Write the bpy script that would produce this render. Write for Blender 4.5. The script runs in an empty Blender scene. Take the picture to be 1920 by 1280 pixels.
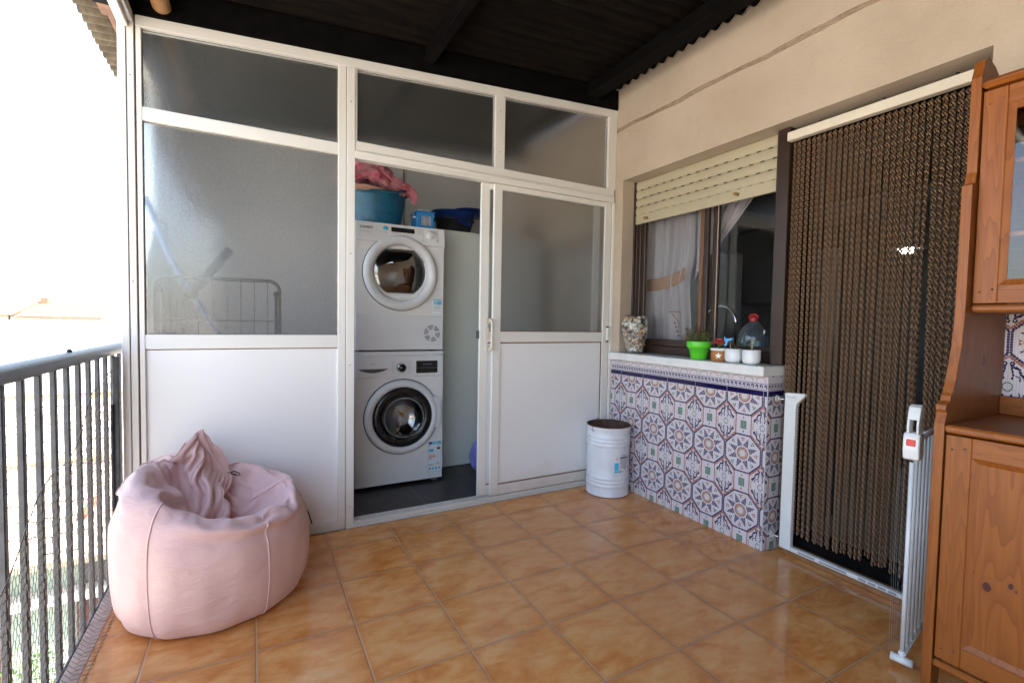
import bpy, math, random
from math import sin, cos, pi, radians, sqrt, atan2
from mathutils import Vector, Matrix, Euler
random.seed(11)
S = bpy.context.scene
COL = S.collection

# ------------------------------------------------------------ camera, world, sun, exposure
cam_d = bpy.data.cameras.new('camera'); cam = bpy.data.objects.new('camera', cam_d); COL.objects.link(cam)
cam_d.sensor_width = 36; cam_d.lens = 16.81; cam_d.clip_start = 0.02; cam_d.clip_end = 2000
YAW, PIT, ROL = 0.49945, -0.041325, 0.01785
fwd = Vector((sin(YAW)*cos(PIT), cos(YAW)*cos(PIT), sin(PIT)))
rt = Vector((cos(YAW), -sin(YAW), 0)); up = rt.cross(fwd)
r2 = rt*cos(ROL)+up*sin(ROL); u2 = -rt*sin(ROL)+up*cos(ROL)
M = Matrix((r2, u2, -fwd)).transposed().to_4x4(); M.translation = Vector((1.00581, -2.69068, 1.14988))
cam.matrix_world = M
S.camera = cam

SUN_EL, SUN_AZ = radians(52), radians(118)
W = bpy.data.worlds.new('World'); S.world = W; W.use_nodes = True
wn = W.node_tree; wn.nodes.clear()
sky = wn.nodes.new('ShaderNodeTexSky'); sky.sky_type = 'NISHITA'; sky.sun_disc = False
sky.sun_elevation = SUN_EL; sky.sun_rotation = SUN_AZ; sky.air_density = 1.0; sky.dust_density = 2.5; sky.ozone_density = 1.0
bg = wn.nodes.new('ShaderNodeBackground'); bg.inputs['Strength'].default_value = 0.15
wo = wn.nodes.new('ShaderNodeOutputWorld')
hs = wn.nodes.new('ShaderNodeHueSaturation'); hs.inputs['Saturation'].default_value = .8
wn.links.new(sky.outputs[0], hs.inputs['Color']); wn.links.new(hs.outputs[0], bg.inputs[0]); wn.links.new(bg.outputs[0], wo.inputs[0])
sd = bpy.data.lights.new('sun', 'SUN'); sd.energy = 3.0; sd.angle = radians(.5); sd.color = (1, .94, .84)
so = bpy.data.objects.new('sun', sd); COL.objects.link(so)
sdir = Vector((sin(SUN_AZ)*cos(SUN_EL), cos(SUN_AZ)*cos(SUN_EL), sin(SUN_EL)))
so.rotation_euler = sdir.to_track_quat('Z', 'Y').to_euler(); so.location = (6, -4, 12)
S.view_settings.view_transform = 'Standard'; S.view_settings.look = 'None'
S.view_settings.exposure = 2.95; S.view_settings.gamma = 1
S.cycles.use_denoising = True
S.cycles.max_bounces = 14; S.cycles.transmission_bounces = 12; S.cycles.diffuse_bounces = 6; S.cycles.glossy_bounces = 4
S.cycles.transparent_max_bounces = 24
S.cycles.caustics_reflective = False; S.cycles.sample_clamp_indirect = 8

# ------------------------------------------------------------ material graph helper
class G:
    def __init__(s, name):
        s.m = bpy.data.materials.new(name); s.m.use_nodes = True
        s.nt = s.m.node_tree; s.nt.nodes.clear()
        s.out = s.nt.nodes.new('ShaderNodeOutputMaterial')
    def put(s, sock, v):
        if v is None: return
        if isinstance(v, bpy.types.NodeSocket): s.nt.links.new(v, sock)
        elif sock.type == 'RGBA': sock.default_value = (*v[:3], 1)
        elif sock.type == 'VECTOR' and not isinstance(v, (int, float)): sock.default_value = v[:3]
        elif sock.type == 'VECTOR': sock.default_value = (v, v, v)
        else: sock.default_value = v
    def n(s, t, ins=None, **at):
        nd = s.nt.nodes.new('ShaderNode'+t)
        for k, v in at.items(): setattr(nd, k, v)
        for k, v in (ins or {}).items(): s.put(nd.inputs[k], v)
        return nd
    def m_(s, op, a, b=None, c=None, clamp=False):
        nd = s.n('Math', operation=op, use_clamp=clamp)
        for i, v in enumerate((a, b, c)): s.put(nd.inputs[i], v)
        return nd.outputs[0]
    def mix(s, f, a, b, bt='MIX'):
        nd = s.n('Mix', data_type='RGBA', blend_type=bt)
        s.put(nd.inputs[0], f); s.put(nd.inputs[6], a); s.put(nd.inputs[7], b)
        return nd.outputs[2]
    def ramp(s, f, stops):
        nd = s.n('ValToRGB'); s.put(nd.inputs[0], f); cr = nd.color_ramp
        while len(cr.elements) < len(stops): cr.elements.new(.5)
        for e, (p, c) in zip(cr.elements, stops):
            e.position = p; e.color = (c, c, c, 1) if isinstance(c, (int, float)) else (*c, 1)
        return nd.outputs[0]
    def sst(s, v, a, b, lo=0., hi=1.):
        nd = s.n('MapRange', interpolation_type='SMOOTHSTEP')
        for i, x in enumerate((v, a, b, lo, hi)): s.put(nd.inputs[i], x)
        return nd.outputs[0]
    def obj(s, sc=(1, 1, 1), loc=(0, 0, 0), rot=(0, 0, 0)):
        tc = s.n('TexCoord'); mp = s.n('Mapping', {'Vector': tc.outputs['Object'], 'Scale': sc, 'Location': loc, 'Rotation': rot})
        return mp.outputs[0]
    def noise(s, v, sc, det=4, ro=.5, dist=0.):
        return s.n('TexNoise', {'Vector': v, 'Scale': sc, 'Detail': det, 'Roughness': ro, 'Distortion': dist}).outputs[0]
    def bump(s, h, st=.3, d=.01, nrm=None):
        return s.n('Bump', {'Height': h, 'Strength': st, 'Distance': d, 'Normal': nrm}).outputs[0]
    def bsdf(s, col, rough=.5, metal=0., bump=None, **kw):
        p = s.n('BsdfPrincipled', {'Base Color': col, 'Roughness': rough, 'Metallic': metal})
        if bump is not None: s.put(p.inputs['Normal'], bump)
        for k, v in kw.items(): s.put(p.inputs[k.replace('_', ' ')], v)
        s.nt.links.new(p.outputs[0], s.out.inputs[0]); return s.m

def simple(name, col, rough=.5, metal=0., var=.12, sc=9., bmp=0., bsc=120., **kw):
    """a plain surface with a little procedural unevenness"""
    g = G(name); o = g.obj()
    f = g.noise(o, sc, 5, .6)
    c = g.mix(g.sst(f, .3, .7), tuple(x*(1-var) for x in col), tuple(min(1, x*(1+var*.6)) for x in col))
    r = g.m_('MULTIPLY_ADD', f, .25*rough, rough*.87)
    b = g.bump(g.noise(o, bsc, 2), bmp, .002) if bmp else None
    return g.bsdf(c, r, metal, b, **kw)

MT = {}
MT['alu'] = simple('white_aluminium', (.74, .73, .70), .38, var=.05, sc=4)
def m_dirty(name, col, ro, dirt, amt):
    g = G(name); o = g.obj(); tc = g.n('NewGeometry').outputs['Position']; z = g.n('SeparateXYZ', {0: tc}).outputs[2]
    base = g.mix(g.noise(o, 3, 4), tuple(x*.96 for x in col), col)
    low = g.sst(g.m_('ADD', z, g.m_('MULTIPLY', g.noise(tc, 9, 5, .6), .25)), .36, .10)
    spk = g.sst(g.noise(tc, 38, 5, .75), .60, .72); sm = g.sst(g.noise(g.n('Mapping', {'Vector': tc, 'Scale': (2, 2, 9)}).outputs[0], 1.3, 6, .7), .5, .75)
    c = g.mix(g.m_('MULTIPLY', g.m_('ADD', g.m_('MULTIPLY', low, .7), g.m_('MULTIPLY', g.m_('MULTIPLY', spk, sm), .6)), amt), base, dirt)
    return g.bsdf(c, g.m_('MULTIPLY_ADD', sm, .15, ro), 0, g.bump(g.noise(tc, 2.2, 3), .12, .01))
MT['panel'] = m_dirty('white_laminate', (.78, .79, .80), .30, (.36, .29, .21), .45)
MT['alu'] = m_dirty('white_aluminium_used', (.74, .73, .70), .34, (.33, .26, .18), .60)
MT['panel_'] = simple('white_laminate', (.78, .79, .80), .34, var=.03, sc=2)
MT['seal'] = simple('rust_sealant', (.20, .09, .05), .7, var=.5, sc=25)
MT['thr'] = simple('threshold_tile', (.24, .115, .045), .2, var=.25, sc=8)
MT['gask'] = simple('grey_gasket', (.20, .19, .17), .7, var=.4, sc=30)
MT['gap'] = simple('dark_gap', (.02, .02, .02), .6)
MT['black'] = simple('black_plastic', (.015, .015, .016), .25)
MT['applw'] = simple('white_enamel', (.72, .73, .74), .25, var=.03, sc=2)
MT['applg'] = simple('white_plastic_trim', (.66, .68, .71), .3, var=.03)
MT['chrome'] = simple('chrome', (.7, .7, .72), .12, 1.)
MT['drum'] = simple('steel_drum', (.35, .34, .33), .3, 1.)
MT['rubber'] = simple('grey_rubber', (.09, .09, .1), .5)
MT['ink'] = simple('print_ink', (.05, .05, .06), .5)
MT['inkg'] = simple('grey_print', (.3, .31, .33), .5)
MT['cyan'] = simple('cyan_print', (.05, .42, .68), .4)
MT['navy'] = simple('navy_print', (.03, .05, .25), .4)
MT['red'] = simple('red_plastic', (.6, .01, .02), .25)
MT['pinkprint'] = simple('pale_red_print', (.75, .35, .33), .5)
MT['paper'] = simple('sticker_paper', (.70, .75, .78), .4)
MT['darkwood'] = simple('black_painted_timber', (.0035, .003, .003), .75, var=.5, sc=14, bmp=.4, bsc=60, Specular_IOR_Level=.08)
MT['redwood'] = simple('reddish_timber', (.22, .10, .06), .7, var=.35, sc=12)
MT['blind'] = simple('varnished_bamboo', (.50, .25, .08), .45, var=.25, sc=12)
MT['teal'] = simple('teal_plastic', (.010, .13, .24), .38, var=.25, sc=14)
MT['bblue'] = simple('bright_blue_plastic', (.02, .22, .55), .35, var=.1)
MT['dblue'] = simple('deep_blue_plastic', (.008, .03, .17), .35)
MT['bplast'] = simple('black_rubber_basin', (.012, .013, .02), .5)
MT['purple'] = simple('lilac_bag_plastic', (.22, .24, .62), .3, var=.2, bmp=.6, bsc=25)
MT['orangep'] = simple('orange_plastic', (.6, .22, .03), .4)
MT['cup'] = simple('pale_cupboard', (.58, .62, .59), .4, var=.04, sc=2)
MT['plast'] = simple('grey_steel_paint', (.050, .057, .070), .42, var=.45, sc=22, bmp=.25, bsc=70)
MT['wire'] = simple('galvanised_wire', (.17, .15, .13), .5, .6, var=.4, sc=30)
MT['curb'] = simple('pinkish_mortar', (.42, .31, .25), .8, var=.2, sc=30, bmp=.3)
MT['sill'] = simple('white_sill_paint', (.68, .68, .67), .5, var=.07, sc=12, bmp=.15, bsc=50)
MT['shut'] = simple('cream_shutter', (.42, .37, .26), .42, var=.05, sc=3)
MT['brass'] = simple('brass_knob', (.45, .30, .12), .35, .6)
MT['brown'] = simple('brown_window_profile', (.035, .018, .012), .32, var=.15)
MT['brownl'] = simple('brown_window_profile_pale', (.16, .075, .03), .4, var=.15)  # paler brown for the strip along the sash edge
MT['tube'] = simple('white_gate_enamel', (.62, .65, .67), .3, var=.04)
MT['gatep'] = simple('white_gate_plastic', (.66, .67, .66), .4, var=.04)
MT['netm'] = simple('grey_net', (.22, .23, .25), .7)
MT['ropel'] = simple('tan_chain_plastic', (.23, .140, .078), .3, var=.15, sc=30)
MT['roped'] = simple('brown_chain_plastic', (.070, .036, .019), .33, var=.15, sc=30)
MT['hdr'] = simple('cream_header', (.68, .62, .52), .45, var=.04)
MT['green'] = simple('lime_pot', (.10, .58, .03), .35, var=.05)
MT['terra'] = simple('ochre_pot', (.36, .15, .035), .6, var=.1)
MT['wpot'] = simple('white_ceramic', (.68, .70, .72), .2, var=.02)
MT['soil'] = simple('soil', (.05, .03, .02), .9, var=.4, sc=60)
MT['redfl'] = simple('red_felt_flower', (.55, .07, .05), .7, var=.2, sc=40)
MT['leaf'] = simple('succulent_leaf', (.14, .21, .055), .5, var=.4, sc=40)
MT['leafb'] = simple('dry_stem', (.11, .07, .03), .7, var=.3)
MT['bird'] = simple('sky_blue_pick', (.10, .38, .75), .5, var=.15)
MT['capr'] = simple('red_cap', (.65, .03, .03), .35)
MT['kwall'] = simple('kitchen_wall', (.42, .43, .41), .7)
MT['kcab'] = simple('kitchen_cupboard', (.16, .17, .17), .4)
MT['kdark'] = simple('kitchen_dark', (.03, .03, .035), .4)
MT['kwhite'] = simple('kitchen_white', (.6, .63, .65), .4)
MT['gingham'] = simple('gingham_band', (.30, .17, .085), .8, var=.1)
MT['embro'] = simple('embroidery', (.4, .12, .05), .8)
MT['cable'] = simple('painted_cable', (.40, .30, .205), .6, var=.3, sc=30)
MT['pale'] = simple('pale_render_wall', (.62, .56, .46), .8, var=.08)
MT['ochre'] = simple('ochre_render', (.45, .32, .17), .8)
MT['winox'] = simple('dark_red_shutter', (.08, .02, .015), .6)
MT['gwall'] = simple('greenish_wall', (.30, .36, .30), .8)
MT['glassd'] = simple('dark_window_glass', (.05, .06, .07), .2)
MT['ironb'] = simple('ironing_board_cloth', (.02, .022, .025), .8)
MT['bluet'] = simple('blue_tube', (.02, .07, .22), .4)
MT['greyt'] = simple('grey_tube', (.045, .047, .05), .4, 0.)
MT['crock'] = simple('glazed_crockery', (.65, .62, .52), .25, var=.2, sc=20)
MT['yellow'] = simple('yellow_cloth', (.6, .42, .03), .8)
MT['grime'] = simple('mortar_edge', (.33, .29, .25), .9, var=.4, sc=40)

def m_plaster():
    g = G('beige_plaster'); o = g.obj()
    a = g.noise(o, 2.2, 5, .6); b = g.noise(o, 26, 5, .65)
    c = g.mix(g.sst(a, .3, .72), (.44, .36, .28), (.51, .425, .34))
    st = g.noise(g.obj((1, 6, 9)), 2.6, 6, .7)
    c = g.mix(g.m_('MULTIPLY', g.sst(st, .58, .78), .35), c, (.30, .22, .15)); c = g.mix(g.m_('MULTIPLY', g.sst(b, .6, .8), .3), c, (.58, .50, .41))
    cr = g.n('TexVoronoi', {'Vector': g.mix(.12, g.obj((1, .7, 2.2)), g.n('TexNoise', {'Vector': o, 'Scale': 5.}).outputs[1]), 'Scale': 1.9}, feature='DISTANCE_TO_EDGE').outputs[0]
    crk = g.m_('MULTIPLY', g.sst(cr, .004, .0), g.sst(g.noise(o, 1.7, 2), .55, .66))
    c = g.mix(g.m_('MULTIPLY', crk, .6), c, (.25, .18, .12))
    h = g.m_('ADD', g.noise(o, 90, 3), g.m_('MULTIPLY', g.noise(o, 12, 4), 1.5))
    return g.bsdf(c, .85, 0, g.bump(h, .28, .005))
MT['plaster'] = m_plaster()

def m_greywall():
    g = G('laundry_wall_paint'); o = g.obj()
    c = g.mix(g.noise(o, 2, 4), (.52, .515, .51), (.62, .615, .61))
    return g.bsdf(c, .8, 0, g.bump(g.noise(o, 60, 3), .15, .003))
MT['lwall'] = m_greywall()

def m_floor():
    g = G('glazed_floor_tile'); o = g.obj()
    sx = g.n('SeparateXYZ', {0: o})
    u = g.m_('DIVIDE', g.m_('SUBTRACT', sx.outputs[0], 1.346), .33); v = g.m_('DIVIDE', g.m_('SUBTRACT', sx.outputs[1], .1175), .33)
    fu = g.m_('FRACT', u); fv = g.m_('FRACT', v); iu = g.m_('FLOOR', u); iv = g.m_('FLOOR', v)
    e = g.m_('MINIMUM', g.m_('MINIMUM', fu, g.m_('SUBTRACT', 1, fu)), g.m_('MINIMUM', fv, g.m_('SUBTRACT', 1, fv)))
    cid = g.n('CombineXYZ', {0: iu, 1: iv, 2: 3.7}).outputs[0]
    wnz = g.n('TexWhiteNoise', {'Vector': cid})
    off = g.n('VectorMath', {0: o, 1: g.n('VectorMath', {0: wnz.outputs['Color'], 1: (40, 40, 40)}, operation='MULTIPLY').outputs[0]}, operation='ADD').outputs[0]
    off = g.n('Mapping', {'Vector': off, 'Scale': (1., 1.9, 1.), 'Rotation': (0, 0, .35)}).outputs[0]
    n1 = g.noise(off, 7., 6, .58, .5); n2 = g.noise(off, 19, 5, .6, .7)
    f = g.m_('ADD', g.m_('MULTIPLY', n1, .72), g.m_('MULTIPLY', n2, .28))
    c = g.ramp(f, [(.34, (.53, .172, .036)), (.45, (.64, .250, .066)), (.54, (.70, .318, .100)), (.66, (.74, .395, .155))])
    ed = g.m_('ADD', e, g.m_('MULTIPLY', g.m_('SUBTRACT', n1, .5), .16))
    c = g.mix(g.sst(ed, .10, -.01, 0., .5), c, (.46, .15, .030))
    c = g.mix(g.m_('MULTIPLY', wnz.outputs['Value'], .16), c, (.45, .24, .10))
    # worn pale glaze clouds
    c = g.mix(g.m_('MULTIPLY', g.sst(g.noise(o, 3.1, 5, .6), .52, .75), .15), c, (.44, .30, .19))
    spot = g.m_('MULTIPLY', g.sst(g.noise(o, 75, 4, .7), .68, .74), g.sst(g.noise(o, 2.3, 3), .5, .65)); c = g.mix(g.m_('MULTIPLY', spot, .45), c, (.10, .05, .025))
    gw = g.m_('ADD', .0038, g.m_('MULTIPLY', g.noise(o, 55, 3), .004))
    gr = g.sst(g.m_('SUBTRACT', e, gw), -.0012, .0012)
    grc = g.mix(g.noise(o, 7, 4), (.24, .13, .07), (.56, .41, .27))
    c = g.mix(gr, grc, c)
    ro = g.m_('ADD', g.m_('MULTIPLY', g.m_('SUBTRACT', 1, gr), .6), g.m_('MULTIPLY_ADD', g.noise(o, 14, 5, .6), .16, .06))
    h = g.m_('ADD', g.sst(e, .0, .016), g.m_('MULTIPLY', g.noise(o, 9, 3), .25))
    return g.bsdf(c, ro, 0, g.bump(h, .35, .004), IOR=1.5)
MT['floor'] = m_floor()

def m_lfloor():
    g = G('dark_laundry_tile'); o = g.obj()
    sx = g.n('SeparateXYZ', {0: o})
    def ed(s_, off, sz):
        f = g.m_('FRACT', g.m_('DIVIDE', g.m_('SUBTRACT', s_, off), sz)); return g.m_('MINIMUM', f, g.m_('SUBTRACT', 1, f))
    e = g.m_('MINIMUM', ed(sx.outputs[0], 1.96, .45), ed(sx.outputs[1], .5, .45))
    gr = g.sst(e, .003, .007)
    c = g.mix(g.noise(g.obj((1, 3, 1)), 8, 5, .6), (.022, .018, .017), (.042, .034, .031))
    c = g.mix(gr, (.12, .10, .09), c)
    return g.bsdf(c, g.m_('MULTIPLY_ADD', g.noise(o, 10, 4), .2, .3), 0, g.bump(gr, .3, .002))
MT['lfloor'] = m_lfloor()

def m_frost():
    g = G('frosted_glass'); o = g.obj()
    h = g.m_('ADD', g.noise(o, 210, 2, .5), g.m_('MULTIPLY', g.noise(o, 90, 2), 1.6))
    g.bsdf((.92, .92, .93), .19, 0, g.bump(h, .30, .0012), Transmission_Weight=1., IOR=1.4, Coat_Weight=.9, Coat_Roughness=.03, Coat_Normal=g.bump(g.noise(o, 90, 2), .25, .0012))
    pr = g.nt.nodes['Principled BSDF'].outputs[0]
    tl = g.n('BsdfTranslucent', {0: (.85, .88, .88)}); df = g.n('BsdfDiffuse', {0: (.7, .72, .72)})
    a = g.n('MixShader', {0: .30, 1: tl.outputs[0], 2: df.outputs[0]})
    b_ = g.n('MixShader', {0: g.m_('MULTIPLY_ADD', g.noise(o, 130, 3, .7), .40, -.14, clamp=True), 1: pr, 2: a.outputs[0]})
    g.nt.links.new(b_.outputs[0], g.out.inputs[0]); return g.m
MT['frost'] = m_frost()
def m_glass(name, tint=(1, 1, 1), rough=0., a=0.):
    """thin pane: mostly lets light through, fresnel reflection on top"""
    g = G(name); o = g.obj()
    t = g.n('BsdfTransparent', {0: tint}); gl = g.n('BsdfGlossy', {0: (1, 1, 1), 'Roughness': rough})
    fr = g.n('Fresnel', {0: 1.5}); bf = g.n('NewGeometry').outputs['Backfacing']; f2 = g.m_('MULTIPLY', g.m_('MULTIPLY_ADD', fr.outputs[0], 1.3, a), g.m_('SUBTRACT', 1, bf), clamp=True)
    mx = g.n('MixShader', {0: f2, 1: t.outputs[0], 2: gl.outputs[0]})
    g.nt.links.new(mx.outputs[0], g.out.inputs[0]); return g.m
MT['glass'] = m_glass('window_glass', (.93, .93, .95))
MT['glassc'] = m_glass('clear_glass', (.93, .96, .95))
MT['glassm'] = m_glass('machine_door_glass', (.42, .43, .45), 0., .10)
def m_solidglass():
    g = G('bottle_plastic'); o = g.obj()
    nb = g.bump(g.noise(o, 30, 2), .5, .006)
    t = g.n('BsdfTransparent', {0: (.90, .96, .97)}); gl = g.n('BsdfGlossy', {0: (1, 1, 1), 'Roughness': .06, 'Normal': nb}); df = g.n('BsdfDiffuse', {0: (.75, .82, .84)})
    lw = g.n('LayerWeight', {0: .35, 'Normal': nb})
    a = g.n('MixShader', {0: g.m_('MULTIPLY_ADD', lw.outputs['Facing'], .28, .02, clamp=True), 1: t.outputs[0], 2: df.outputs[0]})
    m2 = g.n('MixShader', {0: g.m_('MULTIPLY', lw.outputs['Fresnel'], .8), 1: a.outputs[0], 2: gl.outputs[0]})
    g.nt.links.new(m2.outputs[0], g.out.inputs[0]); return g.m
MT['bottle'] = m_solidglass()

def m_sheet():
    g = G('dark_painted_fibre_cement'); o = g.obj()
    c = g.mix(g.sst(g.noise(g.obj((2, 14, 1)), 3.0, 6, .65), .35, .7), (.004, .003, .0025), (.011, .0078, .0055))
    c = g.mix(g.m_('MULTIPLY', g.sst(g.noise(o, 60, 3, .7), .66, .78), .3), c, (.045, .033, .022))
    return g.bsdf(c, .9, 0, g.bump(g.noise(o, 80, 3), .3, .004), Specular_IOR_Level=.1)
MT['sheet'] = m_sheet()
MT['litedge'] = simple('lit_sheet_edge', (.42, .38, .33), .8, var=.4, sc=20)
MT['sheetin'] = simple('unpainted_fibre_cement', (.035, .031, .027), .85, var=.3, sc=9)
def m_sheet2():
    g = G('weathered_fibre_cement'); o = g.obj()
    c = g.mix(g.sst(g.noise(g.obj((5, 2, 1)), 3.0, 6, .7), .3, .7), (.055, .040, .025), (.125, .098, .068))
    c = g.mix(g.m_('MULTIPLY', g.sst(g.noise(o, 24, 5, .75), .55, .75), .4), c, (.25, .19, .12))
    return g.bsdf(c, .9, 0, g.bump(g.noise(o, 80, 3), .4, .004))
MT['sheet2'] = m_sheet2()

def m_pink():
    g = G('pink_leatherette'); o = g.obj()
    c = g.mix(g.sst(g.noise(o, 3, 4), .3, .7), (.60, .385, .370), (.67, .450, .430))
    c = g.mix(g.m_('MULTIPLY', g.sst(g.noise(g.obj((1, 1, 2)), 4, 5), .55, .8), .25), c, (.62, .43, .36))
    vr = g.n('TexVoronoi', {'Vector': o, 'Scale': 420.}).outputs[0]
    b = g.bump(vr, .22, .001); b = g.bump(g.noise(g.obj((1, 1, 1), rot=(.4, .1, .9)), 24, 4, .6, 1.2), .22, .006, b)
    b = g.bump(g.noise(g.obj((1, 1, 2.4), rot=(.1, .5, .2)), 7, 4, .55, .6), .5, .02, b)
    return g.bsdf(c, .52, 0, b, Sheen_Weight=.2)
MT['pink'] = m_pink()
MT['pinkseam'] = simple('pink_piping', (.66, .46, .44), .5)
def m_towel():
    g = G('pink_towelling'); o = g.obj()
    c = g.mix(g.sst(g.noise(o, 16, 4), .35, .65), (.50, .07, .14), (.72, .30, .36))
    return g.bsdf(c, .95, 0, g.bump(g.noise(o, 260, 3), .8, .004), Sheen_Weight=.5)
MT['towel'] = m_towel()
MT['peach'] = simple('peach_cloth', (.65, .38, .28), .9, bmp=.5)

def m_wood(name, axis, tone=1., seed=0., knots=()):
    """varnished pine, grain along axis 0/1/2; board lanes about 9 cm wide"""
    g = G(name)
    sc = [9., 9., 9.]; sc[axis] = .75
    v = g.obj(tuple(sc), (seed, seed*1.7, seed*.6))
    w = g.noise(v, 1.0, 3, .5, .4)
    rings = g.m_('FRACT', g.m_('MULTIPLY', w, 21.))
    rings = g.m_('POWER', rings, 2.2)
    sc2 = [90., 90., 90.]; sc2[axis] = 3.
    fine = g.noise(g.obj(tuple(sc2)), 1., 4, .6)
    c = g.mix(g.m_('MULTIPLY', rings, .85), tuple(tone*x for x in (.28, .088, .014)), tuple(tone*x for x in (.175, .046, .008)))
    c = g.mix(g.m_('MULTIPLY', g.sst(fine, .35, .7), .45), c, tuple(tone*x for x in (.20, .056, .010)))
    o = g.obj()
    if not knots or len(knots) == 2:      # sparse small pin knots
        sk = [5.5, 5.5, 5.5]; sk[axis] = 2.6
        kd = g.n('TexVoronoi', {'Vector': g.obj(tuple(sk), (seed, 1.3, seed)), 'Scale': 1.}); kk = g.sst(kd.outputs[0], .085, .05)
        c = g.mix(g.m_('MULTIPLY', g.sst(kd.outputs[0], .26, .06), .35), c, tuple(tone*x for x in (.14, .036, .008))); c = g.mix(g.m_('MULTIPLY', kk, .85), c, (.045, .012, .008))
    c = g.mix(g.m_('MULTIPLY', g.sst(g.noise(v, .35, 2), .4, .65), .35), c, tuple(tone*x for x in (.17, .048, .009)))
    for (kx, ky, kz, kr) in knots:
        s3 = [1., 1., 1.]; s3[axis] = .62
        d = g.n('VectorMath', {0: g.n('VectorMath', {0: g.n('VectorMath', {0: o, 1: (kx, ky, kz)}, operation='SUBTRACT').outputs[0], 1: tuple(s3)}, operation='MULTIPLY').outputs[0]}, operation='LENGTH').outputs[1]
        d = g.m_('ADD', d, g.m_('MULTIPLY', g.m_('SUBTRACT', g.noise(o, 60, 2), .5), kr*.5))
        halo = g.m_('MULTIPLY', g.sst(d, kr*2.6, kr), g.m_('MULTIPLY_ADD', g.m_('SINE', g.m_('MULTIPLY', d, 1500.)), .10, .35))
        c = g.mix(halo, c, (.20, .055, .015)); c = g.mix(g.sst(d, kr*1.05, kr*.8), c, (.060, .014, .010))
    return g.bsdf(c, g.m_('MULTIPLY_ADD', fine, .14, .36), 0, g.bump(fine, .12, .001), Specular_IOR_Level=.35)
MT['woodz'] = m_wood('varnished_pine_upright', 2, 1., .3)
MT['woodp'] = m_wood('varnished_pine_door_panel', 2, .98, 4.3, [(2.875, -2.132, .436, .0062), (2.875, -2.166, .408, .0105), (2.875, -2.215, .434, .0068), (2.875, -2.226, .424, .0045)])
MT['woody'] = m_wood('varnished_pine_crosswise', 1, 1., 2.1)
MT['woodx'] = m_wood('varnished_pine_side', 2, .62, 7.7, [(3.12, -2.056, 1.05, .013), (3.15, -2.056, .97, .008)])
MT['wooddark'] = m_wood('varnished_pine_inside', 1, .55, 5.1)

def m_lace():
    g = G('voile_curtain'); o = g.obj()
    d = g.n('BsdfDiffuse', {0: (.60, .57, .56)}); t = g.n('BsdfTransparent', {0: (1, 1, 1)}); tl = g.n('BsdfTranslucent', {0: (.58, .56, .55)})
    a = g.n('MixShader', {0: .4, 1: d.outputs[0], 2: tl.outputs[0]})
    fac = g.m_('MULTIPLY_ADD', g.noise(o, 240, 2), .12, .02)
    b = g.n('MixShader', {0: fac, 1: a.outputs[0], 2: t.outputs[0]})
    g.nt.links.new(b.outputs[0], g.out.inputs[0]); return g.m
MT['lace'] = m_lace()
def m_emit(name, col, st):
    g = G(name); e = g.n('Emission', {0: col, 1: st}); g.nt.links.new(e.outputs[0], g.out.inputs[0]); return g.m
MT['lamp'] = m_emit('lamp_glow', (1, .97, .88), 6.)

def m_tilebase():
    g = G('mosaic_tile_glaze'); o = g.obj()
    n1 = g.noise(o, 5, 4)
    c = g.mix(n1, (.58, .545, .585), (.68, .64, .67))
    # faint lines between the pale tesserae
    sx = g.n('SeparateXYZ', {0: g.mix(.006, o, g.n('TexNoise', {'Vector': o, 'Scale': 40.}).outputs[1])})
    def ln(s_):
        f = g.m_('FRACT', g.m_('MULTIPLY', s_, 118.)); return g.m_('MINIMUM', f, g.m_('SUBTRACT', 1, f))
    e = g.m_('MINIMUM', ln(sx.outputs[1]), ln(sx.outputs[2]))
    c = g.mix(g.sst(e, .13, .05, 0., .5), c, (.32, .27, .33))
    return g.bsdf(c, .14, 0, g.bump(n1, .05, .002))
MT['tb'] = m_tilebase()
MT['tnavy'] = simple('tessera_navy', (.028, .018, .085), .14, var=.3, sc=90)
MT['torange'] = simple('tessera_terracotta', (.36, .10, .05), .16, var=.3, sc=90)
MT['tgreen'] = simple('tessera_green', (.045, .16, .085), .16, var=.3, sc=90)
MT['tolive'] = simple('tessera_olive', (.34, .24, .09), .16, var=.3, sc=90)
MT['tcream'] = simple('tessera_cream', (.62, .58, .50), .16, var=.1, sc=90)
MT['tgrout'] = simple('tile_grout', (.42, .39, .38), .7)
MT['tband'] = simple('navy_border_tile', (.013, .009, .062), .12, var=.2)

def m_rooftile(name, c1, c2):
    g = G(name); o = g.obj()
    c = g.mix(g.noise(o, 4, 5, .7), c1, c2)
    return g.bsdf(c, .85, 0, g.bump(g.noise(o, 20, 3), .3, .02))
MT['rt_red'] = m_rooftile('red_roof_tile', (.30, .075, .045), (.40, .12, .075))
MT['rt_pale'] = m_rooftile('pale_roof_tile', (.50, .38, .28), (.68, .56, .44))
MT['terrace'] = m_rooftile('pale_terrace', (.62, .60, .56), (.72, .70, .67))
def m_ground():
    g = G('far_ground'); o = g.obj()
    c = g.mix(g.noise(o, .05, 6, .6), (.40, .36, .29), (.60, .55, .47))
    return g.bsdf(c, .9)
MT['ground'] = m_ground()
MT['shrub'] = simple('shrub_leaf', (.10, .22, .03), .6, var=.5, sc=12)
MT['bark'] = simple('shrub_bark', (.12, .08, .05), .9)

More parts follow.
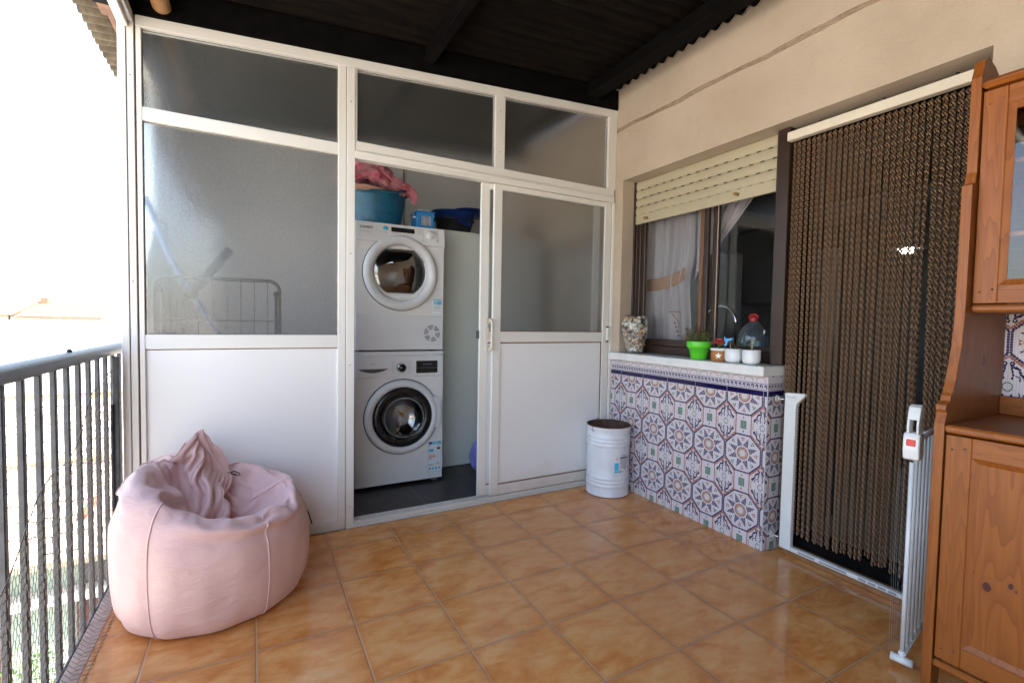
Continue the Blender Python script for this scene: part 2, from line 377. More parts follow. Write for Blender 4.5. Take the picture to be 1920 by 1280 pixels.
# ------------------------------------------------------------ mesh builder
OFF = {}
class MB:
    def __init__(s): s.v = []; s.f = []; s.mi = []; s.sm = []
    def add(s, vs, fs, m=0, sm=False):
        b = len(s.v); s.v += [tuple(p) for p in vs]
        for f in fs: s.f.append([b+i for i in f]); s.mi.append(m); s.sm.append(sm)
        return s
    def box(s, a, b, c=.0, m=0, mat=None):
        """box between two corners, chamfered by c"""
        lo = [min(a[i], b[i]) for i in range(3)]; hi = [max(a[i], b[i]) for i in range(3)]
        c = min(c, *[(hi[i]-lo[i])*.45 for i in range(3)])
        if c <= 0:
            vs = [(x, y, z) for x in (lo[0], hi[0]) for y in (lo[1], hi[1]) for z in (lo[2], hi[2])]
            fs = [(0, 1, 3, 2), (4, 6, 7, 5), (0, 4, 5, 1), (2, 3, 7, 6), (0, 2, 6, 4), (1, 5, 7, 3)]
        else:
            vs = []; idx = {}
            for i in (0, 1):
                for j in (0, 1):
                    for k in (0, 1):
                        for ax in range(3):
                            p = [lo[0] if i == 0 else hi[0], lo[1] if j == 0 else hi[1], lo[2] if k == 0 else hi[2]]
                            q = (i, j, k)
                            for t in range(3):
                                if t != ax: p[t] += c if q[t] == 0 else -c
                            idx[(i, j, k, ax)] = len(vs); vs.append(tuple(p))
            fs = []
            for ax in range(3):
                o1, o2 = [t for t in range(3) if t != ax]
                for sd_ in (0, 1):
                    ring = []
                    for (p, q) in ((0, 0), (1, 0), (1, 1), (0, 1)):
                        kk = [0, 0, 0]; kk[ax] = sd_; kk[o1] = p; kk[o2] = q
                        ring.append(idx[(*kk, ax)])
                    fs.append(ring)
                for (p, q) in ((0, 0), (0, 1), (1, 0), (1, 1)):
                    k0 = [0, 0, 0]; k1 = [0, 0, 0]; k0[ax] = 0; k1[ax] = 1
                    for kk in (k0, k1): kk[o1] = p; kk[o2] = q
                    fs.append([idx[(*k0, o1)], idx[(*k1, o1)], idx[(*k1, o2)], idx[(*k0, o2)]])
            for i in (0, 1):
                for j in (0, 1):
                    for k in (0, 1): fs.append([idx[(i, j, k, 0)], idx[(i, j, k, 1)], idx[(i, j, k, 2)]])
        if mat is not None: vs = [mat @ Vector(p) for p in vs]
        cen = sum((Vector(p) for p in vs), Vector())/len(vs)
        out = []
        for f in fs:
            ps = [Vector(vs[i]) for i in f]; n = (ps[1]-ps[0]).cross(ps[2]-ps[0]); mid = sum(ps, Vector())/len(ps)
            out.append(f if n.dot(mid-cen) > 0 else f[::-1])
        return s.add(vs, out, m)
    def tube(s, pts, r, seg=8, m=0, caps=True, closed=False, flat=1.):
        """round tube along points; r number or list"""
        P = [Vector(p) for p in pts]; n = len(P); rs = r if isinstance(r, (list, tuple)) else [r]*n
        vs = []; prev = None
        for i in range(n):
            if closed: t = (P[(i+1) % n]-P[i-1]).normalized()
            else: t = (P[min(i+1, n-1)]-P[max(i-1, 0)]).normalized()
            if prev is None:
                a = Vector((0, 0, 1)) if abs(t.z) < .9 else Vector((1, 0, 0)); u = t.cross(a).normalized()
            else: u = (prev-t*prev.dot(t)).normalized()
            prev = u; w = t.cross(u)
            for k in range(seg):
                a = 2*pi*k/seg; vs.append(P[i]+u*cos(a)*rs[i]+w*sin(a)*rs[i]*flat)
        fs = []
        for i in range(n if closed else n-1):
            j = (i+1) % n
            for k in range(seg): fs.append([i*seg+k, i*seg+(k+1) % seg, j*seg+(k+1) % seg, j*seg+k])
        s.add(vs, fs, m, seg > 4)
        if caps and not closed:
            b = len(s.v)-len(vs)
            s.f.append([b+k for k in range(seg)][::-1]); s.mi.append(m); s.sm.append(False)
            s.f.append([b+(n-1)*seg+k for k in range(seg)]); s.mi.append(m); s.sm.append(False)
        return s
    def lathe(s, prof, cen, seg=32, ax=2, m=0, sm=True, sx=1., sy=1., caps=True):
        """prof: list of (r,h). ax 2: up Z; ax 1: h runs toward -Y; ax 0: h runs toward -X"""
        c = Vector(cen); vs = []; n = len(prof)
        for (r, h) in prof:
            for k in range(seg):
                a = 2*pi*k/seg; x, y = r*cos(a)*sx, r*sin(a)*sy
                if ax == 2: p = (x, y, h)
                elif ax == 1: p = (x, -h, y)
                else: p = (-h, -x, y)
                vs.append(c+Vector(p))
        fs = []
        for i in range(n-1):
            for k in range(seg): fs.append([i*seg+k, i*seg+(k+1) % seg, (i+1)*seg+(k+1) % seg, (i+1)*seg+k])
        s.add(vs, fs, m, sm); b = len(s.v)-len(vs)
        if caps and prof[0][0] > 2e-4: s.f.append([b+k for k in range(seg)][::-1]); s.mi.append(m); s.sm.append(False)
        if caps and prof[-1][0] > 2e-4: s.f.append([b+(n-1)*seg+k for k in range(seg)]); s.mi.append(m); s.sm.append(False)
        return s
    def prism(s, poly, d0, d1, ax=0, m=0):
        """extrude a 2D outline (other two axes in order) from d0 to d1 along ax"""
        def P(p, d):
            q = [0, 0, 0]; o = [t for t in range(3) if t != ax]; q[ax] = d; q[o[0]] = p[0]; q[o[1]] = p[1]; return q
        n = len(poly); vs = [P(p, d0) for p in poly]+[P(p, d1) for p in poly]
        fs = [list(range(n))[::-1], [n+i for i in range(n)]]+[[i, (i+1) % n, n+(i+1) % n, n+i] for i in range(n)]
        return s.add(vs, fs, m)
    def grid(s, fn, nu, nv, m=0, sm=True, wrap=False):
        vs = [fn(i/(nu if wrap else nu-1), j/(nv-1)) for j in range(nv) for i in range(nu)]
        fs = [[j*nu+i, j*nu+(i+1) % nu, (j+1)*nu+(i+1) % nu, (j+1)*nu+i] for j in range(nv-1) for i in range(nu if wrap else nu-1)]
        return s.add(vs, fs, m, sm)
    def build(s, name, mats, parent=None, local=False):
        me = bpy.data.meshes.new(name)
        o = Vector((0, 0, 0))
        if parent is not None and not local: o = OFF.get(parent.name, Vector((0, 0, 0)))
        me.from_pydata([(p[0]-o.x, p[1]-o.y, p[2]-o.z) for p in s.v], [], s.f)
        if not isinstance(mats, (list, tuple)): mats = [mats]
        for m in mats: me.materials.append(MT[m] if isinstance(m, str) else m)
        me.polygons.foreach_set('material_index', s.mi); me.polygons.foreach_set('use_smooth', s.sm)
        me.update()
        ob = bpy.data.objects.new(name, me); COL.objects.link(ob)
        if parent is not None: ob.parent = parent
        OFF[ob.name] = o
        # materials that read object coordinates see world-like positions for parts of unrotated things
        return ob

def thing(name, label, cat, loc=(0, 0, 0), group=None, rotz=0.):
    o = bpy.data.objects.new(name, None); COL.objects.link(o); o.location = loc; o.rotation_euler = (0, 0, rotz)
    o.empty_display_size = .1
    o['label'] = label; o['category'] = cat
    if group: o['group'] = group
    OFF[o.name] = Vector(loc); return o
def tag(o, label, cat, group=None):
    o['label'] = label; o['category'] = cat
    if group: o['group'] = group
    return o
def struct(o): o['kind'] = 'structure'; return o
def text(name, body, size, loc, mat, parent, rot=(pi/2, 0, 0), ext=.0004, sx=1., offset=0.):
    c = bpy.data.curves.new('tmp', 'FONT'); c.body = body; c.size = size; c.extrude = ext; c.offset = offset
    t = bpy.data.objects.new('tmp', c); COL.objects.link(t)
    dg = bpy.context.evaluated_depsgraph_get()
    me = bpy.data.meshes.new_from_object(t.evaluated_get(dg)); bpy.data.objects.remove(t)
    me.name = name
    mw = Matrix.Translation(Vector(loc)-OFF[parent.name]) @ Euler(rot).to_matrix().to_4x4() @ Matrix.Diagonal((sx, 1, 1, 1))
    me.transform(mw); me.materials.clear(); me.materials.append(MT[mat])
    ob = bpy.data.objects.new(name, me); COL.objects.link(ob); ob.parent = parent; OFF[ob.name] = OFF[parent.name]
    return ob
def bevel(ob, w=.003, seg=2, ang=40):
    b = ob.modifiers.new('bevel', 'BEVEL'); b.width = w; b.segments = seg; b.limit_method = 'ANGLE'; b.angle_limit = radians(ang); return ob

WX = 3.30      # face of the house wall
RX = 3.42      # recessed plane of shutter and door curtain
# ------------------------------------------------------------ the setting
mb = MB(); mb.box((.525, -6., -.16), (3.33, .0, 0)); mb.box((3.33, -1.978, -.16), (3.56, -1.215, 0))
struct(mb.build('balcony_floor', 'floor'))
mb = MB(); mb.box((.47, -6., -.16), (.524, .0, -.003), .004)
struct(mb.build('floor_edge', 'curb'))
mb = MB(); mb.box((.5, .001, -.16), (3.30, 1.36, -.002))
struct(mb.build('laundry_floor', 'lfloor'))
mb = MB(); mb.add([(-900, -900, -6.), (900, -900, -6.), (900, 900, -6.), (-900, 900, -6.)], [(0, 1, 2, 3)])
struct(mb.build('ground', 'ground'))

# ------------------------------------------------------------ the house: wall, dado, sill, window, shutter, jamb
house = thing('house', 'beige plastered house wall on the right with tiled dado, window and doorway', 'house', (3.4, -1.2, 0))
mb = MB()
X1 = 3.56
def wav(a, b):
    mb.box(a, b)
wav((WX, -6.5, 2.15), (X1, 1.5, 3.3))
wav((WX, -.075, -.3), (X1, 1.5, 2.15))
wav((WX, -6.5, -.3), (X1, -1.98, 2.15))
wav((WX+.004, -1.196, -.3), (X1, -.075, .90))
mb.build('plaster_wall', 'plaster', house)
mb = MB()      # kitchen seen through the window and curtain
mb.box((6.6, -3.2, -.02), (6.7, 1.1, 2.6)); mb.box((X1, 1., -.02), (6.6, 1.1, 2.6)); mb.box((X1, -3.2, -.02), (6.6, -3.1, 2.6))
mb.box((X1, -3.1, 2.5), (6.6, 1., 2.6)); mb.box((X1, -3.1, -.1), (6.6, 1., -.02))
mb.build('kitchen_walls', 'kwall', house)
mb = MB(); mb.box((X1+.01, -1.1, 0), (4.15, .9, .86)); mb.box((X1+.01, -1.1, .862), (4.17, .9, .90), .004); mb.build('kitchen_counter', 'kcab', house)
mb = MB(); mb.box((5.9, -2.6, 0), (6.59, -.2, 2.2)); mb.build('tall_unit', 'kcab', house)
mb = MB(); mb.box((5.9, .1, 1.4), (6.59, .95, 2.2), .01); mb.build('wall_unit', 'kcab', house)
mb = MB(); mb.box((4.9, .55, 0), (5.5, .98, 1.9), .02); mb.build('kitchen_fridge', 'kwhite', house)
mb = MB(); mb.box((5.86, -.19, .95), (5.895, -.02, 1.9), .01); mb.build('reflect_panel', 'kwhite', house)  # narrow white reflect panel added in the kitchen, not a real door

# mosaic dado: real little tesserae laid proud of the glaze
TW, TH = .2135, .307
TMATS = ['tb', 'tnavy', 'torange', 'tgreen', 'tolive', 'tcream', 'tgrout', 'tband']
def tess_cell():
    """polygons (list of 2D points, material) for one 21 x 31 cm repeat centred on a star"""
    out = []
    rng = random.Random(5)
    def quad(cx, cy, w, h, ang, m):
        w *= 1.08; h *= 1.08
        ca, sa = cos(ang), sin(ang); j = .0004
        out.append(([(cx+ca*x-sa*y+rng.uniform(-j, j), cy+sa*x+ca*y+rng.uniform(-j, j)) for x, y in ((-w/2, -h/2), (w/2, -h/2), (w/2, h/2), (-w/2, h/2))], m))
    def dash(p, q, w, m, step=.0088, fill=.82, off=0.):
        dx, dy = q[0]-p[0], q[1]-p[1]; L = math.hypot(dx, dy); n = max(1, round(L/step)); a = atan2(dy, dx)
        nx, ny = -dy/L*off, dx/L*off
        for i in range(n):
            t = (i+.5)/n; quad(p[0]+dx*t+nx, p[1]+dy*t+ny, L/n*fill, w*1.15, a, m)
    H2, W2 = TH/2, TW/2
    a, e = .0985, .040
    O = [(W2-.004, e), (e, a), (-e, a), (-W2+.004, e), (-W2+.004, -e), (-e, -a), (e, -a), (W2-.004, -e)]
    for i in range(8):
        p, q = O[i], O[(i+1) % 8]
        dash(p, q, .0066, 1)
        if i in (0, 2, 4, 6): dash(p, q, .0058, 2, off=-.0085)       # terracotta row outside the slanting sides
    # ring
    for r, n, w, h, m in ((.0295, 22, .0066, .0062, 2), (.0215, 16, .0062, .0062, 4)):
        for k in range(n):
            t = 2*pi*k/n; quad(r*cos(t), r*sin(t), w, h, t+pi/2, m)
    # eight navy spikes
    for k in range(8):
        t = pi/8+k*pi/4; R = .0865 if k % 4 in (1, 2) else .090
        rows = 5
        for i in range(rows):
            r0 = .041+(R-.041)*i/rows; r1 = .041+(R-.041)*(i+1)/rows-.0016
            w0 = .0158*(1-i/rows*.95); w1 = .0158*(1-(i+.86)/rows*.95)
            nn = 3 if i < 2 else (2 if i < 4 else 1)
            for j in range(nn):
                f0, f1 = -1+2*j/nn+.06, -1+2*(j+1)/nn-.06
                P = []
                for rr, ww, ff in ((r0, w0, f0), (r0, w0, f1), (r1, w1, f1), (r1, w1, f0)):
                    x, y = rr, ww*ff; P.append((x*cos(t)-y*sin(t), x*sin(t)+y*cos(t)))
                out.append((P, 1))
    # little triangles in the pale arms
    for k in range(8):
        t = k*pi/4; m = 2 if k % 2 == 0 else 3
        r = .078 if k % 2 == 0 else .080
        for (dx, dy) in ((-.0085, 0), (.002, -.0052), (.002, .0052)):
            x, y = r+dx, dy
            s_ = .0056
            out.append(([(cos(t)*(x+px)-sin(t)*(y+py), sin(t)*(x+px)+cos(t)*(y+py)) for px, py in ((-s_, 0), (s_*.8, -s_), (s_*.8, s_))], m))
    # panel between stars, above
    for sg in (1,):
        cy = H2
        for i in range(4):
            for j in range(5): quad((i-1.5)*.0088, cy+(j-2)*.0088, .0070, .0070, 0, 3)
        for q in (-1, 1):
            out.append(([(0, cy+q*.036-.007), (.0052, cy+q*.036), (0, cy+q*.036+.007), (-.0052, cy+q*.036)], 2))
        for q in (-1, 1): dash((q*(e+.0045), a), (q*(e+.0045), TH-a), .0048, 2)
    # cartouche at the corner of the repeat
    cx, cy = W2, H2
    for k in range(12):
        t = 2*pi*k/12; quad(cx+.0125*cos(t), cy+.0150*sin(t), .0052, .0040, t+pi/2, 3)
    for sx_ in (-1, 1):
        for q, m in ((-.012, 4), (0, 2), (.012, 4)): quad(cx+sx_*.052, cy+q, .006, .006, pi/4 if q == 0 else 0, m)
        for sy_ in (-1, 1):
            pts = [(.011, .030), (.013, .041), (.011, .052), (.009, .062), (.0085, .072)]
            for i, (x, y) in enumerate(pts): quad(cx+sx_*x, cy+sy_*y, .0052, .0088, 0, 1)
            for i in range(7):
                t = i/6; x = .017+.026*t; y = .066-.030*t+.006*sin(t*6); quad(cx+sx_*x, cy+sy_*y, .0085 if i % 2 else .012, .0062, -.6*sx_*sy_, 1)
            for t in range(6):
                aa = t*pi/3; quad(cx+sx_*(.0095+.0045*cos(aa)), cy+sy_*(.080+.0055*sin(aa)), .0046, .0055, aa, 1)
            for t in range(5):
                aa = t*2*pi/5; quad(cx+sx_*(.044+.004*cos(aa)), cy+sy_*(.030+.006*sin(aa)), .005, .005, aa, 1)
            for t in range(4):
                aa = -.5+t*.7; quad(cx+sx_*(.022+.009*cos(aa)), cy+sy_*(.027+.010*sin(aa)), .0062, .0036, aa+pi/2, 1)
            quad(cx+sx_*.030, cy+sy_*.047, .006, .0045, .4, 3)
    return out
CELL = tess_cell()
def clip(poly, u0, u1, v0, v1):
    for ax, lim, s_ in ((0, u0, 1), (0, u1, -1), (1, v0, 1), (1, v1, -1)):
        res = []
        for i in range(len(poly)):
            p, q = poly[i], poly[(i+1) % len(poly)]
            a, b = s_*(p[ax]-lim), s_*(q[ax]-lim)
            if a >= 0: res.append(p)
            if (a >= 0) != (b >= 0):
                t = a/(a-b); res.append((p[0]+(q[0]-p[0])*t, p[1]+(q[1]-p[1])*t))
        poly = res
        if len(poly) < 3: return None
    return poly
def mosaic(mb, plane, u0, u1, v0, v1, uc, vc):
    """plane(u,v,h)->xyz"""
    i0, i1 = math.floor((u0-uc)/TW)-1, math.ceil((u1-uc)/TW)+1; j0, j1 = math.floor((v0-vc)/TH)-1, math.ceil((v1-vc)/TH)+1
    for i in range(i0, i1+1):
        for j in range(j0, j1+1):
            for P, m in CELL:
                q = clip([(x+uc+i*TW, y+vc+j*TH) for x, y in P], u0, u1, v0, v1)
                if q: mb.add([plane(x, y, .0006) for x, y in q], [list(range(len(q)))], m)
    for i in range(i0, i1+1):        # joints between tiles
        u = uc+(i+.5)*TW
        if u0 < u < u1: mb.add([plane(*p, .0008) for p in ((u-.0008, v0), (u+.0008, v0), (u+.0008, v1), (u-.0008, v1))], [(0, 1, 2, 3)], 6)
    for j in range(j0, j1+1):
        v = vc+(j+.5)*TH-.077
        if v0 < v < v1: mb.add([plane(*p, .0010) for p in ((u0, v-.0007), (u1, v-.0007), (u1, v+.0007), (u0, v+.0007))], [(0, 1, 2, 3)], 6)
def border(mb, plane, u0, u1, uc, scroll=False):
    Q = lambda a, b, c, d, m, h=.0007: mb.add([plane(a, c, h), plane(b, c, h), plane(b, d, h), plane(a, d, h)], [(0, 1, 2, 3)], m) if b > a else None
    cut = lambda a: min(max(a, u0), u1)
    Q(u0, u1, .792, .820, 7)
    n = int((u1-u0)/.0088)
    for i in range(n):
        a = u0+(i+.1)*.0088
        Q(a, a+.0066, .8235, .8275, 1); Q(a, a+.0066, .8535, .8575, 1)
    i = 0; a = u0
    while a < u1-.024:
        Q(a+.002, a+.0075, .831, .8455, 1); Q(a+.0105, a+.016, .836, .8505, 1); Q(a+.002, a+.014, .8455, .8500, 1, .0009); Q(a+.0185, a+.0215, .833, .838, 1); Q(a+.0185, a+.0215, .843, .848, 1)
        a += .0243
    a = u0; k = 0
    while a < u1-.01:
        c = a+.035
        for t in range(9):
            th = pi*t/8; x = c+.026*cos(th); y = .866+.020*sin(th)
            if u0 < x-.002 and x+.002 < u1: Q(x-.0026, x+.0026, y-.0022, y+.0022, (2, 3)[k % 2] if not scroll else 0)
        a += .071; k += 1
    for kk in range(-8, 9):
        u = uc+(kk+.5)*TW
        if u0 < u < u1: Q(u-.0008, u+.0008, .79, .89, 6, .0012)
    if scroll:
        cc = (u0+u1)/2
        for sgn in (-1, 1):
            for t in range(22):
                th = t*.33; r = .030-.0011*t; x = cc+sgn*(.036+r*cos(th)); y = .905+r*sin(th)*.85
                if u0+.003 < x < u1-.003: Q(x-.0022, x+.0022, y-.0019, y+.0019, 1 if t % 5 else 3)
        for t in range(5): Q(cc-.0022, cc+.0022, .885+t*.009, .890+t*.009, 3)
mb = MB()
mb.box((WX-.004, -1.2, -.01), (WX+.003, -.002, .894), .001)
mb.box((WX+.0032, -1.2, -.01), (RX+.03, -1.1945, .943), .0005)
front = lambda u, v, h: (WX-.004-h, u, v)
ret = lambda u, v, h: (u, -1.2-h, v)
mosaic(mb, front, -1.199, -.004, 0., .790, -1.073, .474)
border(mb, front, -1.199, -.004, -1.073)
mosaic(mb, ret, WX+.001, RX+.02, 0., .790, WX+.001+.075, .474)
border(mb, ret, WX+.001, RX+.02, WX+.06, True)
mb.build('tile_dado', TMATS, house)
mb = MB()      # dado behind the pine hutch
mb.box((WX-.006, -3.2, .86), (WX-.001, -2.0, 1.30), .001)
mosaic(mb, lambda u, v, h: (WX-.006-h, u, v), -2.75, -2.03, .90, 1.28, -2.175, 1.11)
mb.build('hutch_splashback', TMATS, house)
mb = MB(); mb.box((WX-.055, -1.205, .896), (RX+.06, -.02, .948), .004)
bevel(mb.build('window_sill', 'sill', house), .003)

# window: brown sliding window
win = MB()
wz0, wz1, wy0, wy1 = .949, 2.15, -1.205, -.085
win.box((3.43, wy0, wz0), (3.50, wy1, wz0+.055), .003); win.box((3.43, wy0, 2.09), (3.50, wy1, wz1-.002), .003)
win.box((3.432, wy1-.035, wz0+.055), (3.498, wy1, 2.09), .003); win.box((3.432, wy0, wz0+.055), (3.498, wy0+.06, 2.09), .003)
window = win.build('window', 'brown', house)
mb = MB()      # left sash
mb.box((3.437, -.69, 1.006), (3.462, -.655, 2.09), .003); mb.box((3.437, -.16, 1.006), (3.462, -.122, 2.09), .003)
mb.box((3.439, -.655, 1.006), (3.460, -.16, 1.05), .003)
mb.build('sash', 'brown', window)
mb = MB(); mb.box((3.437, -.655, 1.05), (3.4365+.002, -.632, 2.09), .0005); mb.build('sash_edge', 'brownl', window)
mb = MB()
mb.box((3.466, -.74, 1.006), (3.490, -.70, 2.09), .003); mb.box((3.466, -1.145, 1.006), (3.490, -1.105, 2.09), .003)
mb.box((3.468, -1.105, 1.006), (3.488, -.74, 1.035), .003)
mb.build('sash', 'brown', window)
mb = MB(); mb.box((3.448, -.655, 1.05), (3.451, -.16, 2.09)); mb.build('pane', 'glass', window)
mb = MB(); mb.box((3.477, -1.105, 1.035), (3.480, -.74, 2.09)); mb.build('pane', 'glass', window)
mb = MB(); mb.box((3.461, -.742, 1.01), (3.4655, -.736, 2.09), .001); mb.build('weather_seal', 'curb', window)
# shutter
sh = MB(); sy0, sy1 = -1.132, -.088; z0 = 1.852
lv = [1.852, 1.918, 1.975, 2.032, 2.090, 2.150]
sh.box((RX-.012, sy0, lv[0]), (RX+.004, sy1, lv[1]-.0025), .003)
for i in range(1, 5):
    a, b = lv[i], lv[i+1]-.0025
    sh.grid(lambda s_, t, a=a, b=b: (RX-.002-.007*sin(pi*min(1, max(0, t)))**.6, sy0+(sy1-sy0)*s_, a+(b-a)*t), 2, 9)
    sh.box((RX+.0, sy0, a), (RX+.004, sy1, b))
shutter = sh.build('roller_shutter', 'shut', house)
mb = MB(); mb.box((RX+.0045, sy0, 1.86), (RX+.010, sy1, 2.15))
for i in range(1, 5):
    n = 15
    for k in range(n):
        y = sy0+.012+(sy1-sy0-.03)*(k+(.0 if i % 2 else .35))/n
        mb.box((RX-.006, y, lv[i]-.0045), (RX+.003, y+.022, lv[i]+.001))
mb.build('slot', 'gap', shutter)
for y in (-.205, -.905):
    mb = MB(); mb.lathe([(.0, .036), (.007, .035), (.0085, .026), (.0075, .016), (.009, .0)], (RX-.012, y, 1.880 if y > -.5 else 1.885), 14, 0); mb.build('knob', 'brass', shutter)
mb = MB(); mb.box((RX-.02, sy1, .95), (RX+.006, sy1+.012, 2.149), .002); mb.build('shutter_guide', 'brown', house)
mb = MB(); mb.box((RX-.022, -1.150, .95), (RX+.006, -1.133, 2.149), .002)
mb.build('shutter_guide', 'brown', house)
mb = MB(); mb.box((RX-.045, -1.214, .951), (RX+.07, -1.151, 2.148), .003)
mb.build('door_jamb', 'brown', house)
mb = MB()      # dark frame of the kitchen doorway
mb.box((RX+.04, -1.26, 0.0), (3.555, -1.2151, 2.149), .003); mb.box((RX+.04, -1.975, 0.0), (3.555, -1.93, 2.149), .003)
mb.box((RX+.04, -1.93, .004), (3.555, -1.26, .10), .003); mb.box((RX+.04, -1.93, 2.08), (3.555, -1.26, 2.149), .003)
mb.build('door_frame', 'darkwood', house)
mb = MB()
for z in (2.505, 2.514, 2.524):
    pts = []
    for i in range(60):
        y = .0-5.5*i/59; pts.append((WX-.006, y, z+.012*sin(i*.9+z*40)*.35-.004*(i % 3 == 0)))
    mb.tube(pts, .0026, 6)
cable = tag(mb.build('cable', 'cable'), 'bundle of thin painted cables running along the upper beige house wall', 'cable')

ew = thing('sky_block_wall', 'unseen beige plastered wall added behind the viewpoint to block rear sky light', 'wall', (1.9, -5.4, 0))
mb = MB(); mb.box((.56, -5.55, -.1), (WX-.001, -5.4, 2.66)); mb.build('wall', 'plaster', ew)  # unseen wall added behind the camera to keep out the rear sky
# ------------------------------------------------------------ corrugated roof
roof = thing('roof', 'dark corrugated lean-to roof on black painted beams over the balcony', 'roof', (2, -1, 2.6))
SL = .070
zr = lambda x: 2.805-SL*(WX-x)
PER = .0785
def sheet(x0, x1, y0, y1, mat, dz=0., n=8):
    m = MB(); ny = int((y1-y0)/PER*10)
    def f(s_, t): 
        y = y0+(y1-y0)*s_; x = x0+(x1-x0)*t
        return (x, y, zr(x)+dz+.0115*cos(2*pi*y/PER))
    m.grid(f, ny, n); o = m.build('corrugated_sheet', mat, roof)
    so_ = o.modifiers.new('thick', 'SOLIDIFY'); so_.thickness = .006; so_.offset = 1
    return o
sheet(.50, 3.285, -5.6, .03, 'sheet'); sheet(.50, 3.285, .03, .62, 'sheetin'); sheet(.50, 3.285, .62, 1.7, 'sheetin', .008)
sheet(3.2855, 3.2985, -5.6, .03, 'litedge', 0, 2)  # pale cut edge, painting in the thin line of light along the wall
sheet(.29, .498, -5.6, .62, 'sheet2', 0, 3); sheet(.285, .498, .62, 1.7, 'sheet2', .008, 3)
def sloped(x0, x1, y0, y1, h, t=.02, name='beam', mat='darkwood'):
    """timber along X hanging below the sheets"""
    m = MB(); vs = [(x, y, zr(x)-dz) for x in (x0, x1) for y in (y0, y1) for dz in (t+h, t)]
    m.add(vs, [(0, 1, 3, 2), (4, 6, 7, 5), (0, 4, 5, 1), (2, 3, 7, 6), (0, 2, 6, 4), (1, 5, 7, 3)]); return bevel(m.build(name, mat, roof), .003)
sloped(.505, WX-.001, -.005, .05, .135, .012)
sloped(.505, WX-.001, 1.27, 1.35, .12, .012)
for x, w, h in ((.60, .05, .075), (1.90, .055, .085), (3.07, .10, .08)):
    m = MB(); m.box((x-w/2, -5.6, zr(x)-.016-h), (x+w/2, -.006, zr(x)-.016), .004); m.build('purlin', 'darkwood', roof)
    m = MB(); m.box((x-w/2, .051, zr(x)-.016-h), (x+w/2, 1.269, zr(x)-.016), .004); m.build('purlin', 'darkwood', roof)
m = MB(); m.box((.43, .0, 2.475), (.4985, .10, 2.585), .003); m.build('beam_end', 'redwood', roof)
m = MB(); m.box((.44, .10, 2.50), (.4985, 1.6, 2.585), .003); m.build('beam_end', 'redwood', roof)
m = MB(); m.box((.42, -5.6, 2.47), (.4985, -.002, 2.585), .003); m.build('edge_beam', 'darkwood', roof)
m = MB(); m.box((.505, -5.6, 2.40), (.540, -.002, 2.485), .003); m.box((.541, -5.6, 2.425), (.556, -.002, 2.47), .002)
tag(m.build('awning_rail', 'alu'), 'white aluminium rail running under the roof edge from the corner post', 'rail')
m = MB(); m.tube([(.665, -4.5, 2.505), (.665, -.05, 2.505)], .036, 20); 
tag(m.build('bamboo_pole', 'blind'), 'varnished yellowish pole tucked under the dark roof near the corner', 'pole')

# ------------------------------------------------------------ glazed laundry partition
part = thing('laundry_partition', 'white aluminium and frosted glass partition closing off the laundry room', 'partition', (1.9, .03, 0))
fz = lambda x: 2.500+SL*(x-.97)            # underside line of the sloping head, near 2.465 at the left
def slab(x0, x1, y0, y1, zb, zt, name, mat='alu', par=None, c=.0025):
    """member whose top/bottom may slope: zb, zt callables or numbers"""
    B = zb if callable(zb) else (lambda x: zb); T = zt if callable(zt) else (lambda x: zt)
    m = MB(); vs = [(x, y, q(x)) for x in (x0, x1) for y in (y0, y1) for q in (B, T)]
    m.add(vs, [(0, 1, 3, 2), (4, 6, 7, 5), (0, 4, 5, 1), (2, 3, 7, 6), (0, 2, 6, 4), (1, 5, 7, 3)])
    return bevel(m.build(name, mat, par or part), c, 2)
htop = lambda x: 2.466+.0705*(x-.6)
gtop = lambda x: htop(x)-.048
slab(.500, .529, -.004, .05, .0, lambda x: htop(x)+.004, 'corner_post')
slab(.532, .557, .000, .05, .0, lambda x: htop(x)+.002, 'corner_post')
slab(.529, .532, .012, .04, .0, htop, 'seam', 'gap')
slab(.557, .5635, .014, .046, .0, htop, 'seam', 'seal')  # dark brown strip stands in for the shadow in this gap
slab(.5635, .583, .004, .048, .045, gtop, 'stile')
slab(1.413, 1.452, .002, .05, .045, gtop, 'stile')
slab(1.452, 1.455, .012, .045, .0, gtop, 'seam', 'gap')
slab(1.455, 1.497, -.003, .05, .0, gtop, 'post')
slab(.5635, WX-.002, -.002, .052, gtop, htop, 'head_rail')
slab(.583, 1.413, .006, .046, 2.016, 2.076, 'rail'); slab(.583, 1.413, .006, .046, .995, 1.062, 'rail')
slab(.5635, 1.452, .002, .048, .0, .045, 'bottom_rail')
slab(.583, 1.413, .016, .036, .045, .994, 'lower_panel', 'panel', c=.001)
slab(.583, 1.413, .0145, .0155, .990, .994, 'seam', 'seal')
def pane(x0, x1, zb, zt, y=.026, name='pane', mat='frost', par=None):
    o = slab(x0, x1, y, y+.005, zb, zt, name, mat, par, c=.0004)
    T = zt if callable(zt) else (lambda x: zt)
    m = MB(); e = .0035; yy = y-.0015; A = [(x0, zb), (x1, zb), (x1, T(x1)), (x0, T(x0))]; B = [(x0+e, zb+e), (x1-e, zb+e), (x1-e, T(x1-e)-e), (x0+e, T(x0+e)-e)]
    m.add([(p[0], yy, p[1]) for p in A]+[(p[0], yy, p[1]) for p in B], [(i, (i+1) % 4, 4+(i+1) % 4, 4+i) for i in range(4)]); m.build('gasket', 'gask', o)
    return o
pane(.583, 1.413, 1.062, 2.016); pane(.583, 1.413, 2.076, gtop)
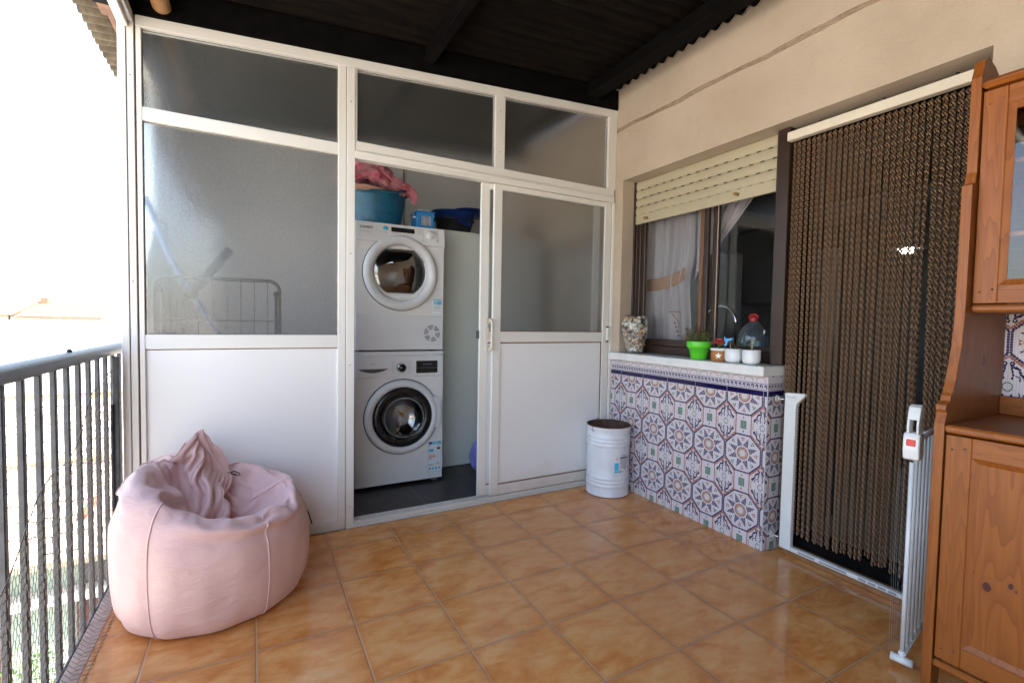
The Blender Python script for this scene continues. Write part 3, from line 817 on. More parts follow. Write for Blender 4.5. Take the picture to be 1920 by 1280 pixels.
# upper lights over the door
slab(1.497, 3.285, -.003, .05, 2.008, 2.052, 'rail'); slab(1.497, 3.285, .003, .048, 2.054, 2.102, 'rail'); slab(1.497, 3.285, -.008, -.0035, 2.040, 2.047, 'drip_lip')
slab(1.497, 1.510, .006, .046, 2.102, gtop, 'stile'); slab(2.334, 2.401, .004, .048, 2.102, gtop, 'stile'); slab(3.226, WX-.0015, .004, .048, 2.102, gtop, 'stile')
pane(1.510, 2.334, 2.102, gtop); pane(2.401, 3.226, 2.102, gtop)
slab(3.278, WX-.0015, .001, .052, .0, 2.008, 'stile')
# track on the floor
m = MB()
m.box((1.456, -.012, .0), (3.278, .058, .014), .002); m.box((1.497, .004, .014), (3.278, .008, .034), .001); m.box((1.497, .030, .014), (3.278, .034, .034), .001); m.box((1.497, .052, .014), (3.278, .056, .036), .001)
m.build('threshold_track', 'alu', part)
m = MB(); m.box((.56, -.016, .0), (3.28, -.0125, .005), .001); m.build('mortar_line', 'grime', part)
m = MB()
for (x, z) in ((.543, .4), (.543, 1.3), (.543, 2.2), (1.476, .12), (1.476, .9), (1.476, 1.5), (1.476, 2.3), (1.62, 2.505), (2.367, 2.2), (2.367, 2.45), (3.25, 2.15), (3.289, .95), (3.289, .55), (1.56, 2.03), (2.9, 2.03)):
    m.lathe([(.0035, 0), (.003, .001), (0, .0012)], (x, -.0032 if x > 1.46 and x < 1.5 else (.0018 if 2.36 < x < 2.37 or x > 3.2 else -.0002), z), 8, 1)
m.build('screw', 'gask', part)['kind'] = 'stuff'
# left side wall of the laundry room
slab(.500, .53, .051, 1.36, .0, 1.0, 'side_panel', 'panel'); slab(.502, .528, .051, 1.36, 1.001, 1.05, 'rail'); slab(.502, .528, .051, 1.36, 2.42, 2.452, 'rail')
slab(.503, .527, 1.31, 1.355, 1.05, 2.42, 'post'); slab(.503, .527, .66, .69, 1.05, 2.42, 'post')
slab(.512, .515, .051, .66, 1.05, 2.42, 'side_pane', 'glassc'); slab(.508, .520, .69, 1.31, 1.05, 2.42, 'side_panel', 'lwall')
# sliding doors
def door(x0, x1, y, name, handle):
    d = MB(); z0, z1 = .036, 2.006
    d.box((x0, y, z0), (x0+.056, y+.022, z1), .002); d.box((x1-.056, y, z0), (x1, y+.022, z1), .002)
    d.box((x0+.056, y+.001, z0), (x1-.056, y+.021, .10), .002); d.box((x0+.056, y+.001, 1.018), (x1-.056, y+.021, 1.086), .002); d.box((x0+.056, y+.001, 1.972), (x1-.056, y+.021, z1), .002)
    o = d.build(name, 'alu', part)
    p = MB(); p.box((x0+.056, y+.010, .10), (x1-.056, y+.016, 1.018)); p.build('panel', 'panel', o)
    p = MB(); a, b = x0+.056, x1-.056
    p.box((a, y+.006, 1.010), (b, y+.0095, 1.018), .0005); p.box((b-.008, y+.0062, .108), (b, y+.0097, 1.01), .0005); p.box((a, y+.006, .10), (b, y+.0095, .108), .0005); p.box((a, y+.006, 1.086), (b, y+.0095, 1.091), .0005)
    p.build('sealant', 'seal', o)
    p = MB(); p.box((a, y+.009, 1.086), (b, y+.014, 1.972)); p.build('pane', 'frost', o)
    if handle:
        p = MB(); p.tube([(x0-.022, y+.004, .972), (x0-.022, y-.030, .975), (x0-.022, y-.038, .99), (x0-.022, y-.038, 1.14), (x0-.022, y-.030, 1.155), (x0-.022, y+.004, 1.158)], .009, 10, flat=.8)
        p.box((x0-.052, y-.008, 1.135), (x0-.004, y, 1.168), .002); p.box((x0-.052, y-.008, .965), (x0-.004, y, .995), .002); p.box((x0-.055, y-.004, 1.035), (x0-.027, y+.002, 1.11), .002)
        p.build('handle', 'hdr', o)
        p = MB(); p.box((x1-.022, y-.014, 1.025), (x1+.004, y-.001, 1.12), .003); p.build('latch', 'alu', o)
        p = MB(); p.box((x1-.026, y-.010, 1.118), (x1-.004, y-.002, 1.128), .001); p.box((x1-.026, y-.010, 1.015), (x1-.004, y-.002, 1.026), .001); p.build('latch_clip', 'gap', o)
    return o
door(2.338, 3.270, .0085, 'sliding_door', True)
door(2.262, 3.19, .0345, 'sliding_door', False)
m = MB(); m.box((2.243, .040, 1.04), (2.2615, .052, 1.09), .002); m.build('door_catch', 'rubber', part)

# laundry room walls
lw = thing('laundry_back_wall', 'grey painted back wall of the laundry room behind the machines', 'wall', (1.9, 1.36, 0))
m = MB(); m.prism([(.5, -.1), (WX-.001, -.1), (WX-.001, zr(WX)-.018), (.5, zr(.5)-.018)], 1.361, 1.46, 1); m.build('wall', 'lwall', lw)
m = MB(); m.tube([(2.14, 1.353, 1.9), (2.14, 1.353, 2.6)], .005, 8); m.build('conduit', 'inkg', lw)

# ------------------------------------------------------------ washing machine and dryer
def cabinet(m, x0, x1, y0, y1, z0, z1, cx, cz, R, t=.012):
    """sheet-metal case with a round opening in its front"""
    m.box((x0, y0+t, z0), (x0+t, y1, z1), .004); m.box((x1-t, y0+t, z0), (x1, y1, z1), .004)
    m.box((x0+t, y1-t, z0), (x1-t, y1, z1)); m.box((x0+t, y0+t, z0), (x1-t, y1-t, z0+t)); m.box((x0+t, y0+t, z1-t), (x1-t, y1-t, z1))
    N = 96; vs = []
    for k in range(N):
        a = 2*pi*k/N; c, s_ = cos(a), sin(a)
        q = min(((x1-cx)/c if c > 1e-6 else (x0-cx)/c if c < -1e-6 else 9), ((z1-cz)/s_ if s_ > 1e-6 else (z0-cz)/s_ if s_ < -1e-6 else 9))
        ox, oz = cx+q*c, cz+q*s_
        for (xx, zz) in ((x0, z0), (x1, z0), (x0, z1), (x1, z1)):
            if math.hypot(ox-xx, oz-zz) < .022: ox, oz = xx, zz
        vs += [(cx+R*c, y0, cz+R*s_), (ox, y0, oz), (cx+R*c, y0+t, cz+R*s_), (ox, y0+t, oz)]
    fs = []
    for k in range(N):
        i, j = 4*k, 4*((k+1) % N)
        fs += [(i, j, j+1, i+1), (i, i+2, j+2, j), (i+1, j+1, j+3, i+3)]
    m.add(vs, fs, 0)
FY = .545
def roundbox(mb, a, b, r, mt=0, n=5):
    """box with rounded vertical... outline rounded in the XZ plane, extruded along Y"""
    x0, y0, z0 = a; x1, y1, z1 = b; P = []
    for cx, cz, s0 in ((x1-r, z1-r, 0), (x0+r, z1-r, pi/2), (x0+r, z0+r, pi), (x1-r, z0+r, 1.5*pi)):
        for k in range(n+1):
            t = s0+pi/2*k/n; P.append((cx+r*cos(t), cz+r*sin(t)))
    mb.prism(P, y0, y1, 1, mt); return mb
wm = thing('washing_machine', 'white front loader with black door glass, standing under the dryer', 'washing machine', (1.905, .85, 0))
m = MB(); cabinet(m, 1.602, 2.213, FY+.004, 1.14, .022, .905, 1.918, .482, .235); m.build('body', 'applw', wm)
m = MB(); m.box((1.600, FY-.002, .905), (2.215, 1.14, .933), .006); m.build('top', 'applg', wm)
m = MB(); m.box((1.655, FY-.0045, .908), (2.165, FY-.0025, .929), .001); m.build('top_trim', 'applw', wm)
m = MB(); m.box((1.604, FY-.004, .757), (2.211, FY+.003, .902), .003); m.build('control_panel', 'applg', wm)
m = MB(); roundbox(m, (1.608, FY-.010, .765), (1.838, FY-.0045, .893), .012); m.build('detergent_drawer', 'applg', wm)
m = MB(); m.grid(lambda s_, t: (1.625+.185*s_, FY-.012-.010*sin(pi*t), .818-.020*sin(pi*s_)*t-.006*t), 20, 6); m.build('drawer_grip', 'rubber', wm)
m = MB(); m.lathe([(.036, 0), (.036, .006), (.033, .012), (.029, .020), (.027, .024), (0, .024)], (1.908, FY-.004, .822), 36, 1, 0); kb = m.build('dial', 'chrome', wm)
m = MB(); m.lathe([(.024, 0), (.023, .004), (0, .005)], (1.908, FY-.0282, .822), 30, 1, 0); m.build('dial_cap', 'black', kb)
m = MB(); roundbox(m, (2.012, FY-.0065, .780), (2.168, FY-.0042, .866), .006); ds = m.build('display', 'black', wm)
m = MB()
for i in range(8): m.box((2.022+i*.018, FY-.0072, .815+.0*i), (2.022+i*.018+.009, FY-.0067, .817))
for i in range(6): m.box((2.06+i*.012, FY-.0072, .84), (2.065+i*.012, FY-.0067, .843))
m.build('display_marks', 'inkg', ds)
m = MB()
for sx_ in (-1, 1):
    for i in range(6):
        z = .862-i*.015; m.box((1.908+sx_*(.048 if i in (1, 2, 3, 4) else .044), FY-.0048, z), (1.908+sx_*(.048+.028-.006*(i % 3)), FY-.0041, z+.0022))
m.box((2.09, FY-.0048, .770), (2.11, FY-.0041, .772)); m.box((2.13, FY-.0048, .770), (2.15, FY-.0041, .772)); m.box((2.022, FY-.0048, .768), (2.026, FY-.0041, .773))
m.build('programme_print', 'inkg', wm)
text('lettering', 'Balay', .016, (1.700, FY-.0106, .846), 'inkg', wm, sx=1.1)
C0 = (1.918, FY+.003, .482)
m = MB(); m.lathe([(.262, 0), (.262, .004), (.257, .0045)], C0, 72, 1, 0, caps=False); m.build('door_recess', 'gap', wm)
m = MB(); m.lathe([(.256, 0), (.257, .012), (.252, .024), (.240, .031), (.226, .033), (.212, .030), (.206, .022), (.206, 0)], C0, 80, 1, 0, caps=False)
for sgn in (1,):       # bulge of the grip on the right
    P = []
    for k in range(9): t = -.42+.84*k/8; P.append((C0[0]+.276*cos(t), C0[2]+.02+.276*sin(t)))
    for k in range(9): t = .46-.92*k/8; P.append((C0[0]+.235*cos(t), C0[2]+.02+.235*sin(t)))
    m.prism(P, FY-.024, FY-.002, 1)
dr = m.build('door', 'applg', wm); bevel(dr, .002)
m = MB(); m.lathe([(.2055, .004), (.2055, .026), (.160, .022), (.156, .018)], C0, 72, 1, 0, caps=False); m.build('door_inner_ring', 'black', dr)
m = MB(); m.lathe([(.157, .018), (.150, .004), (.13, -.02), (.09, -.045), (.04, -.056), (0, -.058)], C0, 64, 1, 0, caps=False); m.build('door_glass', 'glassm', dr)
m = MB(); m.lathe([(.19, -.005), (.18, -.03), (.172, -.06), (.19, -.10), (.23, -.12)], C0, 64, 1, 0, caps=False); m.lathe([(.165, .0), (.150, -.012), (.152, -.02)], C0, 64, 1, 0, caps=False); m.build('door_seal', 'rubber', wm)
m = MB(); m.lathe([(.235, -.12), (.24, -.40), (.22, -.44), (0, -.44)], C0, 48, 1, 0, caps=False)
for k in range(3):
    t = .4+k*2*pi/3; m.box((-.02, -.38, .18), (.02, .38-.75, .235), .008, 0, Matrix.Translation(Vector(C0)) @ Matrix.Rotation(t, 4, 'Y') @ Matrix.Translation(Vector((0, .5, 0))))
m.build('drum', 'drum', wm)
m = MB(); m.prism([(1.905, .51), (1.955, .49), (1.945, .455), (1.93, .47)], FY+.07, FY+.08, 1); m.build('yellow_tag', 'yellow', wm)
m = MB(); m.lathe([(.095, 0), (.095, .0006), (.092, .0012), (.0895, .0006), (.0895, 0)], (2.125, FY+.004, .14), 48, 1, 0, caps=False); m.build('filter_cover', 'applw', wm)
for x, y in ((1.66, .62), (2.165, .585), (1.66, 1.08), (2.165, 1.08)):
    m = MB(); m.lathe([(.024, 0), (.026, .006), (.022, .012), (.012, .023)], (x, y, 0), 20); m.build('foot', 'rubber', wm)
# energy sticker
lb = MB(); x0, x1, z0, z1 = 2.108, 2.203, .052, .288; y = FY+.0037
lb.box((x0, y-.0007, z0), (x1, y, z1), 0, 0)
def st(a, b, c, d, k, h=.0012): lb.box((x0+(x1-x0)*a, y-h, z0+(z1-z0)*c), (x0+(x1-x0)*b, y-h+.0005, z0+(z1-z0)*d), 0, k)
st(.04, .30, .90, .985, 1); st(.32, .98, .90, .985, 2); st(.06, .42, .68, .76, 2); st(.06, .56, .50, .565, 3); st(.06, .26, .455, .485, 5); st(.70, .93, .735, .80, 4)
st(.06, .20, .85, .87, 5); st(.70, .92, .85, .87, 5); st(.06, .52, .60, .605, 5)
for i in range(5): st(.05, .5-.04*i, .30-.02*i, .31-.02*i, 5) if i < 3 else None
for i in range(4): st(.08+.24*i, .22+.24*i, .13, .20, (5, 2, 2, 5)[i]); st(.08+.24*i, .20+.24*i, .05, .07, 5)
st(.0, .015, 0, 1, 2); st(.985, 1, 0, 1, 2); st(0, 1, 0, .006, 2)
en = lb.build('energy_label', ['paper', 'navy', 'cyan', 'pinkprint', 'gap', 'inkg'], wm)
text('lettering', 'ENERG', .013, (2.148, y-.0016, .271), 'paper', wm, ext=.0002); text('lettering', '176', .016, (2.165, y-.0016, .118), 'ink', wm, ext=.0002)

td = thing('tumble_dryer', 'white tumble dryer with large round door, stacked on the washing machine', 'tumble dryer', (1.905, .85, .94))
m = MB(); cabinet(m, 1.602, 2.209, FY+.006, 1.13, .943, 1.790, 1.900, 1.466, .20); m.build('body', 'applw', td)
m = MB(); m.box((1.603, FY-.003, .944), (2.208, FY+.005, 1.178), .004); m.build('kick_panel', 'applg', td)
m = MB()
m.grid(lambda s_, t: (1.603+.605*s_, FY+.005-.022*sin(pi*.5*(1-t))*1., 1.665+.120*t), 2, 8)
m.add([(1.603, FY-.017, 1.665), (2.208, FY-.017, 1.665), (2.208, FY+.005, 1.665), (1.603, FY+.005, 1.665)], [(0, 1, 2, 3)])
m.add([(1.603, FY+.005, 1.665), (1.603, FY-.017, 1.665), (1.603, FY-.012, 1.72), (1.603, FY+.005, 1.785)], [(0, 1, 2, 3)]); m.add([(2.208, FY+.005, 1.665), (2.208, FY-.017, 1.665), (2.208, FY-.012, 1.72), (2.208, FY+.005, 1.785)], [(3, 2, 1, 0)])
cp = m.build('control_panel', 'applw', td)
fyc = lambda z: FY+.005-.022*sin(pi*.5*(1-(z-1.665)/.12))-.0012
def tp(name, x0, x1, z0, z1, mat, par=td, h=.0012):
    m = MB(); m.add([(x0, fyc(z0)-h, z0), (x1, fyc(z0)-h, z0), (x1, fyc(z1)-h, z1), (x0, fyc(z1)-h, z1), (x0, fyc(z0)+.001, z0), (x1, fyc(z0)+.001, z0), (x1, fyc(z1)+.001, z1), (x0, fyc(z1)+.001, z1)], [(0, 1, 2, 3), (7, 6, 5, 4), (0, 4, 5, 1), (2, 6, 7, 3), (1, 5, 6, 2), (0, 3, 7, 4)]); return m.build(name, mat, par)
tp('display', 1.832, 1.992, 1.738, 1.770, 'black')
text('lettering', 'CANDY', .021, (1.626, fyc(1.75)-.001, 1.745), 'ink', td, rot=(pi/2-.12, 0, 0), sx=1.15, offset=.0006)
text('lettering', 'GrandóVita', .011, (1.630, fyc(1.72)-.001, 1.718), 'inkg', td, rot=(pi/2-.1, 0, 0), sx=1.2)
m = MB(); m.lathe([(.015, 0), (.014, .0015), (0, .002)], (1.795, fyc(1.757), 1.757), 20, 1, 0, sx=1.2); m.build('round_sticker', 'cyan', td)
m = MB()
for i in range(5): z = 1.722; m.box((1.86+i*.026, fyc(z)-.0012, z), (1.868+i*.026, fyc(z), z+.005))
m.box((1.835, fyc(1.728)-.001, 1.728), (1.868, fyc(1.728), 1.7295))
for i in range(6):
    z = 1.768-i*.015
    for sx_ in (-1, 1): m.box((2.103+sx_*.046, fyc(z)-.0012, z), (2.103+sx_*.058, fyc(z), z+.003))
for i in range(4): z = 1.765-i*.009; m.box((2.02, fyc(z)-.0012, z), (2.036, fyc(z), z+.002))
m.box((2.145, fyc(1.70)-.0012, 1.702), (2.158, fyc(1.70), 1.709)); m.box((1.792, fyc(1.725)-.0012, 1.722), (1.798, fyc(1.725), 1.732))
m.build('programme_print', 'inkg', td)
m = MB(); m.lathe([(.031, 0), (.031, .003), (.027, .006), (.025, .020), (.022, .023), (0, .023)], (2.103, fyc(1.745)-.0, 1.740), 30, 1, 0); kb = m.build('dial', 'applg', td)
C1 = (1.900, FY-.0, 1.466)
m = MB(); m.lathe([(.2565, -.004), (.2565, .0015), (.252, .002)], C1, 80, 1, 0, caps=False); m.build('door_gap', 'gap', td)
m = MB(); m.lathe([(.252, 0), (.2535, .012), (.248, .026), (.234, .034), (.214, .035), (.197, .028), (.187, .012), (.184, -.004), (.184, -.02)], C1, 96, 1, 0, caps=False); dd = m.build('door', 'applg', td)
def sq(r, k, t):     # flattened circle
    c, s_ = cos(t), sin(t); x, z = r*c, r*s_*k
    lim = .155; z = max(-lim*r/.185, min(lim*r/.185, z)); return x, z
m = MB(); N_ = 72
vs = []; 
for r, h, k in ((.185, 0., 1.), (.1845, .003, 1.)):
    for i in range(N_):
        t = 2*pi*i/N_; vs.append((C1[0]+r*cos(t), C1[1]-h, C1[2]+r*sin(t)))
for i in range(N_):
    t = 2*pi*i/N_; x, z = sq(.180, 1., t); vs.append((C1[0]+x, C1[1]-.006, C1[2]+z+.012))
for i in range(N_):
    t = 2*pi*i/N_; x, z = sq(.176, .98, t); vs.append((C1[0]+x, C1[1]+.012, C1[2]+z+.012))
m.add(vs, [[j*N_+i, j*N_+(i+1) % N_, (j+1)*N_+(i+1) % N_, (j+1)*N_+i] for j in range(3) for i in range(N_)], 0, True); m.build('door_inner_ring', 'applw', dd)
m = MB(); vs = [(C1[0], C1[1]-.004, C1[2]+.012)]
for rr, h in ((.5, -.002), (.85, .004), (1., .012)):
    for i in range(N_):
        t = 2*pi*i/N_; x, z = sq(.1775*rr, .99, t); vs.append((C1[0]+x, C1[1]+h, C1[2]+z+.012))
m.add(vs, [[0, 1+i, 1+(i+1) % N_] for i in range(N_)]+[[1+j*N_+i, 1+(j+1)*N_+i, 1+(j+1)*N_+(i+1) % N_, 1+j*N_+(i+1) % N_] for j in range(2) for i in range(N_)], 0, True); m.build('door_glass', 'glassm', dd)
m = MB(); m.lathe([(.19, -.02), (.20, -.10), (.24, -.12), (.25, -.42), (0, -.45)], C1, 48, 1, 0, caps=False); m.build('drum', 'drum', td)
m = MB()        # vent: rings of slots
for ri in range(6):
    r = .028+ri*.0055
    for k in range(6):
        t0 = k*pi/3+.05+.12*.028/r+.25; t1 = (k+1)*pi/3-.05-.12*.028/r+.25; vs = []
        for j in range(9):
            t = t0+(t1-t0)*j/8
            for q in (r, r+.0026): vs.append((2.125+q*cos(t), FY-.0036, 1.058+q*sin(t)))
        m.add(vs, [[2*j, 2*j+2, 2*j+3, 2*j+1] for j in range(8)])
m.build('vent_slots', 'gap', td)
m = MB(); y = FY+.0052; m.box((2.128, y-.0006, 1.196), (2.200, y, 1.302), 0, 0)
for i, (a, b, c, d, k) in enumerate([(.05, .95, .90, .96, 1), (.2, .35, .62, .84, 1), (.42, .95, .74, .84, 1), (.42, .95, .62, .72, 1), (.2, .8, .50, .53, 1), (.15, .85, .38, .41, 2), (.15, .7, .28, .30, 2), (.15, .85, .18, .20, 2)]):
    m.box((2.128+.072*a, y-.001, 1.196+.106*c), (2.128+.072*b, y-.0005, 1.196+.106*d), 0, k)
m.build('capacity_sticker', ['paper', 'cyan', 'inkg'], td)
for x in (1.66, 2.15):
    for yy in (.62, 1.08): m = MB(); m.lathe([(.02, 0), (.02, .0095)], (x, yy, .9335), 16); m.build('foot', 'rubber', td)

# ------------------------------------------------------------ on top of the dryer
tub = thing('laundry_tub', 'large round teal plastic tub with wavy rim on the dryer', 'tub', (1.775, .83, 1.792))
zt0 = 1.792
def tubwall(t, h, ro, ri):
    """h 0..1"""
    return (1.772+(ro+(ri-ro)*h)*cos(t)*1., .83+(ro+(ri-ro)*h)*sin(t)*.92, zt0+h)
rim = lambda t: .225+.042*max(0., min(1., (cos(t-.15)-.30)/.35))+.02*max(0, min(1, (-cos(t)-.5)/.3))
m = MB(); NT = 96
pr_ = [(0., 0), (.165, 0.), (.183, .012)]
vs = []; rows = []
for h in (0, .02, .05, .3, .6, .9, 1.): rows.append(h)
for i in range(NT):
    t = 2*pi*i/NT; R = rim(t)
    col = [(0.0001, 0.)] + [(.178, 0), (.190, .010)] + [(.192+.042*h, R*h) for h in (.15, .35, .6, .85, .97)] + [(.250, R*.99), (.254, R*.965), (.256, R*.99), (.252, R+.004), (.236, R+.004), (.230, R*.97), (.222, R*.6), (.185, .02), (.0001, .012)]
    for r, h in col: vs.append((1.772+r*cos(t), .83+r*sin(t)*.93, zt0+h))
K = len(vs)//NT
m.add(vs, [[i*K+j, ((i+1) % NT)*K+j, ((i+1) % NT)*K+j+1, i*K+j+1] for i in range(NT) for j in range(K-1)], 0, True); m.build('basin', 'teal', tub)
m = MB()
for k in range(12):
    t = -.80+random.uniform(-.16, .16); z = zt0+.238+random.uniform(-.012, .012); q = Vector((1.772+.2445*cos(t), .83+.2445*sin(t)*.93-.003, z))
    m.lathe([(.0, 0), (.007, .001), (.0, .003)], q, 7, 1, 0)
m.build('red_motif', 'pinkprint', tub)
# towel: crumpled ribbon of cloth over the rim
def cloth(path, width, mat, name, label, seed=0, thick=.012, parent=None, wid=None):
    r_ = random.Random(seed); ph = [r_.uniform(0, 6) for _ in range(6)]
    P = [Vector(p) for p in path]; n = 64
    def at(t):
        t = t*(len(P)-1); i = min(int(t), len(P)-2); f = t-i
        p0, p1, p2, p3 = P[max(i-1, 0)], P[i], P[i+1], P[min(i+2, len(P)-1)]
        return .5*((2*p1)+(-p0+p2)*f+(2*p0-5*p1+4*p2-p3)*f*f+(-p0+3*p1-3*p2+p3)*f**3)
    m = MB()
    def f(s_, t):
        c = at(t); d = (at(min(1, t+.01))-at(max(0, t-.01))).normalized(); sd_ = d.cross(Vector((0, 0, 1))); 
        if sd_.length < .1: sd_ = Vector((1, 0, 0))
        sd_.normalize(); nn = sd_.cross(d); a = 2*pi*s_
        w = (wid[min(int(t*len(wid)), len(wid)-1)] if wid else width)
        rr = 1+.13*sin(3*a+ph[0]+5*t)+.10*sin(5*a+ph[1]-7*t)+.07*sin(9*a+ph[2]+11*t)+.05*sin(15*a+ph[3]-6*t)
        env = min(1., sin(pi*min(max(t, .0), 1.))*3+.25)
        return c+sd_*cos(a)*w*.5*rr*env+nn*sin(a)*(w*.30)*rr*env
    m.grid(f, 90, n, wrap=True); o = m.build(name, mat, parent)
    if label: tag(o, *label)
    return o
cloth([(1.56, .76, 2.03), (1.61, .72, 2.11), (1.69, .70, 2.175), (1.77, .71, 2.150), (1.86, .72, 2.105), (1.96, .73, 2.085), (2.035, .74, 2.050), (2.05, .74, 1.985)], .12, 'towel', 'towel', ('crumpled pink towel spilling over the rim of the teal tub', 'towel'), 3, wid=[.20, .26, .28, .27, .22, .16, .11, .09, .08])
cloth([(1.60, .62, 2.02), (1.70, .615, 2.028), (1.80, .63, 2.022)], .05, 'peach', 'peach_cloth', ('peach cloth lying inside the teal tub under the pink towel', 'cloth'), 5)
bk = thing('plastic_basket', 'small bright blue slatted plastic basket on the dryer', 'basket', (2.09, .70, 1.792))
m = MB(); bx0, bx1, by0, by1, bz = 2.035, 2.160, .63, .77, 1.793
m.box((bx0, by0, bz), (bx1, by1, bz+.012), .002)
for (a, b) in (((bx0, by0), (bx0+.030, by0+.004)), ((bx1-.022, by0), (bx1, by0+.004)), ((bx0, by1-.004), (bx1, by1)), ((bx0, by0+.004), (bx0+.004, by1-.004)), ((bx1-.004, by0+.004), (bx1, by1-.004))): m.box((a[0], a[1], bz+.012), (b[0], b[1], bz+.118), .001)
m.box((bx0+.03, by0, bz+.012), (bx1-.022, by0+.004, bz+.028), .001); m.box((bx0+.03, by0, bz+.098), (bx1-.022, by0+.004, bz+.118), .001)
m.box((bx0-.008, by0-.008, bz+.118), (bx1+.008, by0+.006, bz+.128), .003); m.box((bx0-.008, by1-.006, bz+.118), (bx1+.008, by1+.008, bz+.128), .003)
m.box((bx0-.008, by0+.006, bz+.118), (bx0+.006, by1-.006, bz+.128), .003); m.box((bx1-.006, by0+.006, bz+.118), (bx1+.008, by1-.006, bz+.128), .003)
m.build('basket_body', 'bblue', bk)
m = MB()
for i in range(8): m.box((bx0+.036+i*.0092, by0+.0005, bz+.028), (bx0+.0395+i*.0092, by0+.0035, bz+.098))
m.build('bars', 'applg', bk)
m = MB(); m.tube([(bx0-.006, .70, bz+.12), (bx0-.014, .66, bz+.085), (bx0-.012, .63, bz+.08)], .005, 8); m.tube([(bx0, .622, bz+.131), (2.07, .622, bz+.133), (2.12, .622, bz+.131)], .003, 6); m.build('handle', 'applg', bk)
m = MB()
for k in range(9): m.lathe([(0, -.012), (.012, 0), (0, .012)], (bx0+.03+.008*k, .68+random.uniform(-.02, .02), bz+.03+random.uniform(0, .03)), 8)
m.build('pegs', 'inkg', bk)
cupb = thing('laundry_cupboard', 'tall pale cupboard standing right of the stacked machines', 'cupboard', (2.6, 1.08, 0))
m = MB(); m.box((2.222, .812, .09), (3.20, 1.355, 1.845), .002); m.build('carcass', 'cup', cupb)
m = MB(); m.box((2.222, .818, .0), (3.20, 1.355, .0885), .002); m.build('plinth', 'cup', cupb)
def basin(name, label, mat, cx, cy, z, r0, r1, h, sy=.8):
    m = MB(); m.lathe([(0.0001, 0), (r0, 0), (r0+.01, .012), (r1, h-.01), (r1+.018, h-.008), (r1+.018, h), (r1-.004, h), (r0+.004, .02), (.0001, .012)], (cx, cy, z), 56, 2, 0, True, 1., sy)
    return tag(m.build(name, mat), label, 'basin')
basin('wash_basin', 'black plastic basin on top of the pale cupboard', 'bplast', 2.47, 1.03, 1.8455, .125, .155, .125)
basin('wash_basin', 'deep blue plastic basin nested in the black basin on the cupboard', 'dblue', 2.475, 1.03, 1.905, .135, .172, .125)
m = MB(); m.lathe([(0.0001, .0), (.11, .0), (.15, .045), (.16, .047), (.155, .052), (.1, .01), (.0001, .01)], (2.66, 1.10, 2.031), 40, 2, 0, True, 1., .8)
tag(m.build('wash_bowl', 'dblue'), 'shallow dark blue bowl overlapping the stacked basins behind the door stile', 'bowl')
m = MB(); m.box((2.25, .86, 1.8455), (2.345, .875, 1.853), .002)
tag(m.build('clothes_peg', 'orangep'), 'orange wooden peg lying beside the black basin', 'peg')
# lilac bag
m = MB()
def fbag(s_, t):
    a = 2*pi*s_; r = (.0+.135*sin(pi*min(1., t*1.06)**.62)**.8) if t < .97 else .02
    r *= 1+.10*sin(5*a+4*t)+.07*sin(9*a-6*t)+.03*sin(17*a)
    return (2.60+r*cos(a), .585+r*sin(a)*.8, .0+.40*t**1.15)
m.grid(fbag, 72, 40, wrap=True); m.grid(lambda s_, t: (2.60+.02*(1+t*1.4)*cos(2*pi*s_)*(1+.3*sin(10*pi*s_)), .585+.02*(1+t*1.4)*sin(2*pi*s_), .39+.07*t), 30, 6, wrap=True)
tag(m.build('plastic_bag', 'purple'), 'lilac plastic bag on the dark laundry floor beside the door', 'bag')
# drying rack and ironing board behind the frosted pane
rk = thing('drying_rack', 'folded grey tubular drying rack behind the large frosted pane', 'drying rack', (.9, .16, 0))
m = MB()
def arch(x0, x1, zt, y, r=.009, rr=.05):
    P = [(x0, y, .02)]
    for k in range(7): t = pi-pi/2*k/6; P.append((x0+rr+rr*cos(t), y, zt-rr+rr*sin(t)))
    for k in range(7): t = pi/2-pi/2*k/6; P.append((x1-rr+rr*cos(t), y, zt-rr+rr*sin(t)))
    P.append((x1, y, .02)); return P
m.tube(arch(.605, 1.135, 1.335, .090), .0095, 10); m.build('frame', 'greyt', rk)
m = MB()
for i in range(8):
    x = .66+i*.06; m.tube([(x, .093, .05), (x, .093, 1.33)], .0022, 6)
for z in (.2, 1.13): m.tube([(.61, .098, z), (1.13, .098, z)], .003, 6)
m.build('wires', 'greyt', rk)
m = MB(); m.tube([(.638, .085, .05), (.638, .085, 1.25), (.62, .085, 1.29)], .008, 8); m.tube([(1.118, .085, .05), (1.118, .085, 1.27)], .007, 8); m.build('inner_leg', 'greyt', rk)
for x in (.625, 1.12): 
    m = MB(); m.lathe([(.014, 0), (.014, .02)], (x, .085, 1.27), 12, 1, 0); m.build('joint', 'ironb', rk)
ib = thing('ironing_board', 'grey ironing board with blue legs leaning behind the drying rack', 'ironing board', (.8, .25, 0))
m = MB(); R_ = Matrix.Translation((.79, .19, 1.32)) @ Matrix.Rotation(-.60, 4, 'Y'); m.box((-.022, -.012, -.16), (.022, .012, .16), .008, 0, Matrix.Translation((.82, .19, 1.37)) @ Matrix.Rotation(.62, 4, 'Y'))
m.build('leg_plate', 'ironb', ib)
m = MB(); m.tube([(.555, .22, 1.72), (.66, .21, 1.42), (.90, .20, .98), (1.05, .2, .02)], .013, 10); m.build('leg', 'bluet', ib)
m = MB(); m.prism([(.54, .03), (.66, .03), (.66, 1.40), (.62, 1.62), (.58, 1.62), (.54, 1.40)], .30, .33, 1); m.build('board', 'ironb', ib)
m = MB(); m.box((.80, .9, .0), (1.12, 1.3, .92), .02)
hm = m.build('hamper', 'kcab'); tag(hm, 'dark grey hamper standing deep behind the frosted pane', 'hamper')

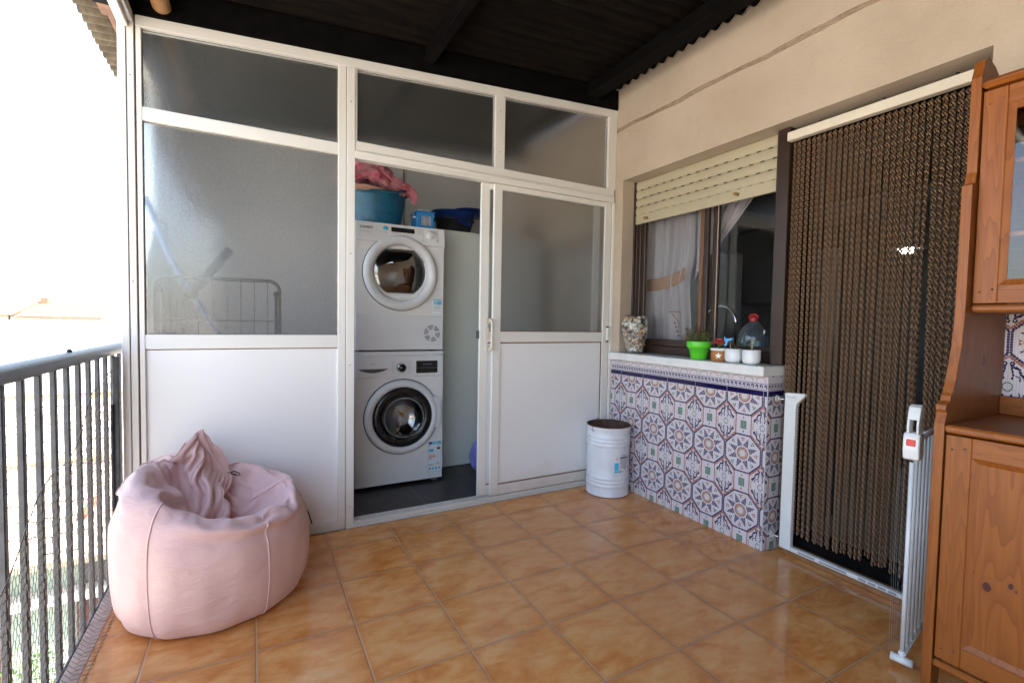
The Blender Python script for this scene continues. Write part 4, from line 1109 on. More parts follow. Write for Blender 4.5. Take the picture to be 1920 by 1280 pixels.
# ------------------------------------------------------------ balcony railing and wire netting
rl = thing('balcony_railing', 'grey metal balcony railing with round handrail and upright bars', 'railing', (.45, -1, 0))
m = MB(); m.tube([(.45, -5.9, .992), (.45, -3, .992), (.45, .30, .992)], .026, 24); m.build('handrail', 'plast', rl)
m = MB(); m.box((.446, -5.9, -.10), (.466, .30, -.055), .002); m.box((.462, -5.9, -.055), (.4685, .30, -.004), .001); m.build('bottom_rail', 'plast', rl)
for k in range(24):
    y = .187-.1228*k
    if y < -3.2: break
    m = MB(); m.box((.446, y-.010, -.054), (.4615, y+.010, .972), .0025); m.build('bar', 'plast', rl)
m = MB(); m.box((.472, -.045, 0), (.496, -.012, .968), .003); m.build('end_post', 'plast', rl)
m = MB(); m.lathe([(.008, 0), (.008, .006), (.005, .010), (0, .011)], (.45, -.50, 1.017), 10); m.tube([(.45, -.50, 1.024), (.455, -.47, 1.022)], .0015, 5); m.build('bolt', 'gap', rl)
m = MB()
hx, hz = .0235, .0200
rr = random.Random(2)
def net(y, z):
    """netting sheet: hangs inside the bars, then folds onto the kerb"""
    j = .0022
    if z > .03: return (.4735+.004*sin(y*9)+.003*sin(z*11), y+j*sin(z*61+y*17), z+j*sin(y*71))
    d = .03-z; return (.474+min(d, .006)*.5+max(0, d-.0)*.98, y+j*sin(z*51), max(.004, .03-d*1.4)+.0008)
topz = lambda y: .40+.52*max(0, min(1, (y+1.35)/1.25))+.03*sin(y*13)
for a in range(-95, 2):
    for b in range(-4, 60):
        y = a*hx; z = b*hz*1.5*.86+.0; y2 = y+(hx/2 if b % 2 else 0)
        if y2 > -.02 or y2 < -2.2 or z > topz(y2) or z < -.035: continue
        q = hx/2; hz2 = hz*.86
        p0 = net(y2-q, z); p1 = net(y2, z+hz2*.5); p2 = net(y2+q, z); p3 = net(y2-q, z-hz2)
        for (s_, e) in ((p0, p1), (p1, p2), (p3, p0)):
            m.tube([s_, e], .00065 if s_ is not p3 else .0010, 3, caps=False)
for off in (0, .004):
    m.tube([net(-2.2+2.18*i/60, topz(-2.2+2.18*i/60)+off) for i in range(61)], .0010, 4)
m.tube([net(-2.2+2.18*i/60, -.036) for i in range(61)], .0012, 4)
tag(m.build('wire_netting', 'wire'), 'hexagonal wire netting tied along the inside of the railing bars', 'wire netting')
m = MB(); m.tube([(.472, -.052, .0), (.4725, -.054, .76)], .005, 8)
tag(m.build('netting_stake', 'plast'), 'thin upright stake holding the netting beside the corner post', 'stake')

# ------------------------------------------------------------ bean bag
BC = Vector((.862, -.395, 0))
bb = thing('bean_bag', 'slumped pale pink bean bag chair with gathered top in the corner', 'bean bag', tuple(BC))
def ang(t, c): 
    d = (t-c+pi) % (2*pi)-pi; return d
def bumpa(t, c, w): return math.exp(-(ang(t, c)/w)**2)
D = radians
SEAM = [D(-120), D(-57), D(3), D(63), D(123), D(183)]
# cloth grid of the sunk top: differences along rows and columns, in half millimetres
BAGTOP = [[1717,-2,-8,-7,-14,-13,-18,-22,-22,-27,-29,-29,-34,-35,-36,-38,-40,-41,-40,-43,-43,-44,-44,-44,-44,-44,-43,-43,-42,-41,-40,-38,-37,-38,-34,-32,-31,-28,
-28,-24,-16,-13,-11,-10,-7,-5,-5,-4,-1,0,0,4,3,6,9,10,12,16,19,28,27,32,34,34,38,37,42,41,43,44,45,45,46,46,46,47,45,45,44,44,41,40,39,38,34,33,30,27,25,
22,21,16,12,11,7,4,-10,0,7,1,-5,-7,5,3,1,3,-1,-3,1,1,0,-1,0,1,0,2,0,2,0,0,1,0,1,1,1,0,0,-2,0,4,1,0,1,-1,2,-1,0,2,1,3,1,-2,3,0,1,0,-1,-1,1,-1,-3,-2,-2,-3,
0,-2,2,-1,-1,1,-1,1,-2,0,-1,0,0,0,-1,0,0,-1,0,0,0,-2,1,0,1,-2,-1,0,-1,1,1,-2,-1,-1,0,1,-1,-2,-13,-3,-2,5,12,2,-12,-4,1,5,6,3,3,1,1,0,1,-1,-3,-2,0,-1,1,
1,-1,2,0,0,0,1,-1,2,0,0,0,1,0,1,1,3,-2,1,3,0,0,1,-4,0,-3,-2,0,-3,0,0,1,0,1,-1,1,1,1,1,0,0,0,-1,-1,-1,0,-1,-1,-1,0,-1,0,-1,0,-1,-1,0,-3,0,-1,2,3,-5,-3,-3,
5,4,-8,4,2,-8,3,2,-9,-1,-4,-4,4,10,8,1,-10,-9,-4,0,-1,1,2,4,7,0,1,1,1,2,1,0,2,-1,0,0,2,0,0,4,3,-1,0,-1,-1,0,1,-2,0,-1,1,1,2,1,3,0,0,-1,0,-2,2,0,0,-1,-2,
0,1,-1,-2,-1,0,0,-2,-1,-1,0,-1,0,-1,0,0,-1,-2,0,0,-5,0,0,0,-2,-2,1,0,-2,4,-2,-4,4,1,-6,3,1,-4,5,-10,2,2,-5,-9,-3,9,11,12,1,-5,-5,-5,-2,9,-3,-5,2,2,2,3,
-1,-1,0,0,1,0,0,2,0,-1,-5,4,0,-1,-2,-3,-4,-5,1,5,1,-1,0,-1,2,0,3,2,3,-2,-1,6,2,-1,-1,-1,-2,-4,1,4,2,1,0,0,1,-3,-1,0,-2,0,0,0,0,1,-1,-1,3,-4,-3,0,2,2,1,
-8,1,-2,3,-3,-3,9,-7,-2,8,-5,-6,-12,-3,3,5,2,-7,-12,-2,8,14,14,2,1,0,-7,2,1,-1,-1,-1,-2,-2,0,0,-1,-1,0,-1,-4,-2,0,-2,-7,-3,-2,-1,1,1,2,4,2,1,-1,0,-1,-1,
0,-2,1,0,2,5,2,-2,1,3,2,2,5,3,0,0,-1,-1,1,0,2,-4,-2,0,0,-2,0,1,0,1,1,3,2,1,-1,-1,0,-1,9,3,0,1,-1,-8,-17,10,-6,-6,1,-6,-11,-4,-7,-2,6,1,2,-4,-9,4,8,4,10,
9,0,-2,-6,-3,-1,2,-1,0,0,-1,0,-2,-2,-1,-3,-1,-1,0,-2,1,1,3,2,2,1,2,-1,-2,0,-1,0,-1,-2,-1,0,-3,3,7,0,6,6,3,1,3,4,-1,-3,-3,-1,0,0,1,0,2,-5,-3,0,-1,-2,0,1,
1,-1,0,2,3,3,0,0,-2,0,3,2,-2,-3,-3,2,-13,-14,-2,0,7,-23,1,-2,-1,0,11,-4,-3,-1,-6,0,4,-2,3,6,7,6,-1,-2,-3,-1,0,-1,1,0,1,1,0,1,0,1,0,1,0,0,-1,-1,0,0,0,-2,
-1,-2,0,0,-1,-1,1,2,7,9,5,0,3,-1,0,2,5,-1,0,-2,0,-1,-2,-1,-1,0,0,-2,-3,-1,-2,-4,0,1,0,-4,0,-6,-1,3,5,-2,0,-3,-1,4,-9,-5,4,-1,-2,15,-12,-5,-4,-19,20,7,-9,
-11,-4,23,6,-7,-11,-9,11,-10,-12,-2,2,6,7,6,-3,-1,0,1,0,0,0,-1,0,1,1,-2,1,0,1,0,1,0,-1,2,-2,-1,-2,-2,-1,-4,-1,6,8,5,8,4,0,-1,-1,2,0,0,5,2,-1,0,-1,0,-1,
-3,-4,-2,1,3,-6,-4,-6,3,1,-1,0,-3,-2,-2,1,-1,-1,-5,-1,-2,2,1,-8,-1,3,1,11,6,11,2,-16,6,-14,15,8,1,-7,-20,11,13,5,-3,-8,0,-2,-9,-12,-4,1,4,6,1,-1,-1,1,1,
0,1,1,-2,-2,2,0,0,1,1,-2,1,2,0,-1,-2,-3,-4,-4,4,8,9,3,4,2,0,0,0,-1,-1,1,3,3,2,1,-2,-4,2,0,-2,-2,-1,-2,1,-4,-2,-3,2,-1,-2,-2,4,-9,6,1,-7,-5,-2,-1,0,2,0,
1,-7,-4,7,-3,-1,2,14,13,-14,10,-7,0,3,2,-1,-16,6,4,4,1,12,5,-1,2,-7,-6,-6,-2,1,1,1,2,0,1,-2,-2,0,1,1,0,2,0,0,1,2,0,-2,-5,-7,-3,2,7,10,8,1,0,1,-2,-1,0,1,
1,1,1,5,1,0,1,2,-6,-1,-7,-8,-2,0,7,0,0,0,-1,-3,2,-5,1,2,6,-6,1,0,-12,1,-1,2,-3,-6,8,6,-13,4,4,-14,4,-6,2,-20,-6,-3,0,2,3,0,3,-2,-5,0,3,6,6,6,7,5,2,-1,-2,
-1,-1,-2,-4,-2,0,-1,1,1,1,-1,5,0,-1,0,-1,-4,-6,-5,-2,2,5,7,9,5,2,-3,3,0,0,0,0,-1,1,-1,3,5,-1,-8,3,3,0,-3,-16,-10,3,4,2,5,0,1,2,-7,-3,4,0,-10,3,3,1,4,7,
-11,-10,-1,-2,-3,3,-2,10,0,-14,-1,9,-9,6,-27,2,-3,1,2,6,-4,7,-9,3,2,-1,-6,1,2,1,5,4,0,2,0,1,1,-1,0,-2,2,-1,2,6,3,-3,-2,-2,-4,-3,-4,1,2,4,4,4,9,5,1,-3,3,
1,0,-1,-1,0,1,-2,2,6,0,-4,-1,-9,8,8,-9,-20,3,2,2,-2,2,4,-1,-13,6,-1,-1,0,1,0,2,-3,-11,0,3,4,-2,-3,3,-8,-2,1,2,-4,5,5,-6,-6,-23,-3,-1,16,3,-14,3,-5,-4,2,
1,3,-5,1,9,3,-7,0,2,0,2,0,1,2,0,2,1,3,-1,-5,-1,-2,-1,0,0,1,2,2,5,3,4,14,0,-1,-1,2,1,-2,-1,1,-2,-2,1,2,4,3,-3,-6,-9,-1,2,11,-5,-7,-2,0,-5,-2,0,9,1,-11,-4,
2,1,-2,8,0,3,-3,-12,1,10,-9,-4,-2,-1,1,10,-10,1,11,-9,0,1,-5,-15,-13,-1,4,5,-2,2,-7,4,8,1,-3,3,-11,1,4,1,-2,2,2,4,1,-1,-1,0,-1,0,-1,1,-1,0,1,2,0,1,1,1,
2,3,5,9,7,-2,-2,0,1,-1,-1,1,0,0,-3,0,2,3,0,-4,-5,-2,-1,-1,3,1,-1,-5,-5,0,-2,2,7,-3,-4,-5,0,3,0,3,3,-3,-2,-8,-1,6,0,-7,-5,-1,0,3,1,-3,8,-5,1,18,4,-13,-10,
-5,0,2,0,1,0,8,-5,-1,1,9,1,-11,2,2,0,0,3,4,1,0,0,7,-1,-2,0,4,3,-2,-3,-1,4,6,3,-1,-3,-1,5,5,3,-1,-3,0,0,0,2,-2,1,-1,-1,0,4,5,-7,-6,-6,3,0,-1,1,2,0,-4,-3,
-2,-3,0,0,3,1,-7,-1,-1,5,1,-2,-3,-2,1,5,-5,-6,0,-1,-1,-1,0,11,-12,4,1,-3,-1,6,-19,-5,-3,-2,3,8,-4,7,-7,-8,0,2,4,4,4,-3,8,6,-1,4,-7,1,3,1,-4,3,2,0,-4,4,
4,1,0,10,0,-6,-2,2,1,4,2,0,2,-1,0,-1,-1,-1,0,-1,-2,3,0,6,-4,-13,-2,4,3,-2,-1,1,3,2,-5,-3,-3,-2,-3,0,4,5,-7,-1,-3,-3,-1,-2,4,-2,1,1,-2,-2,-2,4,-5,5,-1,-3,
-1,0,2,-2,0,-1,-22,-1,-6,-1,2,5,7,-8,-2,1,1,3,-2,2,-4,-2,6,8,1,-3,0,1,2,0,-2,0,10,1,-3,-4,9,7,1,-3,-8,-1,3,5,7,2,-1,-2,4,3,-1,-2,-7,2,2,0,-2,4,6,-9,2,-1,
-4,3,-3,-2,-1,0,2,6,-6,-4,-1,-3,-4,-1,2,10,-6,-4,5,1,-4,-11,-2,0,3,0,0,1,-3,2,-7,7,-3,-4,4,-2,4,-4,-2,-1,-23,0,-3,-3,-1,0,2,1,8,3,-1,-9,1,4,4,-4,5,-3,1,
2,1,3,-1,1,0,1,1,4,1,-1,-6,12,10,-10,-3,0,1,7,5,0,-1,-3,6,3,-1,-7,4,0,-7,1,5,7,3,-8,-3,2,-3,0,-1,-2,-1,-1,1,0,1,-3,-1,-2,-5,-2,0,7,-1,-4,-1,-2,-11,2,1,
-1,4,0,-1,5,-8,0,-4,2,0,-1,7,-4,8,-12,-4,2,-23,2,-6,-3,-1,1,-2,2,7,5,-6,-1,5,2,-3,-1,-3,5,2,6,2,-3,-1,1,1,0,-5,3,7,2,-4,-7,6,7,2,4,0,4,2,2,3,1,-2,-3,1,
1,2,-4,1,-7,10,6,-1,-3,-6,-4,2,-1,0,0,-1,-3,2,3,-1,-2,-1,-2,-4,-7,0,5,4,-6,-2,-5,-8,3,-1,1,4,-1,-3,-7,5,2,-3,-1,1,5,-3,-4,-1,-3,5,-1,-25,-1,0,-4,0,10,-9,
-1,1,-1,5,7,-5,-3,1,2,-3,3,4,1,3,2,0,1,4,1,-5,-4,8,5,2,-6,-9,11,7,0,3,3,2,4,3,0,-1,-9,6,3,2,2,-5,-6,4,0,1,10,-10,-4,-1,-2,4,0,-3,-4,-1,18,-8,-5,2,2,-3,
-16,-4,3,8,-6,-3,-10,0,0,-2,0,5,0,-8,-2,5,1,-2,-2,0,0,-2,-3,4,6,-3,-4,-29,4,-3,-3,2,2,2,-2,-2,-2,3,0,-1,4,7,6,-7,-6,1,2,1,4,3,2,7,0,0,-1,-7,15,3,3,-3,-9,
9,6,5,-3,2,0,1,1,4,-1,0,-4,4,-14,-13,15,-1,-4,1,8,14,4,-10,-6,-2,0,-3,-2,-4,12,3,-6,-8,3,1,-14,-5,0,2,1,-4,-12,6,-1,-4,1,6,-2,-9,0,6,0,1,-4,-2,0,0,1,-2,
2,1,-3,-30,3,2,1,0,-1,13,-9,-2,-2,-4,0,-1,2,5,3,-1,-4,6,-4,2,6,4,-2,1,5,6,-2,-2,6,5,-4,-1,6,-2,14,4,0,-5,-1,-3,6,4,2,-5,3,-20,-13,15,15,1,-1,-4,-4,-3,11,
8,-10,-12,4,-1,0,5,2,2,-3,-7,-8,3,2,-17,-2,3,4,-11,-1,5,-7,-1,1,3,-2,-4,0,3,-2,5,-7,-3,-1,1,3,1,-2,-3,-3,-30,5,22,6,-22,-5,11,8,-17,-5,1,-1,8,5,-8,-2,11,
-1,-5,-2,1,2,9,0,-6,7,3,4,3,-14,8,6,9,-1,5,10,4,-1,-5,1,-2,-4,-3,14,1,-16,-20,12,9,-1,6,-6,-15,-9,-3,6,18,15,-2,-8,0,-3,3,-1,7,-1,1,-13,-7,16,-15,-13,2,
7,0,-10,0,0,-5,-3,1,-1,0,0,1,-7,-4,1,1,-1,-1,1,0,0,-2,1,-29,18,16,-21,16,-5,-21,3,7,1,-7,8,-2,-5,-2,-1,3,6,-3,-3,-2,0,18,4,-5,-7,12,9,3,-9,-7,10,13,3,7,
4,0,-1,0,-1,2,-2,-2,-1,-1,-9,2,7,-2,-16,-1,-2,15,-3,-11,-14,-6,13,18,-5,2,-1,1,-4,11,2,1,-3,-13,4,1,-13,-2,1,-4,-6,0,1,0,-7,-2,0,2,-4,0,-7,-2,0,1,0,-1,
0,1,0,-5,2,-25,14,-7,-4,-5,1,-4,0,1,3,0,-2,-1,14,7,-1,-9,4,6,-3,-2,2,8,1,2,-2,-5,0,12,5,1,-8,-7,13,22,2,0,-2,1,-3,5,2,-1,-5,-19,14,0,-10,9,-16,-5,12,3,
8,4,-6,-17,-19,2,15,2,-10,-3,-5,3,22,1,-13,7,-2,-6,4,-3,-14,-16,14,0,-9,1,3,0,-6,6,-1,-4,-7,1,1,-1,1,-1,-1,-1,-1,-1,0,-26,1,-1,10,-13,-3,8,-3,-1,1,1,-3,
4,1,1,2,2,-3,7,8,9,0,-4,2,3,1,-8,7,-7,6,1,7,2,15,4,-1,1,0,2,-2,-6,7,0,-2,-6,-3,-2,-7,-2,17,-5,-3,-14,-1,13,8,2,-10,-6,-4,-1,-1,-14,-7,3,1,8,15,7,-11,-3,
9,-4,-28,-3,18,-6,-8,-3,3,-1,-11,5,1,-4,-3,8,-4,-4,0,1,-3,-1,-1,0,1,-25,-4,-4,2,-1,1,1,4,1,2,12,2,-5,-14,-1,3,4,4,5,15,-6,10,-11,1,2,1,0,-2,10,4,5,2,5,
2,7,0,-1,0,2,1,-6,-3,-20,14,7,-4,6,-1,-15,11,-1,-9,-2,-7,-20,5,18,11,-11,0,-2,-9,-9,9,6,3,-3,10,-5,-9,13,2,-5,-11,-9,-2,3,14,-17,-2,-5,-8,3,4,-11,10,0,
11,-17,-4,2,-2,-1,-2,1,4,-30,-3,4,-4,6,5,-8,-2,-1,7,0,-2,1,-3,3,5,1,7,-2,8,1,-4,1,2,0,9,1,-4,-8,22,-3,-4,23,2,0,0,-1,-1,-1,6,-7,-16,-9,-5,24,0,5,1,-4,-21,
1,11,12,-5,2,-14,-16,6,17,2,-14,-11,8,6,3,1,2,-9,4,12,-2,-3,-8,3,1,-1,-5,-8,-6,-4,-8,5,3,-4,-11,4,16,4,-9,-12,3,-10,-2,-1,1,3,-26,-6,-1,9,12,-10,9,-8,-8,
-5,1,6,-2,3,3,0,9,-3,13,-4,8,-9,-9,7,3,-4,8,11,3,-1,1,3,6,8,-1,3,0,-1,-1,3,-5,-17,15,-12,1,2,10,-4,-9,7,-5,-8,2,14,6,1,-4,-9,-1,-9,-10,13,6,1,0,-8,-13,
10,3,2,6,-3,-5,4,2,-5,-21,-6,13,3,7,-4,2,15,-6,-16,-3,1,-3,-11,0,-5,-9,1,6,7,-29,4,-5,11,-6,11,9,6,-3,-12,-12,-4,2,8,-3,10,-8,9,-11,-4,8,1,-4,0,17,15,6,
-1,-2,-22,9,23,4,-5,-2,8,1,-1,-2,-1,-1,-2,10,-5,-14,11,-6,-3,8,-16,8,5,-1,-3,-1,1,4,1,-8,-1,6,3,0,-2,-12,-9,9,6,-1,-15,10,1,-11,4,11,1,6,-1,-12,-5,2,5,
1,11,6,-10,-25,-4,7,-11,-3,7,-12,-2,7,-1,-30,1,7,-8,-1,1,4,17,7,-1,-3,-7,-5,-5,0,1,3,-4,-6,-2,6,6,11,5,19,-13,-7,14,5,6,3,6,-3,2,0,-4,2,-1,-4,3,1,3,-1,
-4,1,0,-4,-1,-2,-4,-6,-6,6,12,8,4,0,-3,-5,-1,1,-4,-4,0,5,-3,-16,-10,3,14,-1,-4,-3,12,0,0,4,-4,-5,-6,1,14,-8,-4,8,-3,-24,-10,8,-3,-11,8,-1,-9,-1,2,-16,-4,
-8,-1,2,1,-7,3,6,5,1,-4,2,-3,6,-8,2,1,0,1,17,1,-2,18,-11,0,1,-16,22,13,9,-4,-1,0,1,-5,3,-2,0,-7,3,5,-13,13,-18,-10,7,16,-14,9,-17,3,1,-5,9,14,0,-11,3,5,
3,1,-5,-9,-9,-5,17,1,-3,1,-7,1,2,4,3,-3,-13,-7,23,-5,-6,2,1,-2,-2,-12,-6,-8,9,3,-12,1,10,-10,-7,5,-21,-9,3,-3,0,4,-1,0,6,8,4,-2,-8,-3,-4,0,6,-6,2,12,-13,
4,1,-4,5,17,-5,-6,6,25,14,-4,-4,3,0,-11,-1,2,5,-13,9,-1,-3,6,1,-5,-4,9,-2,-17,8,4,-11,0,-9,1,17,4,-21,-1,9,-9,-11,-3,3,7,3,7,-7,-8,10,6,5,-6,7,0,-4,-9,
5,10,-7,-3,3,-5,-7,-3,0,-13,8,19,-12,-21,5,2,2,6,-26,-7,-1,1,9,-1,7,-11,-1,2,6,14,-1,-6,-3,-5,-6,-2,1,-1,6,22,-10,-15,3,14,8,19,3,4,8,3,-5,-5,-2,2,-6,-1,
2,2,-6,7,0,-21,15,6,1,-8,0,6,-2,-3,4,-5,0,-4,-15,13,-3,-10,-2,-2,10,10,-4,-6,-7,-5,1,-1,0,7,10,-3,4,-4,0,-3,-2,0,4,-2,-3,-6,-3,4,-2,-12,-9,13,3,-8,-7,8,
8,0,-2,-11,-9,-3,-3,6,1,-4,-5,14,14,-7,4,4,-5,-2,-3,5,-2,-5,7,-4,2,6,16,-12,13,15,-5,-11,4,9,-6,-11,3,-2,0,4,6,-4,5,-5,-6,-2,10,8,-4,-11,3,2,3,-2,-2,1,
2,-1,1,-15,4,1,-8,17,6,-7,-11,6,2,-14,-15,9,-2,-5,3,13,3,-5,-3,4,-1,-2,2,-15,-10,-1,7,7,2,-4,-12,2,13,5,-1,7,12,1,17,3,-4,0,-17,-10,14,-2,-3,-10,-8,5,2,
11,11,4,4,5,5,-6,-21,12,11,-1,0,5,5,-4,3,-11,-6,8,8,-14,-13,-6,16,1,-5,14,-5,1,3,-1,-14,4,6,9,-1,-6,2,-1,-3,-3,-5,4,11,3,-4,0,-2,-12,5,-5,4,6,-3,-17,-5,
2,-10,-4,11,11,-5,-3,-2,5,0,0,2,7,-15,-23,6,14,7,-1,-13,-8,27,23,0,-8,-2,-2,13,0,3,8,2,-7,-15,8,15,0,-8,-5,3,6,-5,6,2,-1,-1,0,2,-7,1,6,-8,14,2,-4,2,-3,
0,-6,3,1,-19,-1,8,-1,5,-4,4,-4,-5,-2,-13,-15,0,18,18,3,1,-1,-6,-13,3,1,0,11,9,1,-5,-5,-1,-3,6,5,-7,-8,-5,-1,-1,-1,1,-2,-13,5,15,-3,-4,-1,0,-1,-14,-7,-7,
5,9,25,1,-10,-2,17,17,-3,-16,0,7,3,11,-5,1,5,-9,7,-6,-4,7,6,4,-10,-1,5,4,-5,2,5,2,-11,11,5,-3,0,-5,1,-6,7,5,0,-12,0,-1,10,-18,0,13,-1,-9,-8,5,3,1,-2,-9,
-16,3,19,7,-1,-4,0,-1,-11,-1,5,14,1,-3,-5,0,6,4,-1,-4,-3,-7,-3,8,-5,-12,-1,-6,-7,13,10,-6,-4,-2,-3,0,-5,-4,-7,5,17,26,-1,-10,0,12,10,-12,-13,13,4,5,-8,
7,-7,4,-11,3,2,-1,12,3,-1,1,-9,-9,0,8,10,2,4,2,-1,-3,-4,8,-6,-5,-15,-11,5,0,2,12,3,-5,0,-17,-3,10,3,-5,-6,12,11,2,-8,-1,2,-1,3,0,-4,-1,6,-9,4,3,-4,1,-2,
-1,2,8,-5,-2,11,-4,-15,2,-7,-3,0,0,-7,3,14,-15,-6,-1,4,3,0,12,16,-6,-16,12,21,-14,-11,2,16,7,-18,26,-4,-10,-1,3,0,-5,10,-1,0,-1,0,-6,-3,3,-2,11,9,4,-5,
-1,-8,2,-5,9,3,-3,2,1,-2,-24,-25,-4,-2,1,15,9,2,-15,-2,16,9,3,1,-4,14,9,-3,-4,-5,-1,0,5,-7,-7,1,2,1,-7,-11,8,11,1,5,-3,-17,-7,11,16,-8,-2,3,-11,-4,11,-6,
-9,6,11,-20,-7,3,9,1,-2,10,22,-11,-14,12,16,-18,-8,8,15,6,26,0,-8,6,-10,-2,4,2,-3,5,-3,-15,9,9,-3,2,-8,2,12,6,-3,-4,-15,0,-1,-15,-5,16,11,9,-6,-7,-2,-2,
-10,-18,2,24,14,-10,-26,4,27,8,-11,-5,18,6,-13,-2,1,-1,2,5,-11,-4,3,-1,-4,-1,-4,13,1,-1,-16,-4,4,3,5,7,-7,6,0,-13,6,2,-10,-3,6,-1,-12,-2,17,10,-6,-1,10,
11,-10,-4,7,5,-10,-10,-7,16,14,14,2,-10,-3,1,-1,1,-2,-7,1,-1,-6,6,16,2,4,-6,-9,8,5,-2,-1,-5,-18,1,3,-8,-3,8,14,1,6,0,-2,-5,-9,-16,15,10,-9,-5,-2,6,3,-6,
6,14,-1,-8,-4,1,-1,4,-3,-8,-1,4,3,1,-5,0,-4,-12,2,11,9,5,2,4,-3,-7,7,-12,-5,5,-12,-7,6,17,-12,-9,6,20,-7,-5,-2,9,-1,-11,-7,17,3,-10,5,-3,2,8,7,4,2,-4,-2,
-3,1,0,10,5,4,-3,-5,7,1,4,-7,-11,0,5,1,0,-4,6,3,-1,-6,-5,4,6,-6,1,-1,0,0,-8,-19,11,3,-5,-12,17,18,-4,-4,1,5,-8,-10,-1,0,7,9,-5,-13,-6,-3,-2,7,-2,-8,5,10,
5,4,1,0,-2,-3,-2,0,6,-10,1,0,-7,-5,10,3,-3,-2,6,5,-7,-4,6,9,-7,-2,-4,0,0,-2,-8,-19,-1,5,9,5,5,-1,-3,6,7,1,7,5,4,2,-1,-1,-2,-4,-6,-4,-1,3,4,1,-9,-6,-10,
-9,-8,-4,1,0,3,6,2,5,7,2,-5,14,12,3,-10,-2,4,-12,-5,8,10,-4,-15,-9,-3,2,2,3,-9,2,10,-6,-9,0,0,-1,0,-5,-2,0,2,0,2,4,7,4,4,14,1,-7,-6,13,4,-6,-4,10,-1,-7,
-10,-1,-1,-6,-7,-1,4,-4,5,-20,-1,2,3,3,4,3,3,1,1,0,2,1,1,0,1,1,-1,0,-1,1,1,1,2,1,0,0,0,-1,0,0,1,1,1,2,0,2,1,3,-2,3,2,1,-1,-1,1,-2,0,1,3,-1,-2,-1,-1,-1,
1,1,-3,-1,2,-1,-2,-1,-1,-1,-2,-1,-1,-1,-1,-1,-1,1,0,0,0,1,-1,-2,-4,-1,-3,-3,-2,0,-1,-2,-2,-1,1,-1,-1,0,-1,0,0,-11,2,0,1,1,0,2,0,1,1,1,-1,1,0,0,0,0,1,2,
1,1,1,1,1,1,2,1,0,1,1,1,1,0,2,1,1,1,1,1,1,1,0,0,0,1,0,0,-1,1,0,0,0,-1,0,0,-1,0,0,0,-1,-1,-1,-1,-1,-1,-1,-1,-2,-1,0,-1,-1,-2,0,-1,0,0,-1,-2,-1,-2,-1,-2,
-2,-2,-2,-1,0,0,0,0,1,-1,1,-1,-1],
[1000,46,46,45,44,44,42,41,40,36,36,34,31,28,27,25,21,18,19,12,12,6,5,3,1,-4,-6,-10,-10,-15,-16,-20,-20,-22,-26,-28,
-29,-32,-31,-35,-36,-37,-39,-39,-40,-41,-42,-42,-42,-42,-43,-42,-42,-42,-40,-40,-40,-38,-36,-34,-35,-30,-29,-29,-24,-25,-18,-17,-17,-12,-9,-7,-2,-2,4,4,
10,11,17,16,22,24,25,28,33,33,35,39,39,41,42,44,45,45,45,47,2,0,-1,1,-2,-3,1,0,1,2,-2,-2,0,0,-1,-2,-3,0,-3,2,1,7,-6,-4,-3,5,1,1,-1,1,1,4,0,-3,0,1,-2,3,
-3,2,1,0,1,0,1,1,1,1,0,0,0,1,1,1,0,0,1,0,0,-1,2,-1,-1,3,-1,2,-3,-1,2,0,0,0,-2,3,-2,2,-1,1,-4,4,-2,-1,0,0,0,0,1,-2,0,0,0,0,-1,0,1,-1,0,-1,0,-1,4,0,-5,-3,
-2,2,4,4,2,3,1,3,2,-5,-5,-5,-7,-11,5,2,2,1,2,1,-2,-1,5,1,-1,0,0,0,1,-1,1,-1,0,0,1,1,0,1,1,1,0,1,0,-1,-1,0,0,1,1,2,1,1,2,1,3,-1,0,-1,0,-1,-1,1,1,1,2,1,-1,
-4,-3,2,1,-1,3,-1,0,-2,-4,3,2,1,-4,-3,2,-2,-1,1,-1,-1,0,-1,0,0,-1,3,4,0,-7,-6,-4,-2,-1,-1,0,-2,3,0,-3,0,3,9,-1,0,1,-4,-3,0,4,0,2,-7,-2,2,2,2,3,0,2,1,0,
2,0,0,0,-1,1,-1,2,1,4,6,3,1,1,0,0,-1,-1,-1,-1,-1,0,1,-1,-1,-2,0,-1,1,1,2,0,0,2,2,-2,2,1,-3,0,2,0,-1,-4,0,-3,1,1,-3,-2,1,-2,-1,0,-1,0,1,0,-1,-2,0,1,5,9,
1,-6,-6,-4,-2,5,-15,-7,3,5,6,6,-8,-2,0,0,-1,3,6,-7,1,-1,14,-3,2,2,1,2,2,-1,1,0,-1,0,-1,-1,-1,-3,-1,-2,-2,-1,1,10,1,-1,0,-1,-2,-3,2,2,3,0,-1,0,2,-3,-1,-1,
-5,-3,-2,0,-1,-1,6,5,-9,6,7,0,-1,-3,-7,7,1,1,-2,2,3,-6,-1,1,-2,-1,1,2,-1,0,1,1,-2,-3,0,1,8,12,4,1,-1,-6,5,-5,-6,-1,-2,-8,0,4,3,0,3,1,-3,9,4,-1,-4,3,0,-1,
-2,-3,-3,-2,-3,-2,-2,-2,-1,0,1,1,0,0,0,-2,-3,1,1,0,0,1,3,6,4,1,-1,-1,-1,0,0,7,-7,-2,-3,3,-9,-4,-2,0,-5,-2,1,-2,1,2,1,3,7,-8,-3,0,1,2,3,6,-2,2,1,2,0,1,0,
0,0,-1,-1,1,0,-2,-1,3,2,8,9,5,5,-2,-6,-2,3,2,0,1,0,2,-1,-1,-3,-1,0,-3,-5,1,-4,-4,-4,-4,-2,0,0,0,0,1,1,0,0,1,1,0,3,3,1,-6,2,4,3,3,1,1,-2,-3,1,0,0,3,3,-5,
